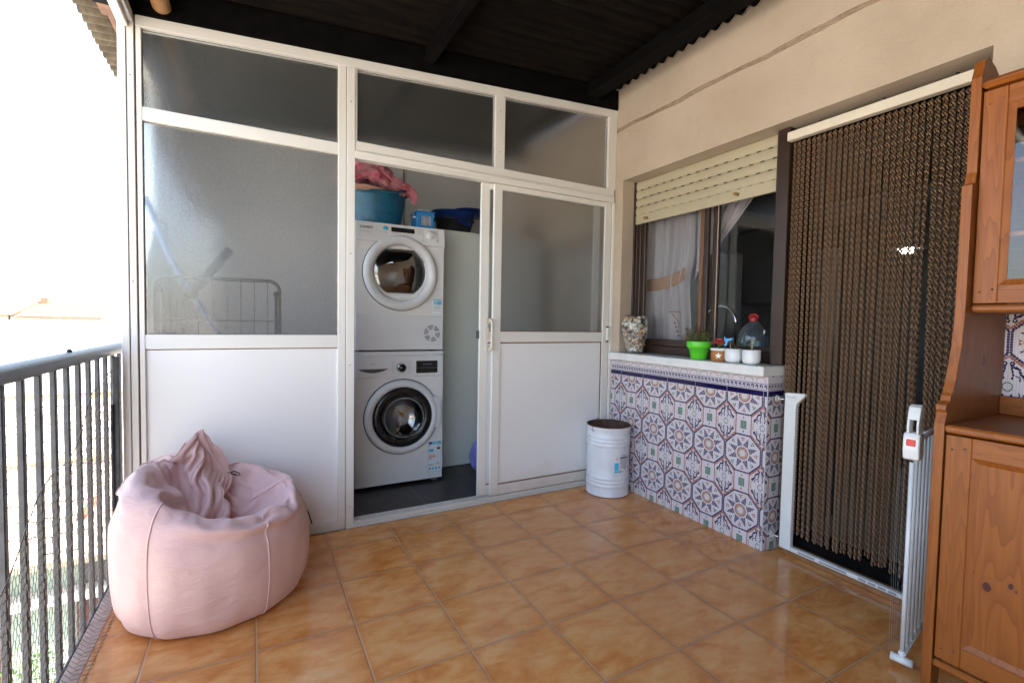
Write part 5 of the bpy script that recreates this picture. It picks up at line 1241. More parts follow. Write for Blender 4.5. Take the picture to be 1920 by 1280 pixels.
9,-9,-4,2,-1,-1,-3,-2,-3,-1,0,-8,-4,-2,0,2,3,4,-1,-1,1,2,2,3,5,-1,-1,0,-1,2,-2,1,0,3,1,-6,-2,1,1,-3,-6,-2,4,7,13,12,-1,-4,-8,0,-2,-3,2,1,-2,-5,0,-3,-3,
0,1,-2,0,1,1,1,1,0,0,1,0,0,-2,0,0,2,4,6,5,5,2,-2,1,0,1,-1,0,-5,-2,-1,-2,1,1,4,1,2,3,0,3,-10,7,6,-1,-5,-2,3,0,1,-3,-6,-7,0,2,4,0,-6,2,0,-7,-1,1,-1,1,1,1,
9,-1,-1,-2,-2,3,6,1,-3,-5,-1,8,-12,-11,-3,5,11,18,3,-7,-6,-1,3,-3,-9,3,7,-2,-3,-2,2,-2,0,0,-2,-1,0,0,0,-1,-1,1,-1,2,3,6,5,5,3,1,0,0,0,0,0,-2,-3,1,0,0,4,
-3,-4,0,-4,-1,12,3,1,2,-1,1,-1,2,1,-4,1,0,0,-5,-1,2,-1,-1,1,-2,-3,-3,-1,3,-10,-4,1,2,0,-2,7,4,-2,2,1,-1,-2,0,5,3,0,3,2,-2,-9,-15,-5,4,14,13,-2,-4,-7,-9,
11,1,-10,-3,2,6,-3,-3,1,-2,-1,1,0,-2,-1,0,0,1,5,7,7,3,2,0,0,0,-1,1,-1,-3,0,0,1,-1,3,1,3,2,-2,-1,-1,-1,-7,8,6,2,0,-2,-9,1,8,-1,-5,1,2,-10,6,3,0,-2,-2,-3,
0,1,-1,2,1,-8,-5,-1,-4,2,0,0,3,1,1,1,3,-5,-3,1,3,3,12,5,2,0,-6,-6,-6,1,5,8,-1,-7,-4,-12,2,3,2,-3,-5,2,-3,0,1,-1,-3,0,2,4,6,7,6,3,1,0,-1,-1,-1,-2,0,-2,1,
2,1,0,2,0,1,2,-2,4,1,1,0,-1,-4,1,6,0,0,-1,-4,-4,5,3,-7,-14,8,-1,-3,6,5,-1,-19,2,11,-1,-1,0,6,0,-11,-4,-2,-1,13,-6,-5,-2,-3,0,1,4,-1,-6,0,1,4,6,5,9,6,0,
-2,-3,-1,-5,-3,1,-14,-1,0,-3,-4,-2,8,-6,0,2,1,0,5,6,7,5,4,2,0,0,-1,0,0,0,0,-1,0,1,0,1,-1,1,1,1,1,1,1,0,0,0,-5,0,4,-2,6,0,0,-5,-5,1,5,0,-13,9,-5,5,-9,-15,
5,11,2,2,-4,-12,3,-2,1,8,1,-3,1,1,10,1,-8,-2,3,-3,-8,-3,2,5,1,-2,-7,0,-2,3,6,6,3,2,5,6,4,2,1,-1,-2,-1,-5,-12,-10,2,3,3,4,7,5,3,1,1,1,-2,0,0,0,-1,-1,0,-1,
1,2,0,1,-1,1,2,1,1,-1,-3,3,-2,1,1,3,-1,-1,-7,9,2,-3,-10,7,-3,1,0,1,2,-1,2,-17,7,-10,-3,17,-5,-15,10,-2,4,-5,-2,12,-7,-3,0,-4,2,9,-7,-1,-3,3,1,-6,-1,0,0,
-3,-2,8,2,-11,-8,-1,2,6,7,11,15,6,0,-6,-5,-1,4,0,1,2,1,1,0,1,0,0,0,-2,-4,4,1,-2,-3,-3,-4,-1,1,8,0,4,1,1,2,1,0,-1,-1,-1,3,2,0,0,0,-4,-2,5,2,-2,-4,-5,3,-3,
-9,15,2,-3,3,-9,4,-2,1,-1,-18,7,7,-2,0,0,0,0,-2,0,-5,14,-9,1,-4,-2,-1,-7,-1,4,1,-1,1,5,-8,-1,0,-13,2,6,-8,-2,-2,1,6,14,11,8,3,0,1,1,1,0,0,-1,0,0,2,0,-1,
-3,-1,3,-1,-2,0,1,0,0,-1,1,4,-1,3,2,1,0,1,0,0,-2,3,0,1,-1,-1,-1,-2,-3,7,0,-2,-5,-1,-5,1,9,-2,3,-1,-4,0,-1,-1,1,-9,0,0,-1,0,4,1,-3,3,3,-1,19,-10,-4,-2,-3,
-4,5,-7,-1,0,0,-1,6,2,-7,0,0,-3,-1,15,5,-10,-7,-6,-9,1,9,9,-5,0,9,9,0,-2,-5,-5,6,12,4,-2,-1,1,0,2,0,0,-1,0,0,1,-3,7,2,0,0,2,1,-1,0,1,0,1,0,1,0,-1,0,-3,
-6,4,4,0,-4,-3,-14,10,2,6,2,-4,-1,-6,5,0,0,-2,-8,-1,4,-1,2,-2,0,3,-1,2,16,-6,-5,-1,-1,5,-3,5,-5,-10,-2,1,-1,-5,4,2,18,8,-4,1,-4,7,3,-3,-17,-15,-9,9,14,
-5,-7,7,4,-10,3,12,5,0,5,0,-2,0,-10,11,3,0,-1,2,1,4,2,-1,-1,1,1,1,0,1,1,-1,0,1,1,0,1,-1,0,-2,-7,2,4,1,-3,1,-3,1,-2,2,2,-4,1,-3,2,-1,1,3,-14,-3,1,2,1,0,
1,3,0,0,14,-4,-6,1,-1,4,4,-10,-9,5,0,-1,0,5,-8,-6,10,10,0,-20,-9,6,11,8,12,-1,-19,-13,15,16,-10,-15,1,8,22,6,-2,-2,-7,-2,0,-1,-4,4,4,1,0,3,1,3,2,-2,-1,
3,2,-1,2,-1,1,0,-1,1,0,0,2,0,0,-1,-5,-4,6,1,-2,-9,7,-6,0,5,0,-1,1,0,0,0,-1,2,-7,-7,1,0,0,1,2,2,0,-1,14,-2,-8,7,-6,-3,0,-12,12,2,-1,-8,-3,6,3,-12,-1,-6,
2,-2,6,5,-10,4,13,7,-3,-11,-9,21,9,-12,-9,23,4,4,1,-7,-5,0,-1,-2,7,-7,4,-3,1,5,2,7,0,-2,1,3,0,1,-1,1,0,0,0,0,1,1,0,1,-1,0,-3,-7,4,4,0,-7,-5,6,-1,3,-3,-1,
2,0,0,-2,0,3,-5,-6,-1,0,-3,2,2,2,-3,2,14,1,-10,2,-4,-4,0,-1,3,1,-8,-2,-6,-2,0,5,-1,-10,6,22,3,-21,-5,-6,2,20,15,-5,-13,2,10,5,-6,-17,-1,19,10,-4,-2,-1,
0,0,9,-2,-8,-1,-1,-7,12,10,2,0,1,0,3,0,1,0,-1,1,-1,1,0,-1,2,1,1,-1,-2,-5,1,2,1,-4,0,4,-5,1,-5,0,3,1,-1,-6,3,3,-1,-6,-2,-2,2,0,-1,-2,2,0,8,-4,-1,2,3,2,-11,
4,-1,-4,-12,-3,-1,1,0,5,-4,-4,0,8,10,12,-1,-6,-22,1,15,16,-12,-22,13,14,10,-12,-16,4,19,0,1,-1,-1,1,1,-9,3,1,2,10,3,5,-1,-1,-2,-5,7,2,2,0,1,0,0,-1,-3,-6,
10,2,-1,1,-1,-4,-1,2,0,0,1,-3,1,-5,-6,1,6,1,-3,-4,1,5,-2,-5,-1,0,-1,-1,0,0,1,-2,-7,13,0,-1,5,-2,-18,9,0,-3,8,-5,-11,-2,6,3,-14,11,-6,-3,3,9,-3,5,-10,-13,
8,17,12,-23,-10,-2,18,17,-10,1,6,2,1,0,0,-2,-13,9,-2,2,16,7,-2,-2,-3,-2,1,0,-8,3,10,5,0,1,-1,-1,-1,0,1,1,1,1,2,-1,-8,1,1,1,2,-7,3,-8,-8,1,12,2,-6,0,-3,
5,3,-7,-1,0,-1,-1,0,0,-1,-5,-14,0,18,0,1,-4,16,-11,-19,-3,3,-2,4,1,-2,-6,3,5,8,-13,-4,8,16,-8,-3,-10,6,-6,7,-3,-15,3,-1,18,15,10,-10,-2,3,0,4,2,-2,-3,-4,
9,13,0,-3,-11,4,2,4,3,-1,-5,-5,9,4,0,1,-1,-2,3,-2,3,-1,-1,4,-1,-9,2,3,2,-2,1,1,-15,2,4,6,1,-3,-3,-9,7,4,-6,-1,-2,0,0,-1,-1,-2,-13,-11,9,11,-4,-7,7,12,6,
-18,-13,-10,8,12,1,-17,-2,11,-5,-8,8,0,-10,7,4,10,-13,-15,0,11,10,-6,11,-13,-2,21,4,-6,3,0,-1,6,2,-2,-8,4,15,8,-3,0,-4,1,-2,1,0,0,3,-1,-7,4,-4,4,3,5,0,
-3,1,-1,3,-4,-1,5,-4,3,5,-1,-1,-1,-1,-4,-1,4,0,-1,-1,0,-9,-8,7,0,0,-1,-1,-1,-1,-7,-21,5,7,-2,-13,5,1,-12,8,21,0,-16,3,-3,-9,1,-5,-10,-5,4,0,-1,2,-6,3,12,
8,-19,5,-8,7,1,-7,23,9,0,-3,-7,3,-1,7,1,2,1,-1,5,10,-4,-9,1,-1,4,1,0,6,3,-2,-2,3,-2,1,3,-4,5,1,-6,4,-1,-2,7,1,-2,2,2,0,-4,1,-1,1,1,-4,0,-1,2,-3,-1,-12,
-2,7,-1,-1,-1,-1,-1,-2,-13,-8,13,-3,1,1,-3,-7,-8,-6,8,8,4,-5,-11,-16,1,1,2,11,5,-9,-12,-2,-1,-2,4,4,-1,-3,-5,9,0,-6,2,6,16,2,-2,1,-5,-5,8,10,1,0,18,-18,
-12,20,0,4,-2,8,-1,-6,1,4,5,-3,-3,7,2,-2,2,-1,-3,1,4,2,0,3,0,2,-2,-9,-16,15,0,-8,4,7,-1,-12,9,3,-6,-12,5,3,0,-1,-1,-1,-1,-4,-17,9,12,1,0,5,-16,-3,9,-11,
-7,-3,12,-10,-9,-2,7,7,3,-9,-7,-4,4,-6,-2,3,-6,6,13,-14,3,11,6,-8,-4,10,6,-8,0,4,1,-3,-7,13,5,5,3,2,10,6,-5,-6,5,1,-1,-1,1,-2,1,6,4,1,1,-1,-4,-2,2,-5,7,
-1,-5,10,2,-3,-3,-6,-4,0,6,-4,5,4,-1,-17,-10,13,-1,-6,16,-3,-3,-1,-2,-1,-2,-4,-5,5,11,0,-5,1,-7,0,5,9,-6,-21,-7,-5,1,5,2,-1,-5,0,2,-1,-6,0,-2,0,0,2,0,-1,
13,-3,0,17,1,-1,-7,-5,-1,1,5,2,-5,3,9,6,-21,1,5,6,-3,14,6,7,2,-1,-5,7,6,-2,4,2,-2,-2,-3,5,2,-1,0,-2,2,0,1,-2,-7,0,0,-4,4,8,0,0,-8,-8,-19,-7,12,20,1,3,-6,
-3,-1,-2,-2,-3,1,3,16,-4,-18,-3,17,-3,-11,4,4,12,-2,-5,0,-13,-7,-9,2,5,-9,-6,-1,2,-1,0,7,-6,2,3,-2,-3,1,4,13,-2,-2,0,-2,-3,1,13,9,-16,3,-3,3,9,-11,-2,2,
-9,0,12,14,1,13,11,-1,2,0,-3,1,1,3,1,1,-2,-9,-6,9,-9,10,-2,-3,0,-4,-17,3,25,4,-2,-11,5,0,-9,-6,9,8,2,-4,-5,-5,-4,-1,-4,5,5,14,-4,0,-17,-4,1,9,-9,-1,8,6,
9,-1,-7,-22,3,5,-11,-8,-3,4,1,6,-8,1,9,-2,14,-18,-3,11,-1,1,-3,1,2,-2,-2,1,4,-1,3,-1,3,2,-11,10,-9,6,21,14,0,-3,8,0,-5,3,8,-1,3,-2,1,0,1,-3,-10,-7,1,-5,
17,0,-3,0,-2,1,-3,0,3,6,2,2,2,0,-9,0,4,2,-3,-3,-6,-5,-5,-7,0,16,6,-2,-3,15,11,-15,-5,4,6,-4,-15,-5,3,-2,-2,9,3,-16,-8,8,-3,-4,6,-4,0,-4,7,5,-9,-1,-2,-1,
10,-1,1,-1,1,-2,-2,0,1,3,-2,2,5,-4,-6,-5,-4,17,-8,1,17,22,12,2,0,-1,-2,3,1,-4,0,-1,-4,-10,-4,10,5,0,7,-7,-1,2,0,1,-5,-7,-1,8,5,9,2,-5,-6,-3,4,4,-2,-1,-11,
1,2,-7,7,7,-7,12,-3,-4,8,5,-5,-8,-1,0,1,-4,-23,3,23,1,-25,-5,12,-2,5,-11,-4,-7,5,5,-4,-2,1,23,-10,-6,7,3,-4,-2,-8,0,0,0,1,-2,2,5,-3,5,0,-12,-1,3,-1,-1,
0,-1,15,13,7,3,0,1,1,0,-2,-3,0,2,0,-8,-2,16,1,7,0,1,2,0,0,-5,-1,0,4,3,1,-7,8,0,-6,-14,10,7,-9,0,1,-4,-6,1,-12,25,1,-12,-5,14,-3,-12,-22,-6,0,3,12,-17,1,
-3,6,7,-12,-1,7,-2,-6,-1,7,-6,1,-5,9,-3,19,-3,-11,-1,1,-2,-7,2,0,1,-3,0,6,-4,10,-2,1,-3,-3,-7,5,-2,-5,-4,4,1,7,3,1,6,9,7,3,0,-5,-3,1,8,-1,-7,2,13,5,1,2,
2,4,-1,-5,-11,2,8,6,1,2,-2,-12,-2,2,1,3,-8,-1,7,-9,-1,8,11,4,5,-5,-11,-15,-5,-2,-4,11,4,-8,2,-9,7,5,-11,1,6,-9,14,11,6,-22,-11,-5,9,-5,-1,12,18,-17,-3,
-3,-2,-6,-1,7,1,-1,1,-6,-4,6,0,4,2,15,-8,-13,-6,1,-1,-1,3,3,2,1,0,3,9,3,4,1,1,0,-1,13,10,-1,-5,4,0,-1,6,6,1,-3,-12,-11,8,10,7,2,-1,-7,-1,-6,-2,12,-13,-12,
6,3,2,8,-2,-2,2,-4,-13,7,-6,17,-8,-7,-3,-2,-2,-7,3,5,8,2,-3,14,1,-21,-4,8,5,-14,3,-1,-1,2,10,4,-7,-3,-1,3,-7,0,0,2,1,9,0,-15,0,5,1,1,5,-2,-8,-5,7,-3,13,
4,-10,-3,1,-1,7,6,6,9,2,0,-1,18,3,-5,-15,6,2,2,8,6,-1,0,0,-18,-9,0,19,6,0,4,-9,-11,1,9,5,-19,-5,5,-8,-14,-6,-9,-3,1,1,-2,5,-6,5,-9,-3,11,10,-8,-15,0,3,
2,0,1,0,1,-11,3,12,0,-6,7,-2,-5,-2,17,-9,-3,-5,-1,9,-5,2,1,3,-8,0,7,5,-6,0,-9,7,0,2,0,-8,2,4,8,8,-7,-7,-2,-4,16,20,-3,-1,2,8,6,3,-1,-7,-5,0,6,9,3,-1,0,
1,-6,-15,5,4,1,3,5,0,-7,-6,-1,6,-2,-4,0,-20,0,20,-17,-13,-10,-6,2,4,-3,-3,4,5,7,-3,22,-12,-6,5,9,1,-24,-11,12,-4,-8,10,23,-15,-8,14,-19,-4,4,14,-17,-4,
-1,8,3,1,2,-2,0,13,18,-4,-3,-4,-9,-10,1,1,1,3,7,-3,-14,15,2,-2,2,10,15,-6,-5,2,5,8,1,1,-6,-7,-4,8,10,6,0,-2,-1,0,1,-1,-2,-5,-10,2,9,8,-4,-8,-5,-6,11,0,
-4,3,4,19,-1,-5,-14,-3,-3,11,9,-9,-1,-9,-8,13,9,19,-7,-4,-2,-17,-2,-16,-8,3,4,4,11,3,-8,-3,-2,-3,1,3,4,-20,-3,9,9,-4,-4,4,24,10,-14,4,10,3,0,-5,0,-8,-4,
10,2,-23,-3,4,4,0,6,9,4,-1,0,1,6,9,-3,0,-5,-1,3,8,4,-3,0,-1,0,2,0,2,-3,-13,-4,-3,3,6,12,-2,-3,-1,-5,-5,-5,12,0,20,0,-10,7,9,-6,-9,-1,21,4,-7,-6,3,-1,3,
-4,-11,-22,-6,2,-4,-6,16,-1,0,1,18,-8,-13,19,-7,-10,-9,11,12,-12,-19,6,7,-1,0,-6,3,-10,2,18,19,2,-3,-4,4,-1,2,1,1,-16,-11,3,6,10,3,0,0,2,2,11,4,-2,-3,-4,
6,8,4,-1,-1,-4,-3,0,3,2,2,1,-2,-8,-7,-2,7,-1,1,-1,2,-7,-11,5,5,5,17,1,-1,9,-5,12,-6,-5,8,3,-1,-10,-3,-6,-18,-12,-11,-4,3,24,20,-11,-14,5,-9,-4,17,18,4,
6,2,-1,-3,-4,-7,-9,-2,10,2,-3,-4,-4,-6,17,-4,-13,9,7,0,2,4,-4,-3,-2,-3,6,-20,3,13,3,-4,0,0,1,8,9,2,-1,-1,7,2,1,1,-1,-2,1,-4,-9,2,10,1,-3,2,1,-3,-10,-2,
7,-13,-8,8,13,-6,-9,-2,5,8,13,10,-4,-2,6,2,-11,-4,5,7,-6,-24,-8,19,10,-11,-6,-3,-7,18,16,-4,6,-12,-12,-10,1,4,6,22,0,-10,-10,2,12,-5,-19,13,10,7,-9,-1,
-1,7,-7,-14,8,5,1,2,0,-8,-3,11,4,-3,1,3,-3,-11,-6,2,6,12,6,0,0,-3,5,3,-2,2,2,-2,0,2,-3,-4,3,0,-4,3,5,-1,-11,-6,-1,12,-13,-10,9,12,-6,-13,-1,16,6,6,-7,13,
-4,-5,-5,-7,0,9,11,-10,-19,-14,18,19,3,-5,-12,-6,13,15,0,0,-2,-4,1,-3,-16,-6,8,8,4,2,0,0,-7,-10,13,3,-1,-12,-6,14,1,-11,-8,16,2,-5,3,-2,-1,8,-1,3,0,0,1,
0,-23,-1,18,11,1,-1,-1,-2,1,6,-2,0,5,-2,-1,3,0,-4,1,1,-3,-1,3,1,-3,-10,-4,8,6,-10,-2,9,4,-16,-8,2,4,11,11,-1,-8,2,4,-7,-14,-5,15,13,-3,-15,-14,15,15,6,
-5,-7,-5,8,2,5,2,-2,0,-2,-10,-26,-6,7,0,2,14,11,3,-3,-11,11,5,-6,-1,2,4,0,-4,3,6,-6,-2,2,-3,1,7,5,-2,-3,-2,3,-2,0,4,1,-1,-2,-3,-4,-3,6,8,-2,5,3,-2,2,3,
-4,-3,2,4,-5,-3,1,5,-4,-5,2,5,-7,-12,-1,9,3,-21,10,-5,3,4,0,0,0,6,0,-3,-17,-14,13,15,6,-14,-12,10,15,10,-1,-10,-16,-14,-2,7,3,-1,-2,-1,4,-7,-6,5,3,-1,9,
11,8,0,-3,4,4,6,-13,8,4,0,-6,10,2,-4,-2,-5,-6,4,13,0,-2,-9,-2,11,3,-2,-3,-3,-2,0,1,0,0,4,4,-1,6,1,-1,2,2,-4,0,1,0,-4,-1,3,2,-7,-6,5,4,-7,-5,-2,4,-3,24,
-13,-15,-8,-6,-3,-3,-1,-1,2,8,3,-6,1,12,13,-3,-13,-8,-1,-2,-1,1,6,-1,-8,-5,-1,1,6,8,1,-5,-3,-1,-1,-4,1,4,7,-2,2,10,2,5,1,8,10,3,-1,10,4,-3,-6,-7,-5,0,7,
2,3,-2,0,1,0,-2,-2,-3,-2,-1,1,1,3,4,2,3,3,-1,-1,2,2,-4,-3,4,3,-5,-1,5,0,-11,-9,5,6,-9,-10,6,14,3,-2,-1,-2,-1,0,-1,0,0,0,2,0,-2,1,0,2,0,-2,-1,0,-1,1,0,0,
1,-1,-1,-1,1,1,0,2,-1,0,0,-1,0,-1,1,1,-1,1,2,-1,2,0,1,2,0,-1,2,1,0,-1,-1,0,0,2,-1,1,0,0,0,0,0,-1,1,-1,0,-1,2,0,1,0,0,1,-1,0,0,1,-2,0,1,0,-1,0,0,1,-2,-2,
1,1,-1,-2,0,2,0,0,-1,1,0,0,-1,0,0,0,-1,1,0,-1,0,0,0,0,0,0,0,-1,1,0,0,0,0,0,0,0,1,-1,1,-1,0,0,0,1,-1,0,1,0,0,1,-1,0,1,0,0,1,0,0,-1,1,0,0,0,0,1,0,0,0,0,0,
0,1,-1,0,0,1,-1,0,0,0,1,0,0,0,0,-1,1,0,-1,0,0,0,0,-1,1,0,-1,0,0,0,0,0],
[1593,4,3,4,4,3,4,4,3,4,3,4,3,4,4,4,4,5,5,5,5,6,6,7,7,7,7,8,8,9,8,9,9,9,9,8,9,8,
7,8,6,6,5,5,4,2,2,1,-1,-1,-3,-3,-5,-5,-7,-7,-9,-9,-10,-11,-11,-12,-12,-12,-12,-13,-12,-13,-12,-11,-12,-10,-11,-9,-9,-8,-7,-7,-5,-5,-4,-3,-3,-1,-1,0,0,1,
2,2,2,3,3,3,4,3,28,0,1,1,-1,-2,2,0,2,0,0,-1,1,0,-1,1,0,0,-1,2,1,1,-1,-1,-1,3,1,0,1,0,2,0,0,0,0,1,0,-1,2,0,1,0,1,0,0,0,0,0,1,-2,0,0,1,-1,0,-1,1,-1,0,-1,
0,-1,0,-1,-1,0,-1,0,-1,-1,0,-2,1,-1,-1,-1,0,0,-1,0,0,0,0,0,-1,0,1,0,0,-1,1,0,0,0,0,0,25,0,0,1,3,1,-4,-3,2,2,1,1,-1,-2,-1,-2,3,1,3,0,0,-5,3,2,2,0,1,0,0,
-1,1,0,1,0,1,0,1,1,-1,0,0,0,0,0,0,1,0,0,-2,-1,-1,-5,3,2,2,1,0,0,-1,1,-2,0,-1,0,-1,0,-1,0,0,-1,-1,0,-2,-1,1,1,0,-1,0,0,-2,0,0,0,2,-2,-2,-1,3,2,-3,2,1,-2,
1,2,27,-1,-2,-3,2,4,-1,0,-1,-6,-3,-2,-1,-2,-7,5,10,2,0,0,2,5,1,0,1,0,-1,-1,2,1,0,-7,2,2,1,3,0,0,-1,0,1,0,0,0,0,-1,-1,-5,-2,-3,-7,-9,9,4,3,2,2,2,1,2,2,0,
0,-1,0,-1,1,0,-1,-1,0,-1,-1,-1,-1,0,-1,-4,2,2,0,-3,0,-2,5,0,2,-1,-2,3,0,-3,3,0,-2,2,28,0,1,-1,-7,-4,7,3,-5,-2,5,1,-2,-2,2,-5,-2,4,6,2,-1,0,0,1,0,-1,1,1,
-1,0,-2,0,0,1,1,-2,-1,-3,-2,-2,-2,-2,-2,-1,0,1,1,4,2,2,2,1,2,-1,0,1,1,1,1,-1,1,0,-1,0,0,-1,1,1,0,0,-1,0,0,0,-1,-1,0,-1,0,0,1,1,-1,0,-2,1,0,1,-2,-3,6,-1,
0,2,0,-2,28,-2,2,1,1,-4,-9,-4,7,6,-9,-10,-3,5,10,-8,4,4,3,3,2,0,0,1,-1,0,-1,0,-4,-2,-2,4,-10,-8,-7,-5,-5,-3,-4,-2,-3,0,-1,0,-1,1,2,3,3,4,12,14,4,-4,1,5,
4,5,2,0,-2,1,1,1,0,-1,-5,3,3,1,-1,1,0,-1,-1,-2,-2,1,-3,0,2,1,1,0,-9,0,-2,1,2,3,3,2,0,2,0,-1,29,-3,-4,-5,6,0,2,-2,-11,5,6,0,0,-5,-14,-4,-10,-6,-4,4,3,3,
2,0,2,0,-1,-2,-2,-3,-3,-2,-1,-2,-3,-3,-2,0,1,-1,0,-1,0,0,1,1,2,1,2,9,12,17,-1,9,5,-1,0,-1,0,2,2,0,0,0,-3,-3,2,-8,11,0,1,0,-2,1,3,0,-2,2,-4,-2,-2,2,0,1,
2,-3,1,0,-1,4,-2,0,-9,3,-2,6,19,-1,-2,3,-4,8,-4,-1,2,-8,2,-11,2,11,5,1,-23,-15,-7,-4,0,0,0,0,1,-2,0,-1,0,0,0,-1,1,0,-1,-1,1,0,0,0,0,1,0,0,0,0,2,6,16,15,
7,2,-4,2,-1,-1,1,3,6,2,0,1,0,-2,-2,-1,-1,-5,0,-6,13,-8,-10,1,11,4,-8,2,-10,7,8,3,3,-1,-2,-2,5,-6,-5,6,2,-3,5,-1,-4,-7,15,8,3,3,-4,-7,0,3,6,-1,-6,2,1,-14,
-2,7,6,-10,-24,-10,-4,0,1,1,-2,0,1,0,-1,-1,1,-1,-1,0,0,0,-1,1,0,-1,1,-1,1,0,4,9,11,15,8,0,-3,-4,-3,0,3,7,6,-1,0,0,-6,4,5,0,1,0,-10,0,-3,-7,4,-8,6,-2,-3,
11,-2,-5,-4,-11,-6,4,19,2,-1,7,2,-12,2,-9,17,10,3,-5,2,-2,24,0,3,-4,-2,-1,1,3,-1,-6,-5,9,-1,-2,4,-1,-3,0,1,-15,-18,-8,-4,-1,1,0,-3,-1,0,2,-1,0,0,-1,0,0,
0,-1,0,1,-1,2,3,11,11,12,9,2,-4,-3,-1,1,5,5,1,0,-3,0,-1,-3,-5,-8,10,3,-1,0,3,-1,-8,-3,1,-1,16,-1,-14,5,4,-16,12,9,-14,-16,-1,3,17,10,2,-4,-19,-7,0,19,10,
-1,5,2,20,6,1,-3,3,1,-5,-12,6,7,1,2,-7,-6,-10,-2,9,6,4,0,-4,-11,-16,-14,-4,-1,-1,0,2,0,-2,0,1,-1,0,0,0,0,0,1,6,8,12,10,9,3,1,0,2,1,0,0,0,-4,-2,-2,-1,0,
-4,0,4,-9,2,-8,-7,-2,3,19,-10,0,4,1,2,6,-3,-4,5,9,2,1,-1,-16,-12,13,17,0,-10,2,2,-10,-18,-6,20,7,-13,6,-16,14,11,-7,7,3,3,-3,-22,7,9,7,7,4,-3,-7,-10,-8,
-3,-4,-3,-5,-3,-1,-3,-1,0,1,1,-2,-2,1,-1,0,0,0,0,3,7,10,9,8,6,5,2,1,-1,0,-1,1,-2,-4,-3,-2,1,0,-3,-6,-7,4,6,-1,-6,-9,-4,-1,1,4,8,0,3,4,-19,1,23,-14,-12,
13,25,0,1,3,0,-5,-3,-8,-16,-9,16,23,-4,-20,-8,-6,15,-14,-7,-2,13,2,-15,-10,6,-2,1,-5,0,4,13,12,-2,2,10,3,1,-1,-2,-4,-4,-3,-10,-6,-1,-4,-8,-8,-1,-1,0,2,
2,6,8,9,8,6,2,1,5,1,0,-2,-2,-1,0,0,-6,-4,1,6,-1,-5,-7,-3,-3,-8,13,10,-16,-5,0,0,2,-11,13,4,-9,-2,3,-6,2,0,1,4,2,6,-10,14,16,6,-12,-22,-10,11,15,-5,-10,
12,-13,-13,10,13,12,-1,-18,-16,-2,13,-2,24,-1,2,2,3,-13,6,13,2,-8,-6,-2,5,5,5,-1,-7,-8,-12,-10,-7,-1,4,3,2,5,5,7,4,5,2,3,1,0,2,2,0,-3,-8,-5,-5,-3,2,13,
4,-5,-2,-4,-5,-4,-5,-5,-3,0,14,-6,-2,-2,0,-4,-3,7,7,-8,-3,-3,0,-2,-3,12,13,-15,2,-2,3,-6,8,1,-12,4,17,-19,1,-4,0,0,-2,0,16,-15,5,-2,-5,-5,7,22,2,10,7,1,
-2,-1,-13,6,3,-12,2,7,-8,-7,2,4,6,8,-1,-5,-2,-2,0,1,2,2,1,0,0,0,1,1,1,4,-3,-1,-1,-3,2,2,0,-7,-12,1,9,2,-6,-9,-3,-2,-4,-4,-1,-1,7,1,0,-3,-3,-2,-3,-1,16,
-10,-1,-3,-1,-5,3,14,-4,14,-18,1,8,-13,-2,6,-2,1,0,-4,-3,6,-7,3,3,-3,0,-20,3,4,-2,-1,6,-1,12,18,0,0,0,4,2,-10,6,1,-2,-5,4,2,1,0,-5,-12,9,10,4,-1,1,1,0,
-1,0,0,0,0,-2,-2,2,0,-3,-3,1,2,1,-1,-9,-13,1,-1,4,-1,-7,3,-5,-5,-4,1,0,-1,3,2,0,-1,-3,-2,-2,-8,7,2,0,-3,0,-8,4,5,6,4,-9,-2,-5,5,6,-2,-1,-6,1,5,-7,11,-9,
-2,5,3,-4,-19,1,4,1,-4,-3,2,-3,7,9,1,-5,-2,19,13,0,1,-2,1,-3,3,-7,-6,2,13,0,-4,6,3,0,0,2,0,-5,-1,3,1,0,-2,0,0,-5,-5,4,1,0,-8,-11,-3,7,2,-2,-7,1,-4,-7,-1,
-1,1,-1,0,2,2,0,-1,-2,-1,-3,-7,0,6,1,0,5,-4,12,8,4,-18,-8,-3,-1,3,2,2,1,-8,-6,1,2,2,-2,0,4,0,1,-19,0,5,3,-4,-5,-1,7,4,-7,-2,-2,0,1,12,12,10,10,-1,-6,-5,
2,8,3,-4,-2,6,-2,3,-4,5,0,2,-3,-10,1,2,2,5,1,0,-2,-10,-1,3,-8,-20,5,12,3,0,-4,0,-12,-1,0,-3,2,-2,-2,-1,3,2,0,0,-2,-1,-2,-6,-4,5,3,-3,-3,7,-7,3,10,-6,-2,
0,-3,2,-1,3,2,-3,-9,1,4,-5,3,-2,5,2,0,-19,1,5,9,-6,1,-1,4,-15,-5,3,11,0,-6,-4,4,2,23,9,0,4,4,-5,4,3,3,1,-2,-5,5,-4,3,-1,-6,1,-2,0,5,3,0,0,0,-14,-2,-2,-19,
4,17,5,-5,-3,-6,-2,-6,-1,0,-3,0,0,-1,-2,1,2,1,-1,0,-1,-1,-6,-7,4,5,0,-7,-1,8,13,-6,-7,-2,0,0,0,-2,3,3,-1,-7,0,0,-4,4,-4,9,4,-4,-18,1,1,7,0,8,-7,-2,-12,
-2,8,7,23,-1,-22,-9,5,16,9,10,2,-4,-2,-8,4,11,-6,6,5,0,-2,-4,0,0,2,1,-1,1,0,-1,-1,-1,-8,-7,-13,-4,9,-8,12,7,-5,-8,-2,0,-5,-2,-1,0,1,-1,-2,1,2,1,1,-2,1,
-1,-4,-8,2,2,1,-3,2,12,5,-10,-7,0,0,0,4,7,-9,1,1,-5,-3,-4,3,4,2,5,-7,0,-17,-1,0,7,1,-9,9,-2,-4,7,13,9,0,-3,-6,-14,2,3,1,21,8,-2,1,0,-3,2,2,-4,4,-8,12,-5,
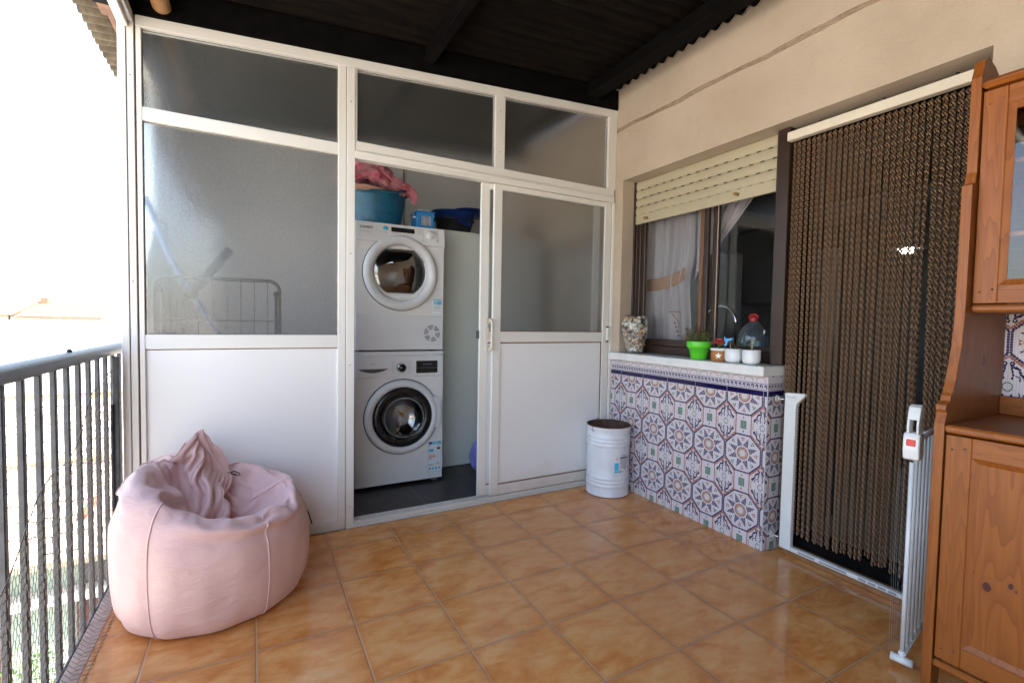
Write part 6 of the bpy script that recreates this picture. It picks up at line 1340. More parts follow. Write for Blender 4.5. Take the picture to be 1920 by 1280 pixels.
-8,12,1,-1,-1,0,0,-1,-3,-1,-7,-28,3,6,-3,11,0,0,-9,-4,0,10,-6,-4,0,-1,3,-2,-3,-2,-4,8,1,0,4,4,-1,-13,-6,2,3,-2,6,12,-1,-13,-6,0,2,2,8,2,-11,2,1,-4,0,0,
1,5,-4,-5,0,4,-8,-5,-5,7,9,-10,5,-12,7,4,-4,4,8,9,11,2,-18,-16,16,11,4,6,-1,4,-2,-14,9,7,-6,3,-6,-9,12,5,3,-2,0,-1,-1,0,-7,-9,7,-22,-11,1,21,2,-12,-5,-4,
-2,1,5,12,3,-8,-4,-1,-1,-3,-3,-1,8,0,-3,-4,6,4,-4,-11,-1,1,2,13,6,-6,-15,-4,2,3,4,8,-2,-11,5,0,-3,1,-1,0,-1,3,-4,0,3,-5,0,-12,7,22,-17,-11,1,23,3,-11,-2,
-4,-3,1,18,5,-18,-14,7,15,16,6,2,0,-4,1,0,3,-1,-17,4,-3,14,4,-12,6,2,1,-6,-23,-5,-1,-1,-4,20,4,-10,3,-8,10,3,-5,-7,-4,6,7,-8,-7,6,-5,-5,12,-3,-2,0,-5,-8,
9,2,-12,-1,2,5,14,1,-11,-10,0,2,6,2,2,-2,-10,5,2,-4,1,2,-1,-5,-1,2,2,8,-9,-8,-10,2,12,14,-16,1,0,5,11,-10,-14,-1,23,6,20,-7,-22,-16,0,19,23,5,-1,-4,-19,
6,16,0,0,1,-4,-1,6,-5,2,1,-3,-18,-15,-8,-1,18,14,4,-15,4,3,-5,-5,-6,-5,-3,-4,1,11,12,1,11,-3,-24,4,0,1,-1,4,-9,-8,14,-5,-9,0,9,3,0,-3,0,-4,-1,4,2,0,1,5,
-12,0,3,-2,0,0,-2,-2,0,5,6,-13,-13,1,7,-8,2,17,-7,-4,0,-2,-6,0,8,3,5,17,-3,10,-7,-8,-3,17,8,5,-2,-5,2,-1,2,-1,-13,15,-1,3,-1,0,-1,-6,-15,-2,-4,1,19,-2,
-11,4,-6,-5,-11,-3,3,12,-2,-8,-6,-2,7,9,-6,21,0,-15,-6,3,3,3,2,-9,6,-1,-6,0,6,-2,-2,-3,2,1,-5,4,3,-4,1,1,-7,1,3,-1,0,0,-1,-2,1,9,-1,-18,-11,6,4,10,-7,7,
10,-11,-8,-3,7,11,14,1,-4,-5,17,11,-7,-8,-2,1,-1,3,6,-4,-22,3,-7,5,14,2,-1,-2,12,-1,-3,-10,5,1,-6,-1,-2,6,6,-7,3,-18,-12,-4,12,1,8,4,-4,-11,-10,1,-1,8,
-2,-3,-1,3,8,0,1,6,-3,1,1,0,12,-10,-11,-6,-3,3,6,5,15,-13,-6,-3,-1,0,3,0,-3,0,3,-1,2,3,1,-19,-1,1,0,9,-1,-6,5,11,0,-11,8,8,-1,-11,-12,-2,17,13,-1,13,-2,
-2,1,-13,9,9,-20,-8,27,4,2,-6,-16,-7,18,2,-4,-13,9,9,1,1,2,-2,-3,-12,-3,-5,11,-14,-5,-9,-1,15,7,2,-5,-4,-6,-3,1,-6,0,2,0,2,6,22,-13,0,9,9,-2,-7,-27,-4,
7,3,7,11,8,3,-22,-8,5,5,-3,-2,-1,-4,2,3,5,0,-3,-19,3,6,-1,0,7,-11,-3,3,7,17,2,-3,-6,-1,-2,5,-1,-15,29,-8,5,-3,1,-8,-14,10,10,11,3,-11,13,4,-2,-11,2,-4,
-3,-7,-3,13,8,4,-5,-19,-3,15,0,1,-3,-5,-18,-5,1,-3,1,9,5,-6,1,-8,-2,0,2,2,6,-2,10,9,-2,1,6,9,1,-4,-14,-15,8,-3,5,13,1,-2,-26,7,2,3,13,-10,-6,-3,-3,3,4,
1,-4,6,-4,12,-2,-8,15,-17,-10,-5,2,2,0,-1,-3,3,15,-6,-18,17,11,0,-3,0,3,9,-12,-15,20,-8,7,8,-6,-1,8,2,-6,-2,-1,-2,-8,13,8,2,-7,1,0,0,-3,-4,-6,5,2,6,5,-15,
-11,-8,1,7,7,-21,-1,2,3,2,5,18,12,-21,14,0,4,6,-1,0,1,-3,-11,-4,0,7,1,-1,-9,-15,3,19,7,-1,-7,7,-14,-9,2,-2,-1,12,-2,-5,12,3,-8,15,-6,-13,-13,-8,-2,1,2,
9,-6,-12,15,9,-1,14,-11,-22,7,20,4,2,12,-17,-2,16,3,-9,-10,7,-2,-2,-2,2,-3,-2,11,-6,10,2,-8,3,-4,0,-2,-4,0,7,-5,1,0,-3,-5,3,-10,-6,0,3,2,9,17,6,1,-1,-9,
2,6,1,0,-1,-1,-8,-4,6,0,-10,0,-6,8,4,0,0,6,2,-1,4,-4,-14,-6,-5,-5,-3,23,-15,-11,11,18,9,0,0,-5,-20,-18,-3,-2,-4,-4,16,9,-9,-3,6,-16,2,0,9,3,26,2,-11,-15,
9,10,-5,4,4,-4,-2,-2,2,1,2,-4,-3,6,6,-5,-4,-7,-6,-2,9,10,-7,-5,1,2,2,2,-9,-2,5,2,3,7,14,1,-7,-5,4,-3,9,1,0,-2,-3,3,-3,1,4,-2,-13,-7,-9,13,1,4,-8,12,3,5,
-4,3,-6,-24,-11,2,1,10,10,-17,-6,5,11,14,4,0,-3,-22,-27,-2,2,13,6,-12,0,-2,2,1,11,-6,5,12,-10,7,18,-3,-4,-3,0,-9,-5,6,1,0,4,1,-5,2,-2,-11,5,8,-4,1,0,1,
-2,-8,5,8,8,3,-1,0,1,1,2,2,3,1,-5,-4,10,-1,-1,3,-3,2,-3,-4,0,1,-1,1,5,0,-6,-12,11,-2,-2,2,4,-4,3,2,-11,9,1,-11,-13,0,-9,-4,10,14,-11,-3,2,6,5,-11,7,16,
-16,-17,2,0,-6,11,-1,-9,-1,18,2,7,1,9,-18,-18,22,11,-5,-3,-5,5,-5,-1,1,-5,9,1,-12,9,2,-16,-10,-3,0,10,6,0,-8,3,6,0,9,12,6,2,3,1,-1,-1,1,3,1,-3,-2,4,0,1,
-1,-1,-1,-3,-2,-3,0,-1,8,3,-2,-8,1,-3,3,5,-2,-11,11,-1,-5,2,3,-3,-9,-8,15,-17,-6,7,8,1,-3,-2,5,9,5,-5,2,-21,-7,-3,7,-2,-7,4,3,-3,-4,2,3,17,9,-9,-1,-9,4,
1,9,-6,0,-2,-4,-9,8,15,-3,-9,5,-2,-8,-2,-7,1,5,4,3,6,-8,4,-4,3,17,4,-3,2,9,-1,-4,-1,3,5,0,-1,-7,-4,11,0,-1,0,-6,-5,-1,4,5,5,0,-5,-6,-4,1,4,1,-6,6,-3,4,
-11,7,3,-2,-13,0,8,-1,0,4,-1,0,-19,-1,8,0,-15,10,13,-2,-3,-5,-3,6,-1,-2,14,-14,-7,0,-5,3,21,2,-2,-4,-1,4,-1,6,0,-10,5,-13,8,11,-16,12,5,-5,4,-2,-1,7,1,
-2,-7,2,-5,12,3,-6,8,5,-2,2,1,1,-1,3,4,-3,-13,2,3,6,1,-2,0,-6,-5,1,-1,-5,16,5,-4,-11,0,-2,-4,10,-1,-13,7,-3,9,-1,5,3,-17,24,-2,-5,-1,-1,3,-1,-15,-7,8,8,
11,4,-1,-5,-4,-3,2,1,-4,-4,-2,-8,-1,-5,-7,21,6,-3,7,-11,-3,0,11,-2,-1,8,-2,-11,-15,11,7,-7,15,3,-5,2,-7,6,3,1,-1,-5,1,-1,8,-1,4,4,0,-8,3,0,10,1,0,-5,-4,
-6,5,4,3,0,-1,-8,-3,1,0,-1,6,8,-11,-15,7,8,-2,2,4,-5,3,1,1,3,1,-3,0,15,7,2,0,-4,-5,-15,19,1,-3,-4,13,-4,3,4,-1,-3,-9,-13,-4,-1,-7,17,1,-4,10,-2,-3,-6,2,
8,-7,-5,1,3,-3,7,5,4,-10,-20,11,11,3,9,-2,-1,-5,-6,8,4,0,1,1,-2,-6,6,-2,5,5,0,-1,4,2,1,-3,-7,-1,1,5,1,-1,1,-6,-6,1,1,0,0,0,1,1,-3,-6,8,3,-11,6,4,-3,7,-13,
1,12,-2,-4,26,-1,2,-2,1,1,-2,-2,-4,-2,1,3,0,-13,-5,7,1,-7,10,4,-14,5,2,4,2,1,-1,-5,-4,-3,4,6,0,2,-11,-7,-6,-3,9,17,-1,3,1,0,0,-6,-2,7,1,2,4,0,0,-4,-2,3,
2,1,-1,1,3,3,3,0,-1,-5,-4,3,0,3,0,-1,-5,-5,-5,3,5,1,-1,0,-5,2,4,-1,-7,7,-4,-6,8,3,-7,6,-5,4,4,3,27,-2,1,-2,-6,0,8,-18,-8,-6,4,9,-3,4,-4,-1,3,10,3,-2,-5,
-1,5,0,-6,-1,1,-10,-2,0,3,11,6,1,0,-16,-6,10,2,3,11,-2,-1,-11,-1,13,3,-4,1,1,2,1,-1,0,-4,3,2,0,0,-1,1,2,0,-1,-2,0,3,-1,1,1,0,-11,-12,6,0,-1,12,4,-2,-4,
-6,-5,2,12,-4,-6,5,6,-7,3,2,4,0,-12,10,5,29,-2,-7,-9,1,-12,5,13,-7,-6,-4,-3,6,11,0,-8,-6,2,0,-2,12,-4,3,3,6,-4,-15,5,2,-1,-3,1,-1,0,12,9,-5,-8,4,2,4,0,
-3,-3,3,3,-1,-2,0,1,-1,3,0,1,0,-5,5,2,-3,1,1,1,-1,0,0,-3,1,-2,-1,-11,4,-4,-1,4,3,-2,5,11,-5,-20,4,6,-1,-1,2,-1,8,2,4,-8,5,-6,7,-2,-9,11,21,-4,2,1,0,-12,
-7,15,9,-4,-5,-3,13,4,-4,-5,-2,1,1,4,-6,-5,-3,-11,3,8,11,1,3,-7,-19,-9,1,2,5,11,8,1,-6,-3,5,2,-8,9,0,-2,4,0,0,2,-1,0,3,0,-3,-1,1,-1,-1,2,3,2,1,1,-3,-11,
-4,5,5,-4,-3,5,-6,-4,8,-2,-11,11,3,-6,-7,14,-1,-6,1,13,-2,2,-7,8,-3,4,-3,2,-3,-12,23,-4,-3,1,-9,9,5,2,3,-2,-5,-2,2,6,1,-3,-1,0,0,4,4,-12,-11,3,-1,-10,1,
8,7,11,0,-9,-4,-3,-5,3,1,5,6,-5,-5,2,6,2,-2,0,-1,1,0,2,4,-1,-1,-2,-1,0,-1,0,0,0,-2,7,6,-4,-14,-2,3,3,3,4,-13,8,0,-13,11,3,-7,-2,6,-2,-6,4,7,-4,0,4,9,-10,
2,-2,5,-3,-1,0,11,1,36,-8,-10,-3,3,8,-2,-1,5,6,-1,-3,-3,1,3,1,-4,-6,-1,-1,7,8,-7,-7,-8,0,2,-1,0,7,12,0,1,-7,-7,-2,-2,0,1,6,-3,-2,4,0,-1,3,-4,-3,1,-1,5,
1,0,-1,1,-5,-6,5,1,1,0,0,0,-10,0,9,6,4,1,4,-2,-11,6,-6,-3,4,-4,-12,10,4,-4,-14,14,4,1,-8,5,4,0,-9,10,10,-3,-3,-1,11,37,0,-4,-4,2,-2,-1,-1,1,1,-8,0,3,2,
4,-2,4,-5,-5,-3,1,7,7,-2,-4,3,3,-2,-7,-6,5,4,-2,3,-1,-4,-6,0,2,2,3,-3,-3,-5,1,-1,2,3,-1,-6,3,3,0,2,0,-3,-6,2,4,4,2,-7,-8,4,8,4,1,0,0,0,0,0,1,1,-11,3,2,
-5,-8,7,3,-6,1,6,2,-6,-1,5,0,2,-1,7,4,0,-2,5,28,6,5,0,-4,-3,-2,-4,-2,3,10,0,-5,-6,-1,6,2,4,-1,-4,-7,-2,3,5,0,-5,-7,-9,-8,-9,-3,-2,-1,3,5,3,9,5,4,3,3,1,
1,2,0,-6,0,-1,-3,0,-6,-2,3,3,2,5,1,-6,2,0,-1,-5,-3,-5,-5,-5,-1,-1,1,3,3,5,5,8,2,0,7,1,-6,-6,4,5,-13,0,6,5,-9,1,9,10,-4,-7,6,8,-1,-8,46,2,2,2,1,0,0,-3,0,
-1,2,-2,-1,-1,-1,-1,-3,-3,-4,-4,-1,-2,0,0,-1,-2,-1,-1,-1,0,-1,1,0,0,0,-1,-3,-3,0,-1,0,0,0,0,0,0,0,-1,0,0,-1,0,0,0,1,0,1,0,0,0,0,1,1,2,3,2,-1,0,1,1,0,0,
3,4,4,2,2,1,0,1,1,0,-2,-1,0,1,-2,1,2,1,0,0,1,2,1,-1,57,1,0,0,-1,-1,-1,-1,-2,0,-2,-2,-2,-3,-3,-3,-2,-1,-1,-1,-2,-1,-2,-2,0,0,-1,1,0,0,0,0,1,0,2,-1,-1,-3,
-5,-3,-2,0,0,1,1,-1,0,-1,-1,-1,0,1,0,2,1,1,0,0,1,0,1,3,3,2,1,0,0,-1,-1,0,2,0,1,1,3,6,3,1,2,1,0,2,1,0,2,0,1,0,0,1,1,0,1,1,0,2]]
BV, BU, BJ = 80, 96, 33
def bag_ext(t):
    e = .325+.016*cos(t-D(-30))
    return -.345/cos(t) if e*cos(t) < -.345 else e
def bag_low(j, i):
    """filled lower part, below the folds"""
    t = 2*pi*i/BU; s_ = .004+.996*j/(BV-1); R = bag_ext(t); H = .435+.085*cos(t-D(165))+.02*cos(2*t-D(20))
    if s_ < .14: r, z = R*.80*(s_/.14)*1.01, .004
    else:
        a = -pi/2+(s_-.14)/.32*pi*.78; r = R*.81+R*.235*max(0, cos(a))**.6; z = .004+H/2*(1+sin(a))*1.02
    x, y = r*cos(t)*1.035, r*sin(t)*1.02
    if x < -.27: w = min(1, max(0, (z-.36)/.1)); x = x*(1-w)+(-.27+(x+.27)*.45)*w
    return (max(x, -.372), min(y, .385), z)
BG = []
for c_i in range(3):
    n_ = BV-BJ; A = [BAGTOP[c_i][j*BU:(j+1)*BU] for j in range(n_)]
    for j in range(n_):
        for i in range(1, BU): A[j][i] += A[j][i-1]
    for j in range(1, n_):
        for i in range(BU): A[j][i] += A[j-1][i]
    BG.append([[bag_low(j, i)[c_i] for i in range(BU)] for j in range(BJ)]+[[v*.0005-.5 for v in row] for row in A])
def bag(i, j):
    x, y, z = (BG[k][j][i % BU] for k in range(3))
    s_ = j/(BV-1); t = 2*pi*(i % BU)/BU
    side = max(0., sin(pi*min(1, max(0, (s_-.12)/.36))))
    pull = 0.
    for c in SEAM: pull -= .006*math.exp(-(ang(t, c)/.05)**2)*side
    pull += .004*side*sin(3*t+1)+.0022*side*sin(9*t+14*s_)+.0016*side*sin(21*t-9*s_)
    if .13 < s_ < .26: pull += .004*sin(13*t+2)*sin(pi*(s_-.13)/.13)
    l = math.hypot(x, y)+1e-6
    return (x*(1+pull/l), y*(1+pull/l), max(z, .0))
m = MB()
vs = [bag(i, j) for j in range(BV) for i in range(BU)]
m.add(vs, [[j*BU+i, j*BU+(i+1) % BU, (j+1)*BU+(i+1) % BU, (j+1)*BU+i] for j in range(BV-1) for i in range(BU)], 0, True)
m.add([bag(i, 0) for i in range(BU)], [list(range(BU))[::-1]])
tipc = [sum(bag(i, BV-1)[k] for i in range(BU))/BU for k in range(3)]
m.add([bag(i, BV-1) for i in range(BU)]+[(tipc[0], tipc[1], tipc[2]-.03)], [[i, (i+1) % BU, BU] for i in range(BU)], 0, True)
body = m.build('bag_body', 'pink', bb, local=True)
ss = body.modifiers.new('smooth', 'SUBSURF'); ss.levels = 1; ss.render_levels = 1
for c in SEAM:
    ii = round((c % (2*pi))/(2*pi)*BU); P = []
    for j in range(10, 74):
        x, y, z = bag(ii, j); l = math.hypot(x, y)+1e-6; up_ = max(0, (j/(BV-1)-.4)/.2); k = .0016*(1-min(1, up_)); P.append((x*(1+k/l), y*(1+k/l), z+.0012*min(1, up_)))
    m = MB(); m.tube(P, .0030, 6); m.build('piping', 'pinkseam', body, local=True)
tp_ = max((bag(i, BV-3) for i in range(BU)), key=lambda p: p[0])
m = MB(); x, y, z = tp_[0]-.003, tp_[1]-.004, tp_[2]
m.tube([(x, y, z), (x+.015, y-.005, z+.007), (x+.033, y-.007, z-.003), (x+.040, y-.009, z-.013), (x+.027, y-.007, z-.013), (x+.011, y-.005, z-.007), (x, y, z)], .0024, 6); m.tube([(x-.01, y, z+.004), (x+.025, y-.007, z-.010)], .002, 5); m.build('zip_loop', 'gap', bb, local=True)
m = MB(); m.prism([(.015, .235), (.05, .242), (.048, .275), (.02, .30)], .3500, .3520, 0); m.tube([(.352, .02, .302), (.368, -.002, .27), (.380, -.015, .225)], .0032, 6); m.build('side_tag', 'gap', bb, local=True)

# ------------------------------------------------------------ metal drum used as bin
cn = thing('metal_drum', 'open white metal drum with ribs and printed label in the corner', 'drum', (3.148, -.165, 0))
c0 = (3.148, -.165, 0)
pf = [(.139, .004), (.143, .002), (.1455, .006), (.1455, .012), (.143, .018), (.1425, .055)]
for zc in (.075, .100, .125): pf += [(.1425, zc-.011), (.1465, zc-.004), (.1465, zc+.004), (.1425, zc+.011)]
pf += [(.1425, .20), (.1425, .325)]
for zc in (.345, .370, .395): pf += [(.1425, zc-.010), (.1465, zc-.004), (.1465, zc+.004), (.1425, zc+.010)]
pf += [(.1425, .43), (.146, .445), (.1475, .455), (.1475, .462)]
m = MB(); m.lathe(pf, c0, 72, caps=False); m.lathe([(.139, .004), (.0001, .004)], c0, 72, caps=False)
cb = m.build('drum_body', MT['wpot'] if 0 else simple('white_drum_paint', (.66, .69, .74), .28, var=.06, sc=7), cn)
m = MB(); m.lathe([(.1475, .462), (.1465, .468), (.143, .468), (.141, .455), (.140, .03), (.0001, .025)], c0, 72, caps=False)
m.build('inside', simple('rusty_inside', (.10, .045, .028), .75, var=.5, sc=25), cb)
m = MB(); m.lathe([(.1465, .0), (.1475, .003), (.1465, .0055), (.143, .003)], c0, 60, caps=False); m.build('base_rim', 'seal', cb)
def wrap(mb, a0, a1, z0, z1, k, h=.0008):
    vs = []; n = 8
    for i in range(n+1):
        a = a0+(a1-a0)*i/n
        for z in (z0, z1): vs.append((c0[0]+(.1425+h)*cos(a), c0[1]+(.1425+h)*sin(a), z))
    mb.add(vs, [[2*i, 2*i+2, 2*i+3, 2*i+1] for i in range(n)], k, True)
A0 = D(-113); m = MB()
wrap(m, A0, A0+.24, .165, .290, 0, .0005); wrap(m, A0+.01, A0+.225, .170, .236, 1); wrap(m, A0+.03, A0+.21, .246, .282, 2); wrap(m, A0+.12, A0+.19, .250, .27, 5, .0012)
wrap(m, A0+.01, A0+.19, .183, .186, 0, .0012)
wrap(m, A0+.29, A0+.74, .262, .272, 3); wrap(m, A0+.37, A0+.68, .279, .285, 4)
for i in range(9): wrap(m, A0+.28+.004*i, A0+.74-.03*(i % 3), .252-.0070*i, .2555-.0070*i, 4)
wrap(m, A0+.25, A0+.34, .172, .180, 3); wrap(m, A0+.42, A0+.48, .174, .181, 3); wrap(m, A0+.80, A0+.85, .190, .206, 3); wrap(m, A0+.56, A0+.63, .186, .196, 4)
lb2 = m.build('printed_label', ['paper', 'cyan', 'wpot', 'ink', 'inkg', 'pinkprint'], cb)
m = MB(); P = [(c0[0]-.142, c0[1]-.02, .44), (c0[0]-.155, c0[1]-.03, .435), (c0[0]-.165, c0[1]-.03, .45), (c0[0]-.160, c0[1]-.025, .475), (c0[0]-.135, c0[1]-.02, .488), (c0[0]-.112, c0[1]-.018, .52)]
m.tube(P, .0018, 6); m.tube([(c0[0]-.118, c0[1]-.03, .47), (c0[0]-.100, c0[1]-.02, .525)], .0014, 5); m.build('wire_handle', 'greyt', cn)

# ------------------------------------------------------------ things on the window sill
SZ = .9483
vz = thing('glass_vase', 'clear glass vase filled with assorted seashells on the window sill', 'vase', (3.345, -.185, SZ))
vp = [(.052, 0), (.056, .004), (.060, .03), (.075, .09), (.092, .155), (.096, .19), (.090, .222), (.072, .246), (.062, .256), (.062, .262)]
c1 = (3.345, -.185, SZ)
m = MB(); m.lathe([(.0001, .0)]+vp+[(.059, .262), (.059, .256), (.088, .220), (.093, .19), (.089, .155), (.072, .09), (.057, .03), (.052, .008), (.0001, .008)], c1, 56); m.build('vase_glass', 'glassc', vz)
SH = [simple('shell_%s' % n, c, .45, var=.5, sc=60) for n, c in (('cream', (.58, .50, .38)), ('tan', (.42, .27, .17)), ('pink', (.50, .32, .28)), ('white', (.66, .64, .62)), ('grey', (.20, .19, .20)), ('orange', (.55, .27, .10)), ('slate', (.09, .09, .10)))]
m = MB(); rs = random.Random(8)
def vr(h):
    for i in range(len(vp)-1):
        if vp[i][1] <= h <= vp[i+1][1]: f = (h-vp[i][1])/(vp[i+1][1]-vp[i][1]+1e-9); return vp[i][0]+(vp[i+1][0]-vp[i][0])*f
    return .05
m.lathe([(.0001, .012)]+[(vr(h)-.022, h) for h in (.012, .04, .09, .15, .19, .22, .24)]+[(.0001, .243)], c1, 24, m=6)
for k in range(420):
    h = rs.uniform(.014, .246); a = rs.uniform(0, 2*pi); sz = rs.uniform(.010, .022)
    r = vr(h)-.006-sz*.30
    ctr = Vector((c1[0]+r*cos(a), c1[1]+r*sin(a), c1[2]+h))
    rot = Euler((rs.uniform(0, 6), rs.uniform(0, 6), rs.uniform(0, 6))).to_matrix()
    q = rot.to_quaternion(); nrm = Vector((cos(a), sin(a), .1)); tq = Vector((0, 0, 1)).rotation_difference(nrm)
    vs = []; K = 14
    for j in range(4):
        for i in range(K):
            t = 2*pi*i/K; rad = sz*sin(pi/2*(j+.35)/3.35)*(1+.10*cos(i*pi)); rad = min(rad, sz*1.1)
            p = Vector((rad*cos(t)*1.0, rad*sin(t)*.72, sz*.42*cos(pi/2*(j+.35)/3.35)))
            p.rotate(Euler((rs.uniform(-.0, .0), 0, 0))); vs.append(p)
    qq = tq @ Euler((rs.uniform(-.6, .6), rs.uniform(-.6, .6), rs.uniform(0, 6.3))).to_quaternion()
    vs = [ctr+qq @ p for p in vs]
    m.add(vs, [[j*K+i, j*K+(i+1) % K, (j+1)*K+(i+1) % K, (j+1)*K+i] for j in range(3) for i in range(K)]+[list(range(K))], rs.choice([0, 0, 1, 1, 2, 2, 3, 3, 4, 5, 0, 3]), True)
shl = m.build('shells', SH, vz); shl['kind'] = 'stuff'

def pot(name, label, x, y, prof, mat, grp=None, soil=None):
    p = thing(name, label, 'plant pot', (x, y, SZ), grp)
    m = MB(); m.lathe(prof, (x, y, SZ), 48); m.build('pot', mat, p)
    r, h = soil; m = MB(); m.lathe([(r, h-.004), (r*.7, h), (.0001, h+.001)], (x, y, SZ), 24); m.build('soil', 'soil', p)
    return p
gx, gy = 3.325, -.745
gp = pot('potted_plant', 'lime green plastic pot with a bushy little succulent on the sill', gx, gy, [(.0001, 0), (.042, 0), (.045, .003), (.0585, .068), (.0665, .068), (.0700, .072), (.0720, .105), (.0700, .107), (.066, .105), (.060, .06), (.0001, .06)], 'green', soil=(.064, .094))
def sprig(m, base, tip, n, leaf, mi=0, ml=1, seed=0, r=.0012):
    q = random.Random(seed); b, t_ = Vector(base), Vector(tip); mid = (b+t_)/2+Vector((q.uniform(-.01, .01), q.uniform(-.01, .01), .004))
    P = [b, mid, t_]; m.tube(P, r, 5, mi)
    for i in range(n):
        f = .25+.75*i/max(1, n-1); p = b.lerp(mid, f*2) if f < .5 else mid.lerp(t_, f*2-1)
        a = q.uniform(0, 6.28); d = Vector((cos(a), sin(a), q.uniform(.1, .9))).normalized(); s_ = leaf*q.uniform(.7, 1.2); sd_ = d.cross(Vector((0, 0, 1))).normalized()*s_*.3; up_ = d.cross(sd_).normalized()*s_*.14
        m.add([p, p+d*s_*.5+sd_, p+d*s_, p+d*s_*.5-sd_, p+d*s_*.5+up_, p+d*s_*.5-up_], [(0, 1, 4), (1, 2, 4), (2, 3, 4), (3, 0, 4), (0, 5, 1), (1, 5, 2), (2, 5, 3), (3, 5, 0)], ml)
m = MB(); q = random.Random(4)
for k in range(30):
    a = q.uniform(0, 6.28); r_ = q.uniform(0, .04); b = (gx+r_*cos(a), gy+r_*sin(a), SZ+.093)
    out = q.uniform(.3, 1.3); tip = (gx+(r_+.035*out)*cos(a)+.0, gy+(r_+.04*out)*sin(a)+.012, SZ+.097+q.uniform(.04, .115)*(1.15-.35*out))
    sprig(m, b, tip, 13, .015, 0, 1 if k % 3 else 2, k)
for k in range(8):
    b = (gx-.01, gy+.04, SZ+.094); sprig(m, b, (gx-.02+q.uniform(-.01, .01), gy+.085+q.uniform(-.02, .03), SZ+.115+q.uniform(-.01, .035)), 12, .013, 0, 2, 50+k)
m.build('foliage', ['leafb', 'leaf', simple('reddish_leaf', (.16, .07, .035), .5, var=.4, sc=40)], gp)

bx, by = 3.320, -.890
bp = pot('potted_plant', 'small ochre pot with white star and red felt flower on the sill', bx, by, [(.0001, 0), (.038, 0), (.042, .004), (.0455, .035), (.044, .060), (.043, .064), (.040, .064), (.040, .05), (.0001, .05)], 'terra', soil=(.041, .060))
m = MB(); m.lathe([(.0445, .0605), (.0465, .062), (.0465, .0725), (.045, .074), (.041, .073), (.041, .060)], (bx, by, SZ), 40, caps=False)
for k in range(30):
    a = 2*pi*k/30; m.lathe([(.0, -.003), (.003, 0), (0, .003)], (bx+.0462*cos(a), by+.0462*sin(a), SZ+.067), 6)
m.build('ruffled_trim', 'wpot', bp)
m = MB(); P = []
for k in range(10): r_ = .019 if k % 2 == 0 else .0082; P.append((r_*cos(pi/2+k*pi/5), r_*sin(pi/2+k*pi/5)))
aa = D(212); fr = Matrix.Translation((bx+.047*cos(aa), by+.047*sin(aa), SZ+.033)) @ Matrix.Rotation(aa, 4, 'Z')
mm = MB(); mm.prism(P, 0, .004, 0); mm.v = [tuple(fr @ Vector(v)) for v in mm.v]; mm.build('star', 'wpot', bp)
m = MB()
for k in range(5): sprig(m, (bx, by, SZ+.06), (bx+.012*cos(k*1.3), by+.012*sin(k*1.3), SZ+.095), 5, .016, 0, 1, 80+k)
m.build('leaves', ['leafb', 'leaf'], bp)
m = MB(); q = random.Random(1)
def petal(c, a, L, w, lift):
    d = Vector((cos(a), sin(a), lift)).normalized(); sd_ = Vector((-sin(a), cos(a), 0)); n = d.cross(sd_); vs = []
    for i in range(5):
        f = i/4; ww = w*sin(pi*(.12+.88*f))**.6*(1 if i < 4 else .4)
        for s_ in (-1, 0, 1): vs.append(Vector(c)+d*L*f+sd_*ww*s_*.5+n*(-.15*L*f*f+.002*abs(s_)))
    m.add(vs, [[3*i+j, 3*i+j+1, 3*i+j+4, 3*i+j+3] for i in range(4) for j in range(2)], 0, True)
for ring, (L, lift, n, z) in enumerate(((.046, -.12, 9, .108), (.040, .18, 8, .112), (.028, .6, 7, .114), (.016, 1.4, 6, .115))):
    for k in range(n): petal((bx, by, SZ+z), 2*pi*k/n+ring*.4+q.uniform(-.1, .1), L, .022, lift+q.uniform(-.1, .1))
fl = m.build('flower', 'redfl', bp); z_ = fl.modifiers.new('thick', 'SOLIDIFY'); z_.thickness = .0015

WP = [(.0001, 0), (.026, 0), (.036, .004), (.0435, .014), (.0455, .028), (.0455, .0745), (.0445, .0755), (.0415, .0745), (.0415, .03), (.0001, .03)]
wx, wy = 3.318, -.982
w1 = pot('potted_plant', 'white ceramic pot with a blue bird pick, between the red flower and the last pot', wx, wy, WP, 'wpot', 'white pots on the sill', soil=(.0415, .068))
m = MB()
for k in range(9): sprig(m, (wx+.02*cos(k), wy+.02*sin(k), SZ+.067), (wx+.03*cos(k*1.7), wy+.03*sin(k*1.7), SZ+.095+.012*(k % 3)), 4, .010, 0, 0, 100+k)
m.build('dry_stems', 'leafb', w1)
m = MB(); m.tube([(wx, wy+.018, SZ+.065), (wx-.002, wy+.022, SZ+.105)], .0012, 6); m.build('pick_stick', 'wpot', w1)
m = MB()
bd = [(.034, .008), (.026, .012), (.020, .010), (.015, .006), (.010, .010), (.006, .020), (.002, .026), (.0, .014), (-.008, .012), (-.020, .018), (-.027, .016), (-.018, .006), (-.008, -.002), (.0, -.010), (.006, -.022), (.012, -.024), (.013, -.012), (.020, -.004), (.024, .002)]
bd = [(.030, -.020), (.022, -.024), (.012, -.020), (.010, -.008), (.004, .0), (-.012, .006), (-.026, .020), (-.014, .022), (-.004, .017), (.004, .020), (.010, .017), (.018, .016), (.022, .026), (.028, .024), (.028, .010), (.022, .0), (.020, -.008)]
m.prism([(wy+.028+a*1.05, SZ+.112+b*1.05) for a, b in bd], wx-.008, wx-.004, 0); bevel(m.build('bird_pick', 'bird', w1), .0012)
wx, wy = 3.318, -1.088
w2 = pot('potted_plant', 'white ceramic pot with a tiny upright cactus seedling, rightmost on the sill', wx, wy, WP, 'wpot', 'white pots on the sill', soil=(.0415, .066))
m = MB(); m.tube([(wx, wy, SZ+.062), (wx+.001, wy-.002, SZ+.10), (wx, wy+.001, SZ+.128)], [.005, .0042, .002], 8)
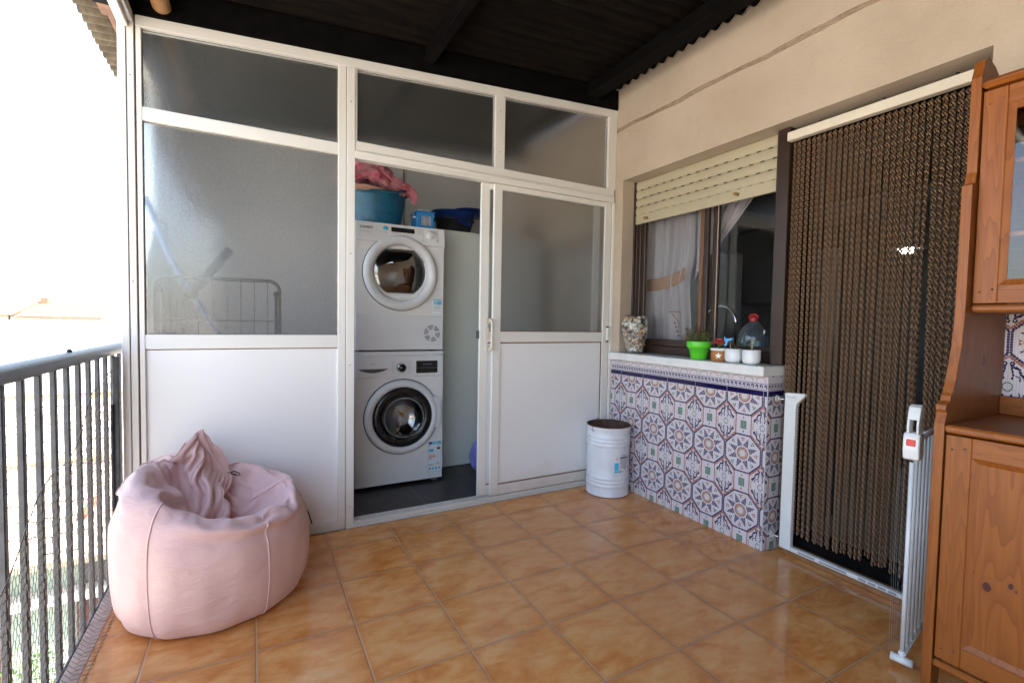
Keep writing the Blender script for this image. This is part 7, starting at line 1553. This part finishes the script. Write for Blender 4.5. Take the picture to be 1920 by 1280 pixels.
for k in range(6):
    a = k*1.05; m.tube([(wx, wy, SZ+.078+.008*k), (wx+.022*cos(a), wy+.022*sin(a), SZ+.090+.006*k)], [.0026, .0012], 6)
for k in range(5): m.lathe([(0, 0), (.006, .004), (.005, .010), (0, .013)], (wx+.022*cos(k*1.4+1), wy+.022*sin(k*1.4+1), SZ+.064), 8)
m.build('seedling', simple('pale_cactus', (.28, .30, .17), .6, var=.3, sc=50), w2)

# ------------------------------------------------------------ just inside the window
KC = .9005
bt = thing('water_bottle', 'large clear plastic water bottle with red cap inside the window', 'bottle', (3.62, -.885, KC))
m = MB(); m.lathe([(.0001, 0), (.070, .002), (.082, .012), (.083, .03), (.079, .036), (.083, .042), (.083, .075), (.079, .081), (.083, .087), (.084, .16), (.086, .185), (.080, .205), (.060, .238), (.036, .262), (.020, .275), (.019, .29), (.0165, .29), (.0165, .274), (.034, .258), (.058, .234), (.077, .202), (.0825, .18), (.080, .01), (.0001, .006)], (3.62, -.885, KC), 40)
m.build('bottle_body', 'bottle', bt)
m = MB(); m.lathe([(.023, .278), (.024, .283), (.024, .300), (.021, .304), (0, .304)], (3.62, -.885, KC), 24); m.tube([(3.62, -.915, KC+.30), (3.62, -.90, KC+.316), (3.62, -.87, KC+.316), (3.62, -.855, KC+.30)], .006, 8); m.build('cap', 'capr', bt)
fc = thing('kitchen_tap', 'curved chrome kitchen tap seen through the window glass', 'tap', (3.62, -.765, KC))
m = MB(); P = [(3.62, -.765, KC), (3.62, -.765, 1.17)]
for k in range(15):
    t = -.1+pi*.93*k/14; P.append((3.62, -.653-.113*cos(t), 1.165+.108*sin(t)))
m.tube(P, .0085, 12); m.lathe([(.026, 0), (.026, .02), (.015, .03)], (3.62, -.765, KC), 20); m.build('spout', 'chrome', fc)
m = MB(); m.lathe([(.030, .0), (.033, .004), (.033, .10), (.028, .125), (.016, .145), (.022, .16), (.026, .18), (.018, .20), (.007, .205), (.007, .235), (0, .24)], (3.68, -.80, KC), 24)
tag(m.build('soap_bottle', simple('sage_glass', (.12, .20, .16), .2)), 'greenish pump bottle beside the tap inside the window', 'bottle')
m = MB(); m.lathe([(0, .0), (.02, .01), (.012, .03), (.02, .05), (.006, .08), (0, .085)], (3.64, -.70, KC), 12); 
tag(m.build('tall_jar', simple('dark_jar', (.03, .04, .035), .3)), 'small dark jar standing left of the tap behind the glass', 'jar')
# curtains inside
def curtain(name, label, f, parent=None):
    m = MB(); m.grid(f, 70, 40); return tag(m.build(name, 'lace'), label, 'curtain')
def cl(s_, t):
    y0, y1 = -.0, -.47; z = 2.06-t*1.03; yl = y0+(y1-y0)*s_
    # gathered toward the left by the tie band at z 1.45
    g = math.exp(-((z-1.43)/.14)**2) if z > 1.43 else math.exp(-((z-1.43)/.35)**2)
    y = yl+g*.045*s_
    return (3.565+.024*sin(s_*34+.6*sin(t*5))+.008*sin(s_*80), y-.02, z)
c_ = curtain('window_curtain', 'white voile curtain tied back with a gingham band, left window', cl)
m = MB(); m.grid(lambda s_, t: (3.538+.004*sin(s_*9), -.0-.43*s_, 1.395+.085*t+.055*s_**3-.012*sin(pi*s_)), 24, 5); tb_ = m.build('tie_band', 'gingham', c_)
m = MB(); m.tube([(3.536, -.30, 1.235), (3.536, -.36, 1.238), (3.536, -.41, 1.232)], .0025, 5); m.tube([(3.536, -.33, 1.225), (3.536, -.37, 1.19), (3.536, -.40, 1.16), (3.536, -.39, 1.13)], .0022, 5)
for k in range(4): m.lathe([(0, 0), (.008, .001), (0, .003)], (3.538, -.36-.012*k, 1.16-.028*k), 7, 0)
m.build('embroidery', 'embro', c_)
def cr_(s_, t):
    # fan from the top right down to the left mullion
    yt = -.50-.50*s_; zt_ = 2.02; yb = -.50-.012*s_; zb = 1.44+.05*s_
    k = t; y = yt+(yb-yt)*(k**1.15); z = zt_+(zb-zt_)*k-.05*sin(pi*k)*(1-s_)*1.2
    return (3.56+.012*sin(s_*30+2*t)*(1-.5*t), y, z)
curtain('window_curtain', 'white voile curtain drawn diagonally across the right window sash', cr_)
lp = thing('ceiling_lamp', 'small lit white lamp glowing through the chain curtain', 'lamp', (4.9, -1.66, 1.95))
C_ = Vector((1.00581, -2.69068, 1.14988))

m = MB(); m.lathe([(.0001, .0), (.028, .004), (.034, .016), (.026, .028), (.0001, .032)], (4.5, -1.267, 1.605), 24)
m.build('glowing_bowl', 'lamp', lp)
m = MB(); m.lathe([(.035, .030), (.095, .022), (.10, .026), (.035, .042), (.008, .06)], (4.5, -1.267, 1.607), 28); m.tube([(4.5, -1.267, 1.66), (4.5, -1.267, 2.498)], .003, 6); m.build('shade', 'kwhite', lp)

# ------------------------------------------------------------ chain door curtain
cc = thing('chain_curtain', 'tan and brown twisted chain door curtain hanging from a cream rail', 'door curtain', (3.385, -1.55, 2.1))
m = MB(); m.box((3.352, -1.985, 2.070), (3.388, -1.212, 2.113), .003); m.build('header_rail', 'hdr', cc)
m = MB()
for y in (-1.36, -1.62, -1.86): m.lathe([(.006, 0), (.006, .012)], (3.372, y, 2.1135), 10)
m.build('hook', 'gap', cc)
PT = .030; LEN = 1.968; TOPZ = 2.068
smesh = None; q = random.Random(6)
def strand_mesh():
    m = MB(); n = int(LEN/PT*10)
    for w_, mi in ((0, 0), (pi, 1)):
        m.tube([(.0043*cos(2*pi*k/10+w_), .0041*sin(2*pi*k/10+w_), -LEN*k/n) for k in range(n+1)], .0028, 5, mi)
    return m
sx0 = 3.398
ys = []; y = -1.226
while y > -1.98: ys.append(y); y -= .0119
first = None
for i, y in enumerate(ys):
    if first is None:
        first = MB(); first = strand_mesh(); o = first.build('strand', ['ropel', 'roped'], cc, local=True); first = o
    else:
        o = first.copy(); COL.objects.link(o); o.parent = cc
    k = -1.77
    o.location = (sx0+.010*(i % 2)+q.uniform(-.002, .002)-3.385, y+1.55, TOPZ-2.1+q.uniform(-.0, .0))
    tilt = q.gauss(0, .0022)
    if -1.80 < y < -1.765: tilt += .010 if y > -1.782 else -.010
    g_ = .004*sin(i*.85)+.0035*sin(i*.37+1)
    o.rotation_euler = (tilt+g_*.6, q.uniform(-.002, .002), q.uniform(0, 6.28)) if 0 else (tilt+g_*.6, q.uniform(-.002, .002), 0)
    o.scale = (1, 1, 1-q.uniform(0, .008)-.012*(q.random() < .2))

# ------------------------------------------------------------ safety gate
m = MB(); m.box((3.372, -1.93, .0), (3.565, -1.262, .026), .004)
tag(m.build('door_threshold', 'thr'), 'low tiled threshold step of the kitchen doorway under the safety gate', 'threshold')
gt_ = thing('safety_gate', 'white metal child safety gate standing open in front of the chain curtain', 'safety gate', (3.39, -1.55, .027))
gz = .0268
m = MB(); m.prism([(-1.300, gz), (-1.243, gz), (-1.243, .812), (-1.247, .818), (-1.340, .822), (-1.341, .812), (-1.304, .768), (-1.300, .75)], 3.372, 3.398, 0); 
m.prism([(-1.300, gz), (-1.300, gz+.020), (-1.855, gz+.020), (-1.855, gz)], 3.372, 3.398, 0)
bevel(m.build('frame', 'gatep', gt_), .003)
m = MB(); m.prism([(-1.878, gz), (-1.857, gz), (-1.857, .80), (-1.878, .80)], 3.374, 3.397, 0); bevel(m.build('hinge_post', 'tube', gt_), .003)
for z in (.782, .075):
    m = MB(); m.tube([(3.376, -1.2425, z), (3.368, -1.2035, z)], .004, 8); m.build('pressure_screw', 'chrome', gt_)
    m = MB(); m.tube([(3.3685, -1.208, z), (3.3675, -1.202, z)], .0165, 20); m.tube([(3.3705, -1.218, z), (3.3692, -1.2125, z)], .011, 16); m.build('pressure_knob', 'gatep', gt_)
m = MB()
for i in range(5): m.box((3.3712, -1.60-.038*i if i else -1.42, gz+.005), (3.3718, -1.57-.038*i+.0 if i else -1.34, gz+.016))
m.box((3.3712, -1.56, gz+.005), (3.3718, -1.44, gz+.016)); m.build('warning_print', 'inkg', gt_)
text('lettering', 'munchkin', .012, (3.3712, -1.252, .795), 'inkg', gt_, rot=(pi/2, 0, -pi/2), ext=.0002)
# the open leaf
H0 = Vector((3.385, -1.868, 0)); T0 = Vector((2.938, -1.948, 0)); U = (T0-H0).normalized(); Nn = Vector((-U.y, U.x, 0)); LL = (T0-H0).length
def L(s_, z, o=0.): p = H0+U*s_+Nn*o; return (p.x, p.y, z)
m = MB(); zt, zb = .775, .050
m.tube([L(.02, zt), L(LL-.03, zt)], .011, 12, flat=.8); m.tube([L(.02, zb), L(LL, zb)], .0105, 12, flat=.8)
leaf = m.build('gate_leaf', 'tube', gt_)
for i in range(9):
    s_ = LL-.004-.054*i
    m = MB(); m.tube([L(s_, zb+.004), L(s_, zt-(.002 if i else .07))], .0072, 12); m.build('bar', 'tube', leaf)
m = MB(); m.tube([L(LL-.003, zb-.022, -.030), L(LL-.003, zb-.022, .030)], .0135, 16); m.lathe([(.008, .0), (.008, .03)], L(LL-.003, zb-.02), 12); m.build('foot_cap', 'gatep', leaf)
m = MB()       # latch housing and grip
fr = Matrix(((U.x, Nn.x, 0, H0.x+U.x*(LL+.002)), (U.y, Nn.y, 0, H0.y+U.y*(LL+.002)), (0, 0, 1, 0), (0, 0, 0, 1)))
def prof(poly, w0, w1, name, mat, par, bev=.004):
    mm = MB(); mm.prism(poly, w0, w1, 1); mm.v = [tuple(fr @ Vector(v)) for v in mm.v]; return bevel(mm.build(name, mat, par), bev, 3)
hs = prof([(.020, .722), (.026, .75), (.024, .79), (.016, .806), (-.030, .806), (-.045, .78), (-.045, .722), (-.03, .715), (.012, .715)], -.022, .022, 'latch_housing', 'gatep', leaf, .006)
g1 = [(.012, .80), (.016, .83), (.006, .87), (-.004, .888), (-.030, .895), (-.052, .885), (-.050, .85), (-.046, .80)]
mm = MB()
for w0, w1 in ((-.016, -.009), (.009, .016)): mm.prism([(.010, .795), (.014, .825), (.008, .850), (-.045, .850), (-.043, .795)], w0, w1, 1)
mm.prism([(.008, .848), (.000, .872), (-.008, .890), (-.028, .897), (-.048, .890), (-.046, .848)], -.0165, .0165, 1)
mm.v = [tuple(fr @ Vector(v)) for v in mm.v]; bevel(mm.build('grip', 'gatep', leaf), .004, 3)
mm = MB(); mm.box((.024, -.012, .764), (.0275, .012, .786), .002); mm.v = [tuple(fr @ Vector(v)) for v in mm.v]; mm.build('release_button', 'red', leaf)
m = MB()
for i in range(26):
    z = .06+.0245*i; m.tube([L(.03, z, -.011), L(LL*.5, z+.002*sin(i), -.016), L(LL-.01, z, -.022), L(LL+.010, z, -.014)], .0004, 3, caps=False)
for i in range(19): s_ = .03+.0255*i; o_ = -.011-.010*s_/LL-(.006 if s_ > .4 else 0); m.tube([L(s_, .06, o_), L(s_, .35, o_-.004), L(s_, .68, o_)], .0004, 3, caps=False)
m.build('mesh_net', 'netm', leaf)

# ------------------------------------------------------------ pine hutch
HX, HY0, HY1 = 2.855, -2.030, -3.02
ht = thing('pine_hutch', 'varnished orange pine hutch with glass door cabinet over a cupboard base', 'hutch', (0, 0, 0))
outl = [(3.292, 0), (3.20, 0), (3.18, .09), (3.14, .12), (2.96, .12), (2.92, .09), (2.905, 0), (HX, 0), (HX, .862), (2.862, .880), (2.868, .895), (2.858, .905), (2.862, .920), (2.885, .930), (2.890, .945), (2.900, .955), (2.915, .99), (2.930, 1.04), (2.945, 1.10), (2.955, 1.18), (2.958, 1.30), (2.958, 1.598), (2.976, 1.604), (2.980, 1.625), (2.985, 1.64), (2.985, 1.930), (2.995, 1.955), (3.005, 1.985), (3.03, 1.998), (3.08, 1.985), (3.14, 1.950), (3.20, 1.935), (3.292, 1.930)]
def side(y0, y1):
    # split the outline into convex-ish strips so that the curve triangulates well
    m = MB(); m.prism([(a, b) for a, b in outl], 0, 1, 1); m.v = [(v[0], y0 if v[1] == 0 else y1, v[2]) for v in m.v]; m.mi[0] = m.mi[1] = 1
    return bevel(m.build('side_panel', ['woodz', 'woodx'], ht), .002)
side(HY0-.026, HY0); side(HY1, HY1+.026)
a, b = HY0-.0265, HY1+.0265
def W_(name, lo, hi, mat, c=.002, par=None):
    m = MB(); m.box(lo, hi, c); return m.build(name, mat, par or ht)
W_('worktop', (HX-.006, b, .838), (3.292, a, .862), 'woody', .006)
W_('base_back', (3.28, b, .13), (3.292, a, .837), 'wooddark'); W_('base_floor', (HX+.02, b, .135), (3.279, a, .152), 'wooddark')
W_('plinth_rail', (HX-.004, b, .112), (HX+.018, a, .134), 'woody', .006)
W_('hutch_back', (3.284, b, 1.29), (3.292, a, 1.93), 'wooddark'); W_('back_rail', (3.272, b, .863), (3.290, a, .925), 'woody')
W_('cabinet_floor', (2.985, b, 1.205), (3.283, a, 1.228), 'woody', .007)
W_('cornice', (2.966, b, 1.885), (3.283, a, 1.912), 'woody', .011)
W_('shelf', (3.03, b, 1.435), (3.283, a, 1.449), 'woody'); W_('shelf', (3.03, b, 1.655), (3.283, a, 1.669), 'woody')
def doorset(x, y0, y1, z0, z1, panelmat, name, sw=.060, lid=.0):
    """frame-and-panel door facing -X between y0 (far) and y1 (near)"""
    m = MB(); m.box((x, y0-sw, z0), (x+.020, y0, z1), .002); m.box((x, y1, z0), (x+.020, y1+sw, z1), .002); m.box((x+.0006, y1+sw, z0), (x+.0195, y0-sw, z0+sw), .002, 1); m.box((x+.0006, y1+sw, z1-sw), (x+.0195, y0-sw, z1), .002, 1); d = m.build(name, ['woodz', 'woody'], ht)
    i0, i1, k0, k1 = y0-sw, y1+sw, z0+sw, z1-sw
    m = MB(); mo = .016        # chamfered moulding
    for (A, B, C_2, D_2) in (((i0, k0), (i0-mo, k0+mo), (i0-mo, k1-mo), (i0, k1)), ((i1, k1), (i1+mo, k1-mo), (i1+mo, k0+mo), (i1, k0)), ((i0, k1), (i0-mo, k1-mo), (i1+mo, k1-mo), (i1, k1)), ((i1, k0), (i1+mo, k0+mo), (i0-mo, k0+mo), (i0, k0))):
        m.add([(x+.004, A[0], A[1]), (x+.013, B[0], B[1]), (x+.013, C_2[0], C_2[1]), (x+.004, D_2[0], D_2[1]), (x+.018, A[0], A[1]), (x+.018, B[0], B[1]), (x+.018, C_2[0], C_2[1]), (x+.018, D_2[0], D_2[1])], [(0, 1, 2, 3), (7, 6, 5, 4), (1, 5, 6, 2), (0, 4, 5, 1), (2, 6, 7, 3)])
    m.build('moulding', 'woodz', d)
    m = MB(); m.box((x+(.0125 if panelmat == 'woodp' else .0145), i1+.004, k0+.004), (x+.0165, i0-.004, k1-.004)); m.build('door_panel' if panelmat == 'woodp' else 'glass_pane', panelmat, d)
    m = MB()
    for yy in (y0-.016, y0-.045):
        for zz in (z0+.035 if yy > y0-.03 else z0+.042, z1-.042 if yy > y0-.03 else z1-.035): m.lathe([(.0032, .0006), (0, .0008)], (x, yy, zz), 10, 0)
    m.build('dowel_pin', 'seal', d)
    return d
mid = (a+b)/2
doorset(HX+.004, a-.003, mid+.002, .140, .832, 'woodp', 'base_door'); doorset(HX+.004, mid-.002, b+.003, .140, .832, 'woodp', 'base_door')
doorset(2.992, a-.003, mid+.002, 1.232, 1.882, 'glass', 'glass_door', .056); doorset(2.992, mid-.002, b+.003, 1.232, 1.882, 'glass', 'glass_door', .056)
m = MB(); c3 = (3.15, -2.22, 1.6695)
m.lathe([(.0001, 0), (.045, .002), (.085, .04), (.098, .085), (.090, .12), (.05, .150), (.02, .158), (.018, .175), (.0001, .18)], c3, 40)
m.tube([(3.15, -2.13, 1.74), (3.15, -2.10, 1.76), (3.15, -2.085, 1.80)], [.016, .012, .009], 12)
tag(m.build('tureen', 'crock'), 'pale glazed tureen on the top shelf of the pine hutch behind glass', 'tureen')
m = MB(); 
for k in range(5): m.lathe([(.0001, 0), (.05, .001), (.09, .012), (.092, .014), (.05, .004), (.0001, .004)], (3.15, -2.25, 1.4495+.006*k), 36)
tag(m.build('plate_stack', 'crock'), 'stack of pale plates on the middle shelf inside the pine hutch', 'plates')

# ------------------------------------------------------------ beyond the railing
def roof_tiles(m, x0, x1, y0, z0, y1, z1, mi, per=.22, rows=.36):
    """barrel tiles running up the slope"""
    n = int((x1-x0)/per*6); k = max(2, int(math.hypot(y1-y0, z1-z0)/rows))
    for r in range(k):
        fa, fb = r/k, (r+1)/k
        def f(s_, t):
            q_ = fa+(fb-fa)*t*1.04; return (x0+(x1-x0)*s_, y0+(y1-y0)*q_, z0+(z1-z0)*q_+.045*abs(sin(pi*(x0+(x1-x0)*s_)/per))-.02*t+.02)
        m.grid(f, n, 2, mi)
nh = thing('neighbour_house', 'low neighbouring house with pale barrel tile roof below the railing', 'house', (-3, 7, -6))
m = MB(); m.box((-9., 4.75, -6), (.2, 9.2, -1.75)); m.build('wall', 'gwall', nh)
m = MB(); roof_tiles(m, -9.3, .35, 4.4, -1.60, 9.2, -.50, 0); m.box((-9.3, 4.45, -1.74), (.35, 9.2, -1.66)); m.build('roof', 'rt_pale', nh)
m = MB(); m.tube([(-9.3, 4.38, -1.60), (.35, 4.38, -1.60)], .05, 10); m.build('gutter', 'pale', nh)
m = MB(); m.tube([(-9.3, 6.5, -.98), (.35, 6.5, -.98)], .05, 8); m.build('ridge_line', 'ochre', nh)
m = MB(); m.box((-9., 4.55, -2.22), (.2, 4.74, -2.10)); m.build('lintel', 'terrace', nh)
for x in (-3.2, -1.75, -.5):
    m = MB(); m.box((x-.35, 4.70, -3.6), (x+.25, 4.745, -2.25), .01); w_ = m.build('window', 'winox', nh)
    m = MB(); m.box((x-.30, 4.69, -2.1+.02), (x+.25, 4.74, -1.80), .005); m.build('vent_window', 'glassd', nh)
m = MB(); m.tube([(-.86, 5.0, -1.37), (-.80, 5.35, -1.27)], .045, 8); m.build('loose_tile', 'rt_red', nh)
th = thing('terrace_house', 'long low building with whitish flat roof behind the tiled roof', 'building', (-10, 20, -6))
m = MB(); m.box((-40, 9.25, -6), (2., 36., -.32)); m.build('wall', 'pale', th)
m = MB(); m.add([(-40.2, 9.2, -.30), (2.2, 9.2, -.30), (2.2, 36, .70), (-40.2, 36, .70), (-40.2, 9.2, -.36), (2.2, 9.2, -.36), (2.2, 36, .64), (-40.2, 36, .64)], [(0, 1, 2, 3), (7, 6, 5, 4), (0, 4, 5, 1), (2, 6, 7, 3), (0, 3, 7, 4), (1, 5, 6, 2)]); m.build('roof', 'terrace', th)
m = MB(); m.box((-40, 9.215, -.50), (2., 9.248, -.37)); m.build('eaves_band', 'ochre', th)
rh = thing('red_roof_house', 'distant pale house with red tiled roof on the horizon', 'house', (-10, 42, -6))
m = MB(); m.box((-12.8, 40.4, -6), (-8.2, 46, .95)); m.build('wall', 'pale', rh)
m = MB(); m.add([(-12.5, 40, .95), (-7.9, 40, .90), (-8.45, 43, 1.86), (-12.2, 43, 1.92), (-12.5, 46.2, .9), (-7.9, 46.2, .9)], [(0, 1, 2, 3), (3, 2, 5, 4), (1, 5, 2), (0, 3, 4)]); m.build('roof', 'rt_red', rh)
m = MB(); m.box((-12.0, 42.7, 1.5), (-11.6, 43.3, 2.25), .02); m.build('chimney', 'rt_red', rh)
rh2 = thing('red_roof_house', 'distant house with red tiled roof at the far left of the horizon', 'house', (-14, 42, -6))
m = MB(); m.box((-13.5, 40.4, -6), (-12.9, 46, 1.05)); m.build('wall', 'pale', rh2)
m = MB(); m.add([(-13.7, 40, 1.0), (-12.6, 40, 1.0), (-12.0, 43, 1.95), (-13.4, 43, 2.1), (-12.2, 46, 1.0), (-13.7, 46, 1.0)], [(0, 1, 2, 3), (3, 2, 4, 5), (1, 4, 2), (0, 3, 5)]); m.build('roof', 'rt_red', rh2)
for (x, y, z, lab) in ((-9.2, 35, .67, 'small grey gabled vent on the whitish far roof, nearer the red roof'), (-10.3, 33.5, .61, 'tiny pale vent on the whitish far roof, left of the grey one')):
    m = MB(); m.prism([(x-.16, z-.02), (x+.22, z-.02), (x+.0, z+.13)], y, y+.3, 1); tag(m.build('roof_vent', 'inkg' if x > -10 else 'pale'), lab, 'roof vent', 'vents on the far roof')
sb = thing('shrub', 'sunlit green leafy shrub below the balcony railing at the far left', 'shrub', (-1.1, 3.2, -6))
m = MB(); q = random.Random(9)
m.tube([(-1.1, 3.2, -6), (-1.05, 3.2, -4.2), (-1.15, 3.15, -2.6)], [.07, .05, .02], 8)
for k in range(9): a_ = k*.8; m.tube([(-1.08, 3.2, -4.2+.12*k), (-1.08+.5*cos(a_), 3.2+.5*sin(a_), -3.0+.1*k)], [.025, .008], 6)
m.build('trunk', 'bark', sb)
m = MB()
for cl_ in range(130):
    a_, e_ = q.uniform(0, 6.28), q.uniform(-1, 1); R2 = q.uniform(.35, 1.)**.5
    c_0 = Vector((-1.15+.85*R2*cos(a_)*sqrt(1-e_*e_), 3.1+.7*R2*sin(a_)*sqrt(1-e_*e_), -2.65+.75*R2*e_))
    for k in range(26):
        p = c_0+Vector((q.gauss(0, .07), q.gauss(0, .07), q.gauss(0, .07))); d = Vector((q.gauss(0, 1), q.gauss(0, 1), q.gauss(0, .7))).normalized(); sd_ = d.cross(Vector((q.gauss(0, 1), q.gauss(0, 1), 1))).normalized(); s_ = q.uniform(.03, .055)
        m.add([p, p+d*s_*.5+sd_*s_*.28, p+d*s_, p+d*s_*.5-sd_*s_*.28], [(0, 1, 2, 3)], 0)
m.build('crown', 'shrub', sb)
